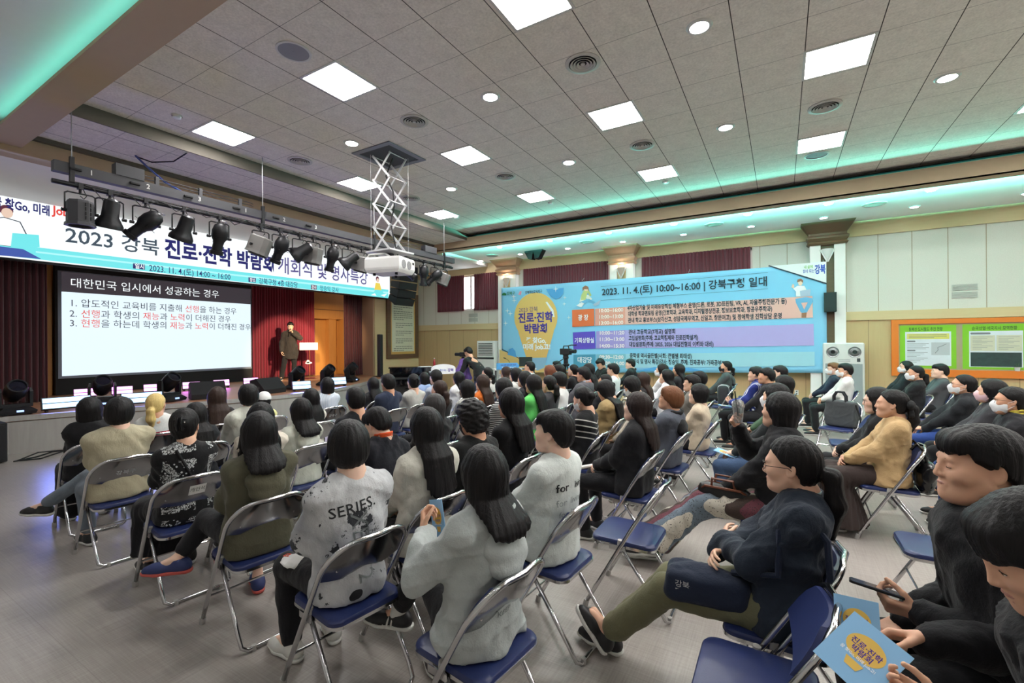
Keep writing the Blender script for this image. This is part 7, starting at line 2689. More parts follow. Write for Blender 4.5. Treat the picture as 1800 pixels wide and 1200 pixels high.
SUB = {}
def rest_people(rows, over, chairs=True):
    for pid, ht, D, attr, label in rows:
        sp = seat_person(pid, ht, D, attr, label, over.get(pid))
        root, J, top = build_person(sp)
        SUB[pid] = (root, J, top, sp)
        if chairs and not sp.get('nochair'):
            th = math.pi + math.radians(sp['yaw'] * 0.6)
            place_chair(sp['at'][0] - 0.045 * math.cos(th), sp['at'][1] - 0.045 * math.sin(th), sp['yaw'] * 0.6, 'folding chair under the ' + label, sp.get('letters'), sp.get('paper'))
PEOPLE = [
    (1, (-5.550, 1.634, 1.212), 4.23, 'f bob black jacket (22,22,25) loose=1.4 legs=wide', 'woman with dark bob and long black jacket, leftmost of the audience'),
    (2, (-4.650, 1.567, 1.265), 3.72, 'm bowl black long (176,168,142) loose=1.5 pants=(112,122,132) wide=1.1', 'man in a loose beige shirt with his leg crossed far out'),
    (3, (-5.550, 2.156, 1.197), 4.68, 'f pony blonde long (214,216,214) pattern=redstripe ponylen=0.2', 'woman with a blonde ponytail in a white top with red stripes'),
    (4, (-3.600, 1.566, 1.254), 3.18, 'f clip black tee (24,24,26) pattern=paisley sleeve=0.8 legs=skirt', 'woman with a low ponytail in a black and white paisley shirt'),
    (5, (-4.650, 2.120, 1.158), 4.19, 'f long black jacket (36,38,42) collar=hood', 'person with long black hair in dark jacket beside beige shirt'),
    (6, (-5.550, 2.759, 1.208), 5.20, 'f long brown long (40,38,42)', 'woman with very long brown hair before the middle of the stage'),
    (7, (-4.650, 2.604, 1.291), 4.61, 'm short black jacket (212,214,202) collar=shirt', 'man with short black hair in white shirt near the stage'),
    (8, (-5.550, 3.311, 1.081), 5.68, 'f cap black tee (216,214,150) capc=white', 'child in a white cap and yellow top near the stage'),
    (9, (-3.480, 2.048, 1.240), 3.53, 'f long black knit (204,196,182)', 'person in a cream fleece hidden behind the olive hoodie'),
    (10, (-2.700, 1.582, 1.289), 2.74, 'f long black hoodie (84,82,66) collar=hood legs=black front=1 hairlen=0.21', 'woman with long black hair in an olive hoodie'),
    (11, (-3.720, 2.559, 1.205), 4.10, 'f long black hoodie (198,202,190) collar=hood hairlen=0.20', 'woman with black hair in a pale grey hoodie'),
    (12, (-4.650, 3.330, 1.178), 5.23, 'f long black knit (222,218,206) hairlen=0.40', 'woman with long black hair in cream sweater beside pale hoodie'),
    (13, (-5.550, 4.239, 1.214), 6.47, 'f bob black jacket (186,198,214) pattern=finestripe', 'woman with dark bob in pale blue striped blouse by stage'),
    (14, (-1.850, 1.530, 1.310), 2.26, 'm bowl black tee (176,178,180) pattern=tiedye', 'boy in a grey tie dye T-shirt with printed lettering'),
    (15, (-3.600, 3.062, 1.268), 4.47, 'm short black tee (24,25,30)', 'man with short black hair in black T-shirt before the navy sweatshirt'),
    (16, (-5.550, 5.079, 1.155), 7.20, 'f long black long (60,60,62) pattern=stripe hairlen=0.3', 'woman with long hair in black and white striped top by stage'),
    (17, (-4.650, 4.519, 1.272), 6.26, 'm short black long (44,52,72)', 'man in a dark navy sweatshirt with pale blue sleeves'),
    (18, (-2.700, 2.469, 1.203), 3.50, 'm short black jacket (26,27,34) collar=stand collarc=(214,84,40) lean=-26', 'man bending forward in a black track jacket with orange collar'),
    (19, (-1.850, 2.107, 1.307), 2.75, 'f long black jacket (204,202,190) hairlen=0.38', 'woman with long straight black hair in an ivory jacket'),
    (20, (-4.650, 5.026, 1.240), 6.69, 'f clip black long (184,184,178) collar=crew collarc=(30,30,32)', 'woman with a black hair claw in a light grey sweater'),
    (21, (-5.550, 6.280, 1.163), 8.23, 'f bob black jacket (150,172,212)', 'woman with shoulder length hair in a blue top before the piano'),
    (22, (-4.650, 5.540, 1.269), 7.14, 'm cap black long (150,160,176)', 'person in a black baseball cap before the white name board'),
    (23, (-2.700, 3.207, 1.233), 4.13, 'f bob grey jacket (28,28,30) glasses', 'woman with greying bobbed hair and glasses in black'),
    (24, (-3.600, 4.363, 1.237), 5.59, 'f pony brown long (34,32,34)', 'woman with a low brown ponytail in black, beyond the greying bob'),
    (25, (-1.850, 2.578, 1.290), 3.16, 'm curly black tee (24,25,26) mask=black pattern=badge', 'man with curly hair, black mask and green badge on black T-shirt'),
    (26, (-3.500, 4.779, 1.216), 5.90, 'f bob black knit (176,176,172)', 'woman with short bob in grey cardigan beyond the curly haired man'),
    (27, (-4.650, 6.126, 1.208), 7.64, 'f long black jacket (222,224,226)', 'woman with long black hair in white shirt before the photographer'),
    (28, (-3.720, 5.470, 1.231), 6.60, 'f long brown long (206,108,42)', 'woman with long brown hair in an orange top'),
    (29, (-1.850, 3.121, 1.332), 3.63, 'f long black long (22,22,24)', 'woman with long black hair all in black before the green top'),
    (30, (-2.700, 4.393, 1.293), 5.15, 'f long black long (200,200,198) pattern=stripe', 'woman with full black hair in a fine striped shirt'),
    (31, (-2.700, 5.125, 1.284), 5.79, 'f long black tee (96,196,100)', 'woman with long black hair in a bright green top'),
    (32, (-2.720, 5.612, 1.244), 6.21, 'f pony black tee (54,54,58)', 'person with low ponytail in charcoal T-shirt beside green top'),
    (33, (-2.800, 6.122, 1.250), 6.69, 'm bowl black tee (212,212,210)', 'man with thick black hair in white T-shirt beside the charcoal T-shirt'),
    (34, (-1.120, 2.406, 1.305), 2.64, 'm short black tee (206,212,208) pattern=living', 'young man in white T-shirt with repeated lettering on its back'),
    (35, (-1.050, 1.553, 1.275), 1.87, 'f long black hoodie (172,178,176) collar=hood hairlen=0.19 pattern=think', 'woman with long black hair in grey lettered hoodie, nearest the camera'),
    (36, (-4.650, 7.006, 1.239), 8.40, 'f pony black hoodie (196,196,192) collar=hood', 'woman with ponytail in pale hoodie near the blue arrow board'),
    (37, (-4.650, 7.653, 1.217), 8.95, 'f long brown hoodie (150,150,150)', "woman with long brown hair in grey hoodie at banner's left end"),
    (38, (-3.800, 6.583, 1.270), 7.60, 'f bob black hoodie (190,190,186) collar=hood', "woman with bob in light hoodie under the banner's orange corner"),
    (39, (-4.650, 8.672, 1.277), 9.83, 'm short black tee (186,200,204) glasses', 'man with glasses and pale T-shirt before the light bulb print'),
    (40, (-3.250, 5.899, 1.268), 6.73, 'f long black long (40,40,44)', 'woman with long black hair in dark clothes behind the green top'),
    (41, (-3.600, 7.431, 1.282), 8.23, 'f bob red long (120,112,110)', 'person with reddish brown hair below the light bulb print'),
    (42, (-4.650, 10.007, 1.237), 10.98, 'm short black jacket (34,34,38)', 'man with black hair seated just left of the video camera'),
    (43, (-3.600, 7.874, 1.272), 8.61, 'm short black jacket (38,38,42)', 'man with short black hair directly below the video camera'),
    (44, (-3.500, 8.324, 1.254), 8.95, 'f pony black long (30,30,34) smile', 'smiling woman with hair tied back in black by the video camera'),
    (45, (-2.700, 6.814, 1.301), 7.24, 'm short black jacket (84,84,90) collar=shirt collarc=(190,200,220)', 'older man with thinning hair, grey cardigan and blue collar'),
    (46, (-3.000, 7.821, 1.307), 8.26, 'f long black long (226,140,132)', 'woman with dark hair in a coral pink top'),
    (47, (-3.840, 10.664, 1.279), 11.13, 'm short black tee (22,22,24) arms=fold glasses headset', 'man in black T-shirt with headphones and folded arms by the banner'),
    (48, (-2.700, 8.299, 1.291), 8.52, 'm short black tee (206,220,218) glasses', 'man with glasses in a white polo shirt under the timetable'),
    (49, (-2.350, 6.856, 1.192), 7.10, 'f pony black long (40,40,46)', 'child with dark hair behind the khaki jacket'),
    (50, (-3.100, 10.819, 1.284), 10.89, 'm short black hoodie (28,29,33) collar=hood', 'man in a black hooded jacket seated against the banner'),
    (51, (-1.850, 5.251, 1.234), 5.46, 'f long black jacket (154,132,92)', 'woman with long hair in a khaki jacket looking down'),
    (52, (-1.750, 4.335, 1.244), 4.62, 'f bun black knit (26,26,28) mask=white pattern=chevron', 'woman with bun, white mask and white lined black sweater'),
    (53, (-1.700, 5.824, 1.248), 5.88, 'f long black long (196,188,176) mask=white glasses', 'woman with glasses and mask in a cream top looking down'),
    (54, (-1.850, 7.169, 1.213), 7.11, 'f long brown long (36,34,36)', 'woman with long straight dark hair, upright below the timetable'),
    (55, (-1.880, 8.664, 1.280), 8.41, 'f bob black long (220,220,222) mask=white glasses', "masked woman with glasses in white below the timetable's last line"),
    (56, (-1.600, 7.748, 1.232), 7.48, 'f long black jacket (222,222,226) arms=phone', 'woman with long black hair and white shirt raising a yellow phone'),
    (57, (-1.700, 9.327, 1.253), 8.89, 'f long black long (40,38,42)', 'woman with long dark hair behind the one raising a phone'),
    (58, (-1.000, 3.780, 1.278), 3.76, 'f long darkbrown jacket (34,34,37) arms=clasp hairlen=0.34', 'woman with dark brown hair in black jacket holding rolled paper'),
    (58.5, (-1.380, 5.074, 1.125), 5.07, 'f cap black long (206,196,180) mask=white capc=cream', 'person in cream hat and mask behind the dark brown hair'),
    (59, (-0.920, 4.742, 1.239), 4.55, 'm bowl dyed hoodie (82,86,96) collar=hood collarc=(30,30,32) glasses head=up', 'young man with dyed brown hair in grey jacket with black hood'),
    (60, (-1.050, 6.751, 1.229), 6.34, 'm short black knit (120,116,110) glasses', 'man with swept back hair and glasses in a grey cardigan'),
    (61, (-1.050, 7.377, 1.240), 6.88, 'm short black long (70,66,62)', 'person with dark hair behind the man with swept back hair'),
    (62, (-0.800, 5.614, 1.206), 5.24, 'f bob black knit (206,190,166) hairlen=0.1', 'woman with wavy bobbed hair in a beige sweater'),
    (63, (-0.957, 10.357, 1.280), 9.40, 'f pony black hoodie (66,70,72) collar=hood mask=black', 'woman with ponytail and black mask in dark grey hoodie'),
    (64, (-0.327, 8.276, 1.280), 7.29, 'm short black jacket (44,56,128) collar=stand pattern=sleevestripe arms=hold', 'man in a blue track jacket with white sleeve stripes'),
    (65, (-0.178, 7.992, 1.280), 6.97, 'm short black long (40,40,44)', 'person with black hair close behind the blue track jacket'),
    (66, (-0.006, 8.795, 1.280), 7.57, 'm short black long (38,38,40)', 'person with black hair under the end of the banner'),
    (67, (0.036, 6.378, 1.280), 5.47, 'f bob black long (66,92,70)', 'person with full black hair in a green top'),
    (68, (-0.027, 4.920, 1.300), 4.25, 'f bob black long (40,44,46) mask=white pants=jeans', 'person with dark hair and white mask before the green top'),
    (69, (0.020, 3.673, 1.340), 3.15, 'f bob black jacket (28,28,31) arms=mouth collar=crew collarc=(150,146,138)', 'woman with wavy bob and grey scarf drinking from a clear cup'),
    (70, (0.888, 10.700, 1.262), 8.76, 'm short dyed long (34,38,56) mask=white glasses arms=clasp', 'masked man with light brown hair before the air purifier'),
    (71, (0.980, 9.842, 1.290), 7.97, 'm short black long (224,224,222) mask=white glasses arms=clasp', 'masked man in a white sweater before the air purifier'),
    (72, (2.112, 11.560, 1.280), 8.87, 'f long black jacket (32,33,38) mask=white glasses', 'masked woman with glasses in black jacket by the notice board'),
    (73, (1.873, 9.599, 1.280), 7.31, 'f pony black knit (28,28,31) mask=white', 'masked woman with ponytail in black cardigan by the notice board'),
    (74, (2.349, 10.413, 1.280), 7.76, 'm short black long (74,76,80) smile arms=knees', 'smiling man in charcoal sweatshirt leaning back by the notice board'),
    (75, (1.884, 7.354, 1.280), 5.37, 'f pony black jacket (34,36,40) mask=white glasses collar=shirt pants=jeansblue', 'masked woman with glasses, black jacket and blue jeans at the right'),
    (76, (1.907, 6.636, 1.280), 4.74, 'f bob black jacket (62,62,66) mask=pink collar=shirt', 'woman with a pink mask in a dark jacket over burgundy'),
    (77, (1.757, 5.681, 1.280), 3.99, 'f bun black jacket (32,32,36) mask=white glasses collar=stand collarc=(206,190,80) pants=jeansblue', 'masked woman with a yellow striped collar at the right edge'),
    (78, (0.784, 5.473, 1.250), 4.31, 'f long black jacket (28,28,31) glasses arms=clasp front=1', 'girl with glasses and long hair in a black varsity jacket'),
    (79, (0.839, 5.054, 1.270), 3.92, 'f pony black jacket (188,158,114) smile arms=clasp legs=skirt', 'smiling woman with black bow in tan cardigan and brown skirt'),
    (80, (0.044, 2.357, 1.280), 2.01, 'f pony black jacket (38,46,58) glasses arms=fold collar=crew collarc=(170,190,190)', 'woman with ponytail in dark navy jacket with folded arms'),
]
def jn(**kw):
    return kw
OVER = {
    2: dict(J=jn(knR=(0.40, 0.10, 0.57), anR=(0.64, 0.36, 0.33), ftR=(0.78, 0.46, 0.27), knL=(0.36, 0.14, 0.47)), letters='강북구', pant_hem=0.86),
    4: dict(paper='개인석', sleeve=0.8, skirt_hem=0.16, bag=1),
    5: dict(letters='강북구'),
    10: dict(J=jn(knL=(0.38, 0.16, 0.56), anL=(0.36, 0.33, 0.36), ftL=(0.44, 0.44, 0.30)), shoemat=MATS['shoe_navy'], solemat=MATS['sole_red'], pant_hem=0.72, barelegs=1),
    13: dict(letters='강북구'),
    14: dict(arms=('hold', 'hold'), splay=(0.14, 0.10), shoemat=MATS['shoe_white'], yaw=-14, head=(-22, -2, 0), sleeve=0.5),
    17: dict(),
    70: dict(),
    18: dict(arms=('knees', 'knees'), lean=-24, head=(6, 22, 0), yaw=-6),
    19: dict(letters='강북구'),
    34: dict(head=(12, -6, 0), yaw=-8, splay=(0.15, 0.13)),
    35: dict(stripes=True, pant_hem=0.80, J=jn(knL=(0.42, -0.06, 0.60), anL=(0.60, -0.03, 0.30), ftL=(0.72, 0.03, 0.22)), arms=('phone', 'lap'), yaw=-12, head=(-22, -4, 0), shoemat=MATS['shoe_black']),
    58: dict(yaw=-6),
    47: dict(yaw=50, head=(8, 24, 0)),
    69: dict(legs='longskirt', legmat=cloth('cloth_patchwork', rgb(150, 140, 130), pattern=pat_skirt), J=jn(knL=(0.42, 0.12, 0.50), anL=(0.78, 0.30, 0.16), ftL=(0.90, 0.36, 0.22), knR=(0.42, -0.04, 0.52), anR=(0.80, 0.22, 0.10), ftR=(0.93, 0.27, 0.12)), skin=0),
    79: dict(skirt_hem=0.07, full=1.45, legmat=cloth('cloth_skirt_brown', rgb(58, 48, 46)), head=(-4, -4, 0), splay=(0.13, 0.13)),
    80: dict(J=jn(knL=(0.42, 0.08, 0.50), anL=(0.74, 0.02, 0.15), ftL=(0.82, 0.05, 0.24), knR=(0.42, -0.07, 0.49), anR=(0.76, -0.05, 0.10), ftR=(0.85, -0.07, 0.18)), legmat=cloth('cloth_leg_olive', rgb(110, 108, 82)), pant_hem=0.86, head=(-8, 2, 0), yaw=0, barelegs=1, ponyz=-0.01, ponylen=0.26, legloose=0.016, closed=1, lean=14),
    78: dict(head=(6, 2, 0)),
    59: dict(head=(6, -14, 0)),
    52: dict(head=(-14, 14, 0)),
    74: dict(lean=16, head=(4, -6, 0)),
}
for q in (70, 71, 72, 73, 75, 76, 77):
    OVER.setdefault(q, {})
FRONT = [
    (81, (0.60, 2.16, 1.405), 1.6, "m short black jacket (26, 26, 29) collar=stand", "heavy set boy in black jacket, eyes closed, holding a phone"),
    (82, (0.47, 1.53, 1.330), 1.1, "m bowl black jacket (24, 24, 27)", "boy in black jacket with head bowed at right edge"),
    (83, (0.62, 1.02, 1.300), 0.9, "f bob black jacket (178, 182, 180)", "person in pale grey sleeves holding a leaflet at bottom right"),
]
OVER[81] = dict(fat=1.16, closed=1, lean=-17, yaw=2, head=(8, -2, 0), wide=1.15, loose=1.2, face=1, shoemat=MATS['shoe_black'], legloose=0.02,
                skin=1,
                armsW=(((0.43, 2.12, 0.725), (-0.5, 0.6, -0.6), (0.95, -0.15, 0.05), (-0.1, -0.75, 0.6), 0.9), 'lap'))
OVER[82] = dict(lean=-22, yaw=-4, head=(14, 26, 0), wide=1.05, face=1, shoemat=MATS['shoe_black'], legloose=0.02,
                skin=1,
                armsW=('lap', ((0.385, 1.84, 0.785), (-0.5, -0.7, -0.6), (0.95, 0.05, -0.15), (0.0, 0.6, -0.75), 0.6)))
OVER[83] = dict(lean=0, yaw=0, head=(0, 14, 0), face=1, legmat=cloth('cloth_leg_navy', rgb(34, 38, 56)),
                armsW=('lap', ((0.35, 1.48, 0.795), (-0.6, -0.6, -0.6), (0.93, -0.25, 0.1), (-0.2, 0.75, 0.6), 0.7)))
rest_people(PEOPLE, OVER)
rest_people(FRONT, OVER)
# ------------------------------------------------------------------ helpers for things that people hold
def W(pid, v):
    root, J, top, sp = SUB[pid]
    th = math.pi + math.radians(sp['yaw'])
    x, y = sp['at']
    return Vector((x + v[0] * math.cos(th) - v[1] * math.sin(th), y + v[0] * math.sin(th) + v[1] * math.cos(th), v[2] + sp.get('z0', 0.0)))
def WR(pid):
    return Matrix.Rotation(math.pi + math.radians(SUB[pid][3]['yaw']), 3, 'Z')
def grip(pid, n, d=0.10, off=0.02):
    """middle of the closed hand"""
    J = SUB[pid][1]
    fd, pd, c = J['hd' + n]
    return W(pid, J['wr' + n] + fd * d + pd * off)

def leaflet(loc, u, w, label, size=(0.15, 0.21), grp='blue event leaflets held in the audience'):
    u, w = Vector(u).normalized(), Vector(w)
    w = (w - u * w.dot(u)).normalized()
    n = u.cross(w)
    if n.dot(Vector((0, 0, 1.7)) - Vector(loc)) < 0:
        u = -u
        n = -n
    e = empty('leaflet', loc, 0, label, 'leaflet', grp)
    a, b = size[0] / 2, size[1] / 2
    mb = MB()
    P = lambda x, y, h: u * x + w * y + n * h
    mb.add([P(-a, -b, 0), P(a, -b, 0), P(a, b, 0), P(-a, b, 0), P(-a, -b, -0.002), P(a, -b, -0.002), P(a, b, -0.002), P(-a, b, -0.002)], [(0, 1, 2, 3), (7, 6, 5, 4), (0, 4, 5, 1), (1, 5, 6, 2), (2, 6, 7, 3), (3, 7, 4, 0)])
    mb.build('sheet', plain('leaflet_blue', rgb(136, 186, 226), 0.6, var=0.03), e)
    sg = Sign((0, 0, 0), u, w, n)
    sg.ell('y', 0, 0.02 * b / 0.1, a * 0.62, b * 0.42, 0.0006)
    sg.poly('y', [(-a * 0.3, -b * 0.30), (a * 0.3, -b * 0.30), (a * 0.2, -b * 0.55), (-a * 0.2, -b * 0.55)], 0.0007)
    sg.text('p', '진로·진학', 0, b * 0.16, a * 0.26, 0.02, 'CENTER', 0.0011)
    sg.text('p', '박람회', 0, -b * 0.06, a * 0.26, 0.02, 'CENTER', 0.0011)
    sg.text('w', '꿈 찾Go, 미래 Job고!', 0, -b * 0.22, a * 0.14, 0.02, 'CENTER', 0.0011)
    sg.build('print', {'y': plain('leaflet_yellow', rgb(224, 184, 84), 0.6), 'p': bm_['purple'], 'w': bm_['white']}, e)
    return e

# ------------------------------------------------------------------ printed garments
pr_black = plain('print_black', rgb(40, 42, 44), 0.8)
pr_grey = plain('print_grey', rgb(150, 158, 156), 0.8)
pr_mid = plain('print_mid', rgb(118, 124, 124), 0.8)
root, J, top, sp = SUB[14]
z0 = J['chest'][2]
project_text(root, top, [('SERIES.', 0.070, 0.035, z0 + 0.015, 7, 0.012, 1.05)], pr_black)
project_text(root, top, [('SYSTEMCC', 0.026, -0.012, z0 - 0.06, -83, 0.004, 1.0), ('#CHIC', 0.026, -0.055, z0 - 0.105, 7, 0.006, 1.0)], pr_black)
project_text(root, top, [('XEXY2', 0.115, 0.035, z0 - 0.16, -83, 0.0, 1.0)], pr_mid)
root, J, top, sp = SUB[34]
z0 = J['chest'][2]
project_text(root, top, [('for', 0.062, 0.085, z0 - 0.010, 4, 0.018, 1.0), ('living planet', 0.052, -0.110, z0 + 0.003, 4, 0.008, 0.9)], pr_black)
project_text(root, top, [('for  living planet', 0.052, -0.045, z0 - 0.080, 4, 0.004, 1.0), ('for  living planet', 0.046, -0.045, z0 - 0.145, 4, 0.004, 1.0), ('for  living planet', 0.040, -0.045, z0 - 0.200, 4, 0.004, 1.0)], pr_grey)
root, J, top, sp = SUB[35]
z0 = J['chest'][2]
project_text(root, top, [('THINK', 0.060, 0.00, z0 - 0.050, 3, 0.0, 1.05), ('ALL', 0.036, -0.03, z0 - 0.098, 3, 0.0, 1.0), ('KEEP', 0.034, 0.01, z0 - 0.235, 3, 0.004, 1.0)], pr_mid)
root, J, top, sp = SUB[25]
project_text(root, top, [('■', 0.055, -0.01, J['neckb'][2] - 0.065, 0, 0.0, 1.0)], plain('badge_green', rgb(60, 150, 110), 0.7), 'badge')
root, J, top, sp = SUB[32]
project_text(root, top, [('PLAYGROUND', 0.030, 0.0, J['chest'][2] - 0.06, 0, 0.0, 1.0)] if False else [('■ ■ ■ ■ ■', 0.022, 0.0, J['chest'][2] - 0.06, 0, 0.0, 1.0)], pr_mid, 'print')
# cross strap and hair pearls of the paisley shirt
root, J, top, sp = SUB[4]
mb = MB()
from mathutils.bvhtree import BVHTree
bvh = BVHTree.FromPolygons([v.co for v in top.data.vertices], [tuple(p.vertices) for p in top.data.polygons])
pts = []
for q in range(9):
    y = 0.075 - 0.155 * q / 8
    z = J['neckb'][2] - 0.015 - 0.36 * q / 8
    h = bvh.ray_cast(Vector((-1, y, z)), Vector((1, 0, 0)))
    if h[0] is not None:
        pts.append((h[0].x - 0.004, y, z))
if len(pts) > 2:
    mb.tube(pts, 0.009, 6)
    mb.build('cross_strap', MATS['black_cloth'], root, smooth=True)
mb = MB()
R, c = J['hR'], J['head']
for a in range(5):
    mb.sphere(Vector(c + R @ V3(-0.118, 0.020 - 0.012 * a, 0.060 - 0.006 * (a % 3))), 0.005, 7, 0, 5)
mb.build('hair_pearls', plain('pearl_white', rgb(236, 232, 226), 0.2), next(o for o in root.children if o.name.startswith('hair')), smooth=True)
# black bow of the woman in tan
root, J, top, sp = SUB[79]
R, c = J['hR'], J['head']
F = Field()
T = lambda a, b, d: c + R @ V3(a, b, d)
F.ell(T(-0.125, 0.045, 0.015), (0.03, 0.05, 0.035), 0.0, rot=R)
F.ell(T(-0.125, -0.045, 0.015), (0.03, 0.05, 0.035), 0.01, rot=R)
F.cap(T(-0.13, 0.02, 0.0), T(-0.135, 0.045, -0.07), 0.014, 0.02, 0.01)
F.cap(T(-0.13, -0.02, 0.0), T(-0.135, -0.045, -0.07), 0.014, 0.02, 0.01)
F.disp = folds(0.005, 60, 3)
v, f = F.mesh(0.006)
o = raw_mesh('hair_bow', v, f, MATS['black_cloth'])
o.parent = next(q for q in root.children if q.name.startswith('hair'))
# headphones
root, J, top, sp = SUB[47]
R, c = J['hR'], J['head']
T = lambda a, b, d: Vector(c + R @ V3(a, b, d))
mb = MB()
mb.tube([T(-0.01, 0.098 * math.cos(a), 0.02 + 0.125 * math.sin(a)) for a in [math.pi * q / 10 for q in range(11)]], 0.008, 6)
for s in (-1, 1):
    mb.cyl(T(-0.01, s * 0.086, -0.005), T(-0.01, s * 0.112, -0.005), 0.034, 12)
mb.build('headphones', M['black_matte'], root, smooth=True)
# varsity cuffs
root, J, top, sp = SUB[78]
for n in 'LR':
    E_, W_ = J['el' + n], J['wr' + n]
    mb = MB()
    for q in (0.84, 0.90):
        a = E_ + (W_ - E_) * q
        b = E_ + (W_ - E_) * (q + 0.03)
        mb.cyl(a, b, 0.049 * sp['k'] + 0.004, 14)
    mb.build('cuff_stripe', MATS['cap_white'], top, smooth=True)
# loose white inner skirt edge of the woman in tan
# ------------------------------------------------------------------ chairs nobody sits on
place_chair(-0.86, 2.98, 0, 'empty folding chair right of the white lettered T-shirt', None)
place_chair(0.83, 3.66, 0, 'empty folding chair before the white waste basket', None)
place_chair(-0.08, 1.90, 0, 'empty folding chair at the bottom, beside the olive trousers', None)
place_chair(0.70, 7.95, 62, 'folding chair turned aside, holding the grey tote bag', None)
place_chair(0.72, 6.83, 0, 'empty folding chair just before the grey tote bag', None)
place_chair(0.70, 6.05, 4, 'empty folding chair left of the girl in varsity jacket', None)
place_chair(-0.62, 11.3, 4, 'empty folding chair nearest the banner, behind the dark grey hoodie', None)
place_chair(-1.0, 9.55, 0, 'empty folding chair left of the blue track jacket', None)

# ------------------------------------------------------------------ two who stand
def standing_joints(k, arms, lean=0.0, feet=((0.03, 0.11), (0.0, -0.13)), head=(0, 0, 0)):
    J = {}
    sl = math.sin(math.radians(lean))
    J['pel'] = V3(0, 0, 0.95) * k
    J['up'] = V3(0, 0, 1)
    J['waist'] = V3(0.01 + 0.12 * sl * 0.5, 0, 1.09) * k
    J['chest'] = V3(0.01 + 0.34 * sl, 0, 1.27 - 0.06 * sl) * k
    J['neckb'] = V3(0.0 + 0.60 * sl, 0, 1.455 - 0.16 * sl) * k
    for s, n in ((1, 'L'), (-1, 'R')):
        J['sh' + n] = J['neckb'] + V3(-0.005, s * 0.178, -0.068) * k
        J['hip' + n] = J['pel'] + V3(0, s * 0.088, -0.03) * k
    for n, (fx, fy) in zip('LR', feet):
        J['an' + n] = V3(fx, fy, 0.085)
        h = J['hip' + n]
        J['kn' + n] = (h + J['an' + n]) / 2 + V3(0.02, 0, 0.03)
        J['ft' + n] = J['an' + n] + V3(0.135, 0.03 if n == 'L' else -0.03, -0.045)
    R = rotm('Z', head[0]) @ rotm('Y', head[1]) @ rotm('X', head[2])
    J['hR'] = R
    J['head'] = J['neckb'] + V3(0.026, 0, 0.045) * k + R @ V3(0.012, 0, 0.092) * k
    for n, (w_, pole, fd, pd, c) in zip('LR', arms):
        el, w2 = ik(J['sh' + n], V3(*w_) * k, 0.29 * k, 0.25 * k, V3(*pole))
        J['el' + n], J['wr' + n] = el, w2
        fd, pd = V3(*fd), V3(*pd)
        J['hd' + n] = (unit(fd), unit(pd - fd * (pd @ fd) / (fd @ fd)), c)
    return J
A = (((0.215, 0.045, 1.385), (0.0, 0.8, -0.6), (-0.15, -0.35, 0.9), (0.1, -0.95, -0.2), 1.0), ((0.10, -0.26, 0.83), (-0.7, -0.5, 0), (0.25, 0.15, -0.95), (0, 0.9, 0.1), 0.45))
sp = dict(sex='m', hair='short', haircol=HAIR['black'], top='jacket', topmat=cloth('cloth_speaker', rgb(52, 46, 44)), legmat=cloth('cloth_speaker_leg', rgb(34, 32, 34)), seed=77, at=(-12.85, 8.48), z0=0.592, yaw=152, D=6, k=1.0,
          joints=standing_joints(1.02, A, 0, ((0.02, 0.10), (0.02, -0.25)), (-4, 2, 0)), standing=True, hem=0.34, collar='stand', face=1, glasses=1, label='person standing on the stage in a dark jacket, speaking into a microphone', group='people standing', skin=0, legloose=0.012, loose=1.1)
SUB['s'] = build_person(sp) + (sp,)
g = grip('s', 'L', 0.075, 0.035)
e = empty('microphone', g, 0, 'black hand microphone held to the mouth of the speaker', 'microphone')
d = (W('s', SUB['s'][1]['head'] + SUB['s'][1]['hR'] @ V3(0.12, 0.0, -0.075)) - g)
d.normalize()
MB().tube([-d * 0.15, -d * 0.02, d * 0.05], [0.012, 0.015, 0.018], 10).build('handle', M['black_metal'], e, smooth=True)
MB().sphere(d * 0.075, 0.026, 12).build('grille_head', M['dark_grey'], e, smooth=True)
A = (((0.40, 0.05, 1.16), (0.1, 0.6, -0.9), (0.8, -0.5, 0.2), (0, -0.8, 0.3), 0.8), ((0.40, -0.05, 1.13), (0.1, -0.6, -0.9), (0.8, 0.5, 0.2), (0, 0.8, 0.3), 0.8))
sp = dict(sex='m', hair='short', haircol=HAIR['black'], top='long', topmat=cloth('cloth_photographer', rgb(26, 26, 28)), legmat=cloth('cloth_photographer_leg', rgb(50, 60, 86)), seed=78, at=(-6.42, 9.30), yaw=-8, D=8, k=1.0,
          joints=standing_joints(0.97, A, 36, ((0.06, 0.10), (-0.04, -0.12)), (0, 22, 0)), standing=True, hem=0.18, face=1, label='person in black bent over a camera beside the blue arrow board', group='people standing', skin=1)
SUB['c'] = build_person(sp) + (sp,)
cl = W('c', V3(0.60, 0.0, 0))
e = empty('photo_camera', (cl.x, cl.y, 0), math.pi - 0.14, 'black camera on a tripod draped with a purple jacket', 'camera')
tr = empty('tripod', (0, 0, 0))
tr.parent = e
for a in (0.4, 2.5, 4.6):
    MB().tube([(0.03 * math.cos(a), 0.03 * math.sin(a), 1.22), (0.33 * math.cos(a), 0.33 * math.sin(a), 0.0)], [0.017, 0.012], 7).build('leg', M['black_metal'], tr)
MB().cyl((0, 0, 1.2), (0, 0, 1.33), 0.04, 12).build('head', M['black_metal'], tr)
MB().rbox((0, 0, 1.39), (0.12, 0.16, 0.11), 0.02).build('camera_body', M['black_matte'], e)
MB().cyl((0.05, 0, 1.39), (0.26, 0, 1.39), 0.045, 14).build('lens', M['black_metal'], e)
F = Field()
for a in range(9):
    q = 2 * math.pi * a / 9
    F.cap((0.05 * math.cos(q), 0.06 * math.sin(q), 1.24), (0.17 * math.cos(q), 0.20 * math.sin(q), 0.72 + 0.08 * (a % 3)), 0.035, 0.045, 0.04)
F.disp = folds(0.02, 24, 4, 0.2)
v, f = F.mesh(0.018)
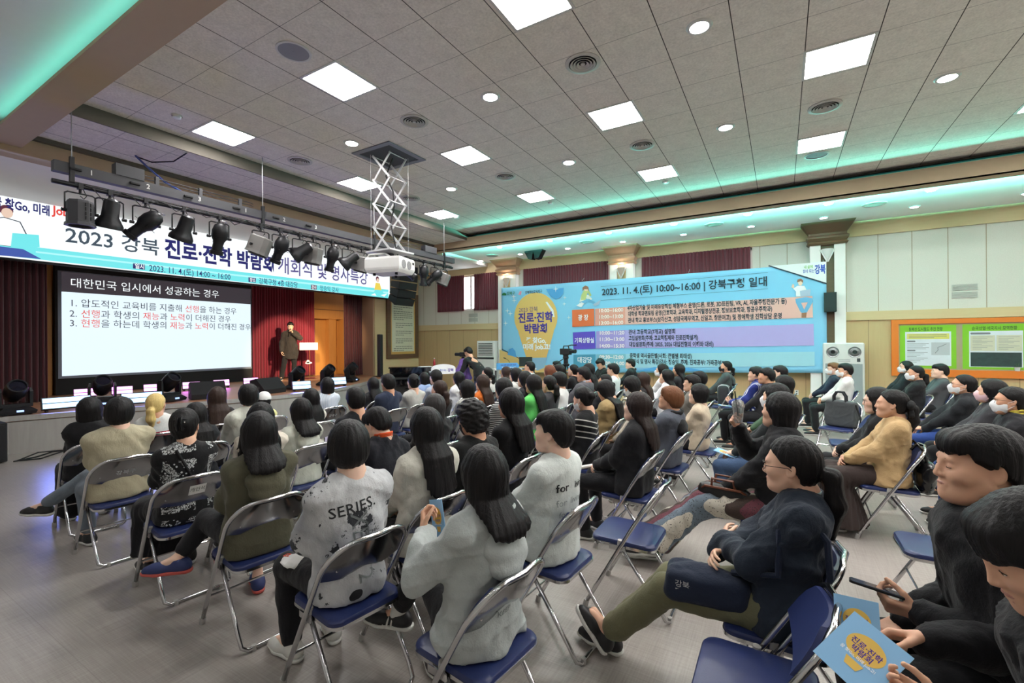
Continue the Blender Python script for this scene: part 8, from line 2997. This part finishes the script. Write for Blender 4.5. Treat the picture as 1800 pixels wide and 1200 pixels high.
o = raw_mesh('purple_jacket', v, f, cloth('cloth_purple', rgb(124, 92, 168)))
o.location = (cl.x, cl.y, 0)
tag(o, 'purple jacket hung over the tripod of the photographer', 'jacket')

# ------------------------------------------------------------------ bags
def bag_mesh(name, F, vox, mat, loc, rot, par=None):
    v, f = F.mesh(vox)
    o = raw_mesh(name, v, f, mat)
    if par is None:
        o.location, o.rotation_euler = loc, rot
    else:
        o.parent = par
    return o
def boxy(F, c, h, r=0.02, k=0.02):
    c, h = np.array(c, np.float32), np.array(h, np.float32)
    F.grow(c - h, 0)
    F.grow(c + h, 0)
    F.fn(lambda P: (np.linalg.norm(np.maximum(np.abs(P - c) - (h - r), 0), axis=1) - r + np.minimum((np.abs(P - c) - (h - r)).max(1), 0)).astype(np.float32), k)
    return F
# grey tote on the turned chair
th = math.pi + math.radians(62)
e = empty('tote_bag', (0.70 + 0.04 * math.cos(th + math.pi), 7.95 + 0.04 * math.sin(th + math.pi), 0.455), th, 'charcoal grey tote bag standing on a folding chair', 'bag')
F = boxy(Field(), (-0.03, 0, 0.19), (0.075, 0.19, 0.185), 0.03)
F.disp = folds(0.008, 14, 2)
bag_mesh('bag_body', F, 0.010, cloth('cloth_tote_grey', rgb(74, 78, 80)), None, None, e)
for x in (-0.02, 0.03):
    MB().tube([(x, -0.08, 0.34), (x, -0.075, 0.44), (x, -0.04, 0.50), (x, 0.04, 0.50), (x, 0.075, 0.44), (x, 0.08, 0.34)], 0.013, 8).build('handle', cloth('cloth_tote_strap', rgb(46, 48, 52)), e, smooth=True)
MB().tube([(0.0, 0.19, 0.33), (0.03, 0.26, 0.15), (0.04, 0.24, 0.02), (0.1, 0.20, 0.03)], 0.012, 7).build('shoulder_strap', MATS['black_cloth'], e, smooth=True)
# navy tote on the lap of the woman with folded arms
R80 = WR(80)
e = empty('tote_bag', W(80, V3(0.25, 0.09, 0.545)), SUB[80][0].rotation_euler.z, 'navy tote bag on the lap of the woman with folded arms', 'bag')
F = Field()
F.ell((0.0, 0.0, 0.05), (0.17, 0.075, 0.065), 0.0)
boxy(F, (-0.01, 0.02, 0.03), (0.17, 0.07, 0.065), 0.03, 0.04)
F.disp = folds(0.012, 16, 6)
bag_mesh('bag_body', F, 0.010, cloth('cloth_tote_navy', rgb(34, 42, 60)), None, None, e)
sh = SUB[80][1]['shL'] - V3(0.25, 0.09, 0.545)
MB().tube([(-0.12, 0.02, 0.12), tuple(sh + V3(0.08, 0.06, -0.22)), tuple(sh + V3(0.075, 0.03, -0.05)), tuple(sh + V3(0.0, 0.0, 0.058)), tuple(sh + V3(-0.09, 0.02, -0.06)), tuple(sh + V3(-0.10, 0.05, -0.25))], 0.014, 7).build('shoulder_strap', cloth('cloth_tote_navy', rgb(34, 42, 60)), e, smooth=True)
sg = Sign((0.08, 0.104, 0.040), (-1, 0, 0), (0, 0, 1), (0, 1, 0))
sg.text('w', '강북', 0, 0, 0.035, 0.0, 'CENTER', 0.0)
sg.line('w', [(-0.03, -0.012), (0.03, -0.012)], 0.004, 0.0)
sg.build('emblem', {'w': LETTER}, e)
# brown handbag
e = empty('handbag', W(69, V3(0.27, 0.11, 0.535)), SUB[69][0].rotation_euler.z, 'black and brown leather handbag on the patterned skirt', 'bag')
F = Field()
F.cap((-0.11, 0, 0.05), (0.11, 0, 0.05), 0.075, 0.075, sq=((0, 1, 0), 1.4))
F.disp = folds(0.006, 20, 2)
bag_mesh('bag_body', F, 0.009, plain('leather_black', rgb(30, 28, 28), 0.35), None, None, e)
brn = plain('leather_brown', rgb(112, 62, 42), 0.4)
for y in (-0.04, 0.04):
    MB().tube([(-0.08, y, 0.10), (-0.07, y * 1.4, 0.17), (0.07, y * 1.4, 0.17), (0.08, y, 0.10)], 0.010, 7).build('handle', brn, e, smooth=True)
MB().tube([(-0.18, 0, 0.05), (-0.12, 0.06, 0.11), (0.12, 0.06, 0.11), (0.18, 0, 0.05), (0.12, -0.06, 0.11), (-0.12, -0.06, 0.11)], 0.009, 6, closed=True).build('trim', brn, e, smooth=True)
# black shoulder bag on the chair of the woman in tan
p79 = W(79, V3(-0.285, 0.02, 0.0))
e = empty('shoulder_bag', (p79.x, p79.y, 0), SUB[79][0].rotation_euler.z, 'glossy black bag hanging on the chair of the tan cardigan', 'bag')
F = Field()
F.ell((0, 0, 0.56), (0.06, 0.19, 0.14), 0.0)
boxy(F, (0, 0, 0.60), (0.045, 0.15, 0.10), 0.03, 0.04)
F.disp = folds(0.014, 22, 4)
bag_mesh('bag_body', F, 0.010, plain('leather_gloss', rgb(18, 18, 20), 0.22), None, None, e)
for s in (-1, 1):
    MB().tube([(0.0, s * 0.11, 0.66), (0.02, s * 0.10, 0.78), (0.06, s * 0.08, 0.83), (0.10, s * 0.08, 0.78)], 0.012, 7).build('strap', plain('leather_gloss', rgb(18, 18, 20), 0.22), e, smooth=True)
# striped backpack on an empty chair
e = empty('backpack', (-0.95, 9.55, 0.455), math.pi, 'grey and white backpack on the chair behind the dark grey hoodie', 'bag')
F = boxy(Field(), (0, 0, 0.20), (0.10, 0.15, 0.20), 0.07)
F.disp = folds(0.006, 16, 9)
bag_mesh('bag_body', F, 0.014, cloth('cloth_backpack', rgb(150, 152, 156), pattern=pat_stripe(0.11, rgb(52, 54, 58), 1, 0.6)), None, None, e)
for s in (-1, 1):
    MB().tube([(-0.10, s * 0.07, 0.36), (-0.15, s * 0.08, 0.22), (-0.10, s * 0.08, 0.06)], 0.014, 7).build('strap', MATS['black_cloth'], e, smooth=True)

# ------------------------------------------------------------------ small things in hands and on the floor
def phone(pid, n, label, mat, u, w, off=(0, 0, 0), size=(0.080, 0.165)):
    g = grip(pid, n, 0.085, 0.032) + Vector(off)
    u, w = Vector(u).normalized(), Vector(w)
    w = (w - u * w.dot(u)).normalized()
    nn = u.cross(w)
    e = empty('smartphone', g, 0, label, 'phone')
    R = Matrix((u, w, nn)).transposed()
    MB().rbox((0, 0, 0), (size[0], size[1], 0.009), 0.012, mat=R).build('case', mat, e)
    MB().rbox(R @ Vector((0, 0, 0.0050)), (size[0] * 0.92, size[1] * 0.95, 0.0012), 0.009, mat=R).build('screen', plain('screen_glass', rgb(60, 80, 104), 0.12), e)
    return e
phone(81, 'L', 'black smartphone in the hand of the boy with closed eyes', M['black_matte'], (0.1, 1, -0.25), (-1, 0.1, 0.1), (-0.05, 0.0, 0.022))
phone(56, 'R', 'yellow smartphone raised to take a picture', plain('case_yellow', rgb(214, 196, 60), 0.5), (0, 1, 0), (0.2, 0, 1))
leaflet(grip(82, 'R', 0.11, 0.0) + Vector((-0.07, 0.0, 0.0)), (-1, 0.1, -0.05), (0.1, 0.5, 0.8), 'blue leaflet hanging from the hand of the bowed boy', (0.12, 0.17))
leaflet(grip(83, 'R', 0.12, 0.03) + Vector((-0.05, 0.05, 0.02)), (0.75, -0.55, -0.3), (0.45, 0.55, 0.55), 'largest blue leaflet, held out at the bottom right', (0.15, 0.17))
leaflet(grip(35, 'L', 0.10, 0.02) + Vector((0.02, 0.04, -0.05)), (0.9, -0.2, 0.25), (-0.3, 0.1, 0.9), 'blue leaflet in the left hand of the grey lettered hoodie', (0.10, 0.19))
leaflet(W(68, V3(0.34, 0.03, 0.60)), (0.2, 1, 0), (-1, 0.2, 0.25), 'blue leaflet on the lap beyond the clear cup', (0.15, 0.20))
leaflet(W(64, V3(0.36, 0.0, 0.62)), (0, 1, 0), (-1, 0, 0.1), 'blue leaflet on the lap of the blue track jacket', (0.15, 0.20))
e = empty('rolled_paper', W(58, V3(0.33, 0.05, 0.60)), SUB[58][0].rotation_euler.z, 'white rolled paper in the hands of the dark brown haired woman', 'paper')
MB().cyl((-0.05, -0.16, 0), (0.04, 0.17, 0.02), 0.016, 14).build('roll', plain('paper_white', rgb(230, 230, 226), 0.8), e, smooth=True)
# white sun cap in the lap of the tie dye boy
e = empty('folded_cap', W(14, V3(0.26, 0.15, 0.56)), SUB[14][0].rotation_euler.z, 'white folded cap with red scribble in the tie dye lap', 'cap')
F = Field()
F.ell((0, 0, 0), (0.09, 0.06, 0.014), 0.0)
F.ell((-0.03, -0.01, 0.012), (0.055, 0.05, 0.02), 0.02)
F.disp = folds(0.005, 40, 2)
bag_mesh('cap_body', F, 0.008, MATS['cap_white'], None, None, e)
MB().tube([(0.02, 0.02, 0.024), (0.05, 0.035, 0.021), (0.06, 0.01, 0.021), (0.04, 0.0, 0.023), (0.03, 0.03, 0.024)], 0.0025, 5).build('red_mark', plain('mark_red', rgb(206, 84, 56), 0.7), e)
# clear cup with straw
g = grip(69, 'R', 0.09, 0.050) + Vector((0, 0, 0.035))
e = empty('plastic_cup', g, 0, 'clear plastic cup with domed lid and black straw', 'cup')
plastic = NT('clear_plastic')
plastic.base((0.92, 0.94, 0.95, 1))
plastic.set(Roughness=0.08)
plastic.b.inputs['Transmission Weight'].default_value = 0.85
plastic.b.inputs['IOR'].default_value = 1.15
MB().lathe([(0.028, -0.06), (0.040, 0.05), (0.042, 0.055), (0.038, 0.05), (0.027, -0.055)], 20).build('cup_body', plastic.m, e, smooth=True)
MB().lathe([(0.043, 0.055), (0.042, 0.07), (0.034, 0.095), (0.015, 0.108), (0.001, 0.11)], 20, cap=False).build('domed_lid', plastic.m, e, smooth=True)
MB().cyl((0.0, 0.0, -0.02), (-0.02, -0.03, 0.17), 0.0045, 8).build('straw', M['black_matte'], e)
e = empty('water_bottle', (-0.74, 4.72, 0.0), 0, 'small clear water bottle standing on the floor under the chairs', 'bottle')
MB().lathe([(0.030, 0.0), (0.032, 0.01), (0.032, 0.12), (0.026, 0.145), (0.013, 0.165), (0.013, 0.175)], 16).build('bottle_body', plastic.m, e, smooth=True)
MB().cyl((0, 0, 0.172), (0, 0, 0.190), 0.015, 12).build('bottle_cap', M['white_plastic'], e)
e = empty('waste_basket', (1.25, 4.95, 0.0), 0, 'white slotted plastic waste basket behind the empty chair', 'bin')
wp = plain('basket_white', rgb(206, 214, 212), 0.5)
MB().lathe([(0.10, 0.0), (0.105, 0.05), (0.108, 0.055), (0.098, 0.055), (0.095, 0.012), (0.001, 0.012)], 22, cap=False).build('bottom', wp, e, smooth=True)
MB().lathe([(0.135, 0.23), (0.145, 0.29), (0.150, 0.295), (0.140, 0.295), (0.130, 0.23)], 22, cap=False).build('rim', wp, e, smooth=True)
for q in range(14):
    a = 2 * math.pi * q / 14
    MB().box((0.120 * math.cos(a), 0.120 * math.sin(a), 0.143), (0.006, 0.022 if q % 4 else 0.055, 0.185), mat=Matrix.Rotation(a, 3, 'Z') @ Matrix.Rotation(math.radians(9), 3, 'Y')).build('slat', wp, e)
MB().lathe([(0.001, 0.02), (0.10, 0.05), (0.125, 0.25), (0.120, 0.25), (0.095, 0.06)], 20, cap=False).build('bin_liner', M['black_matte'], e, smooth=True)
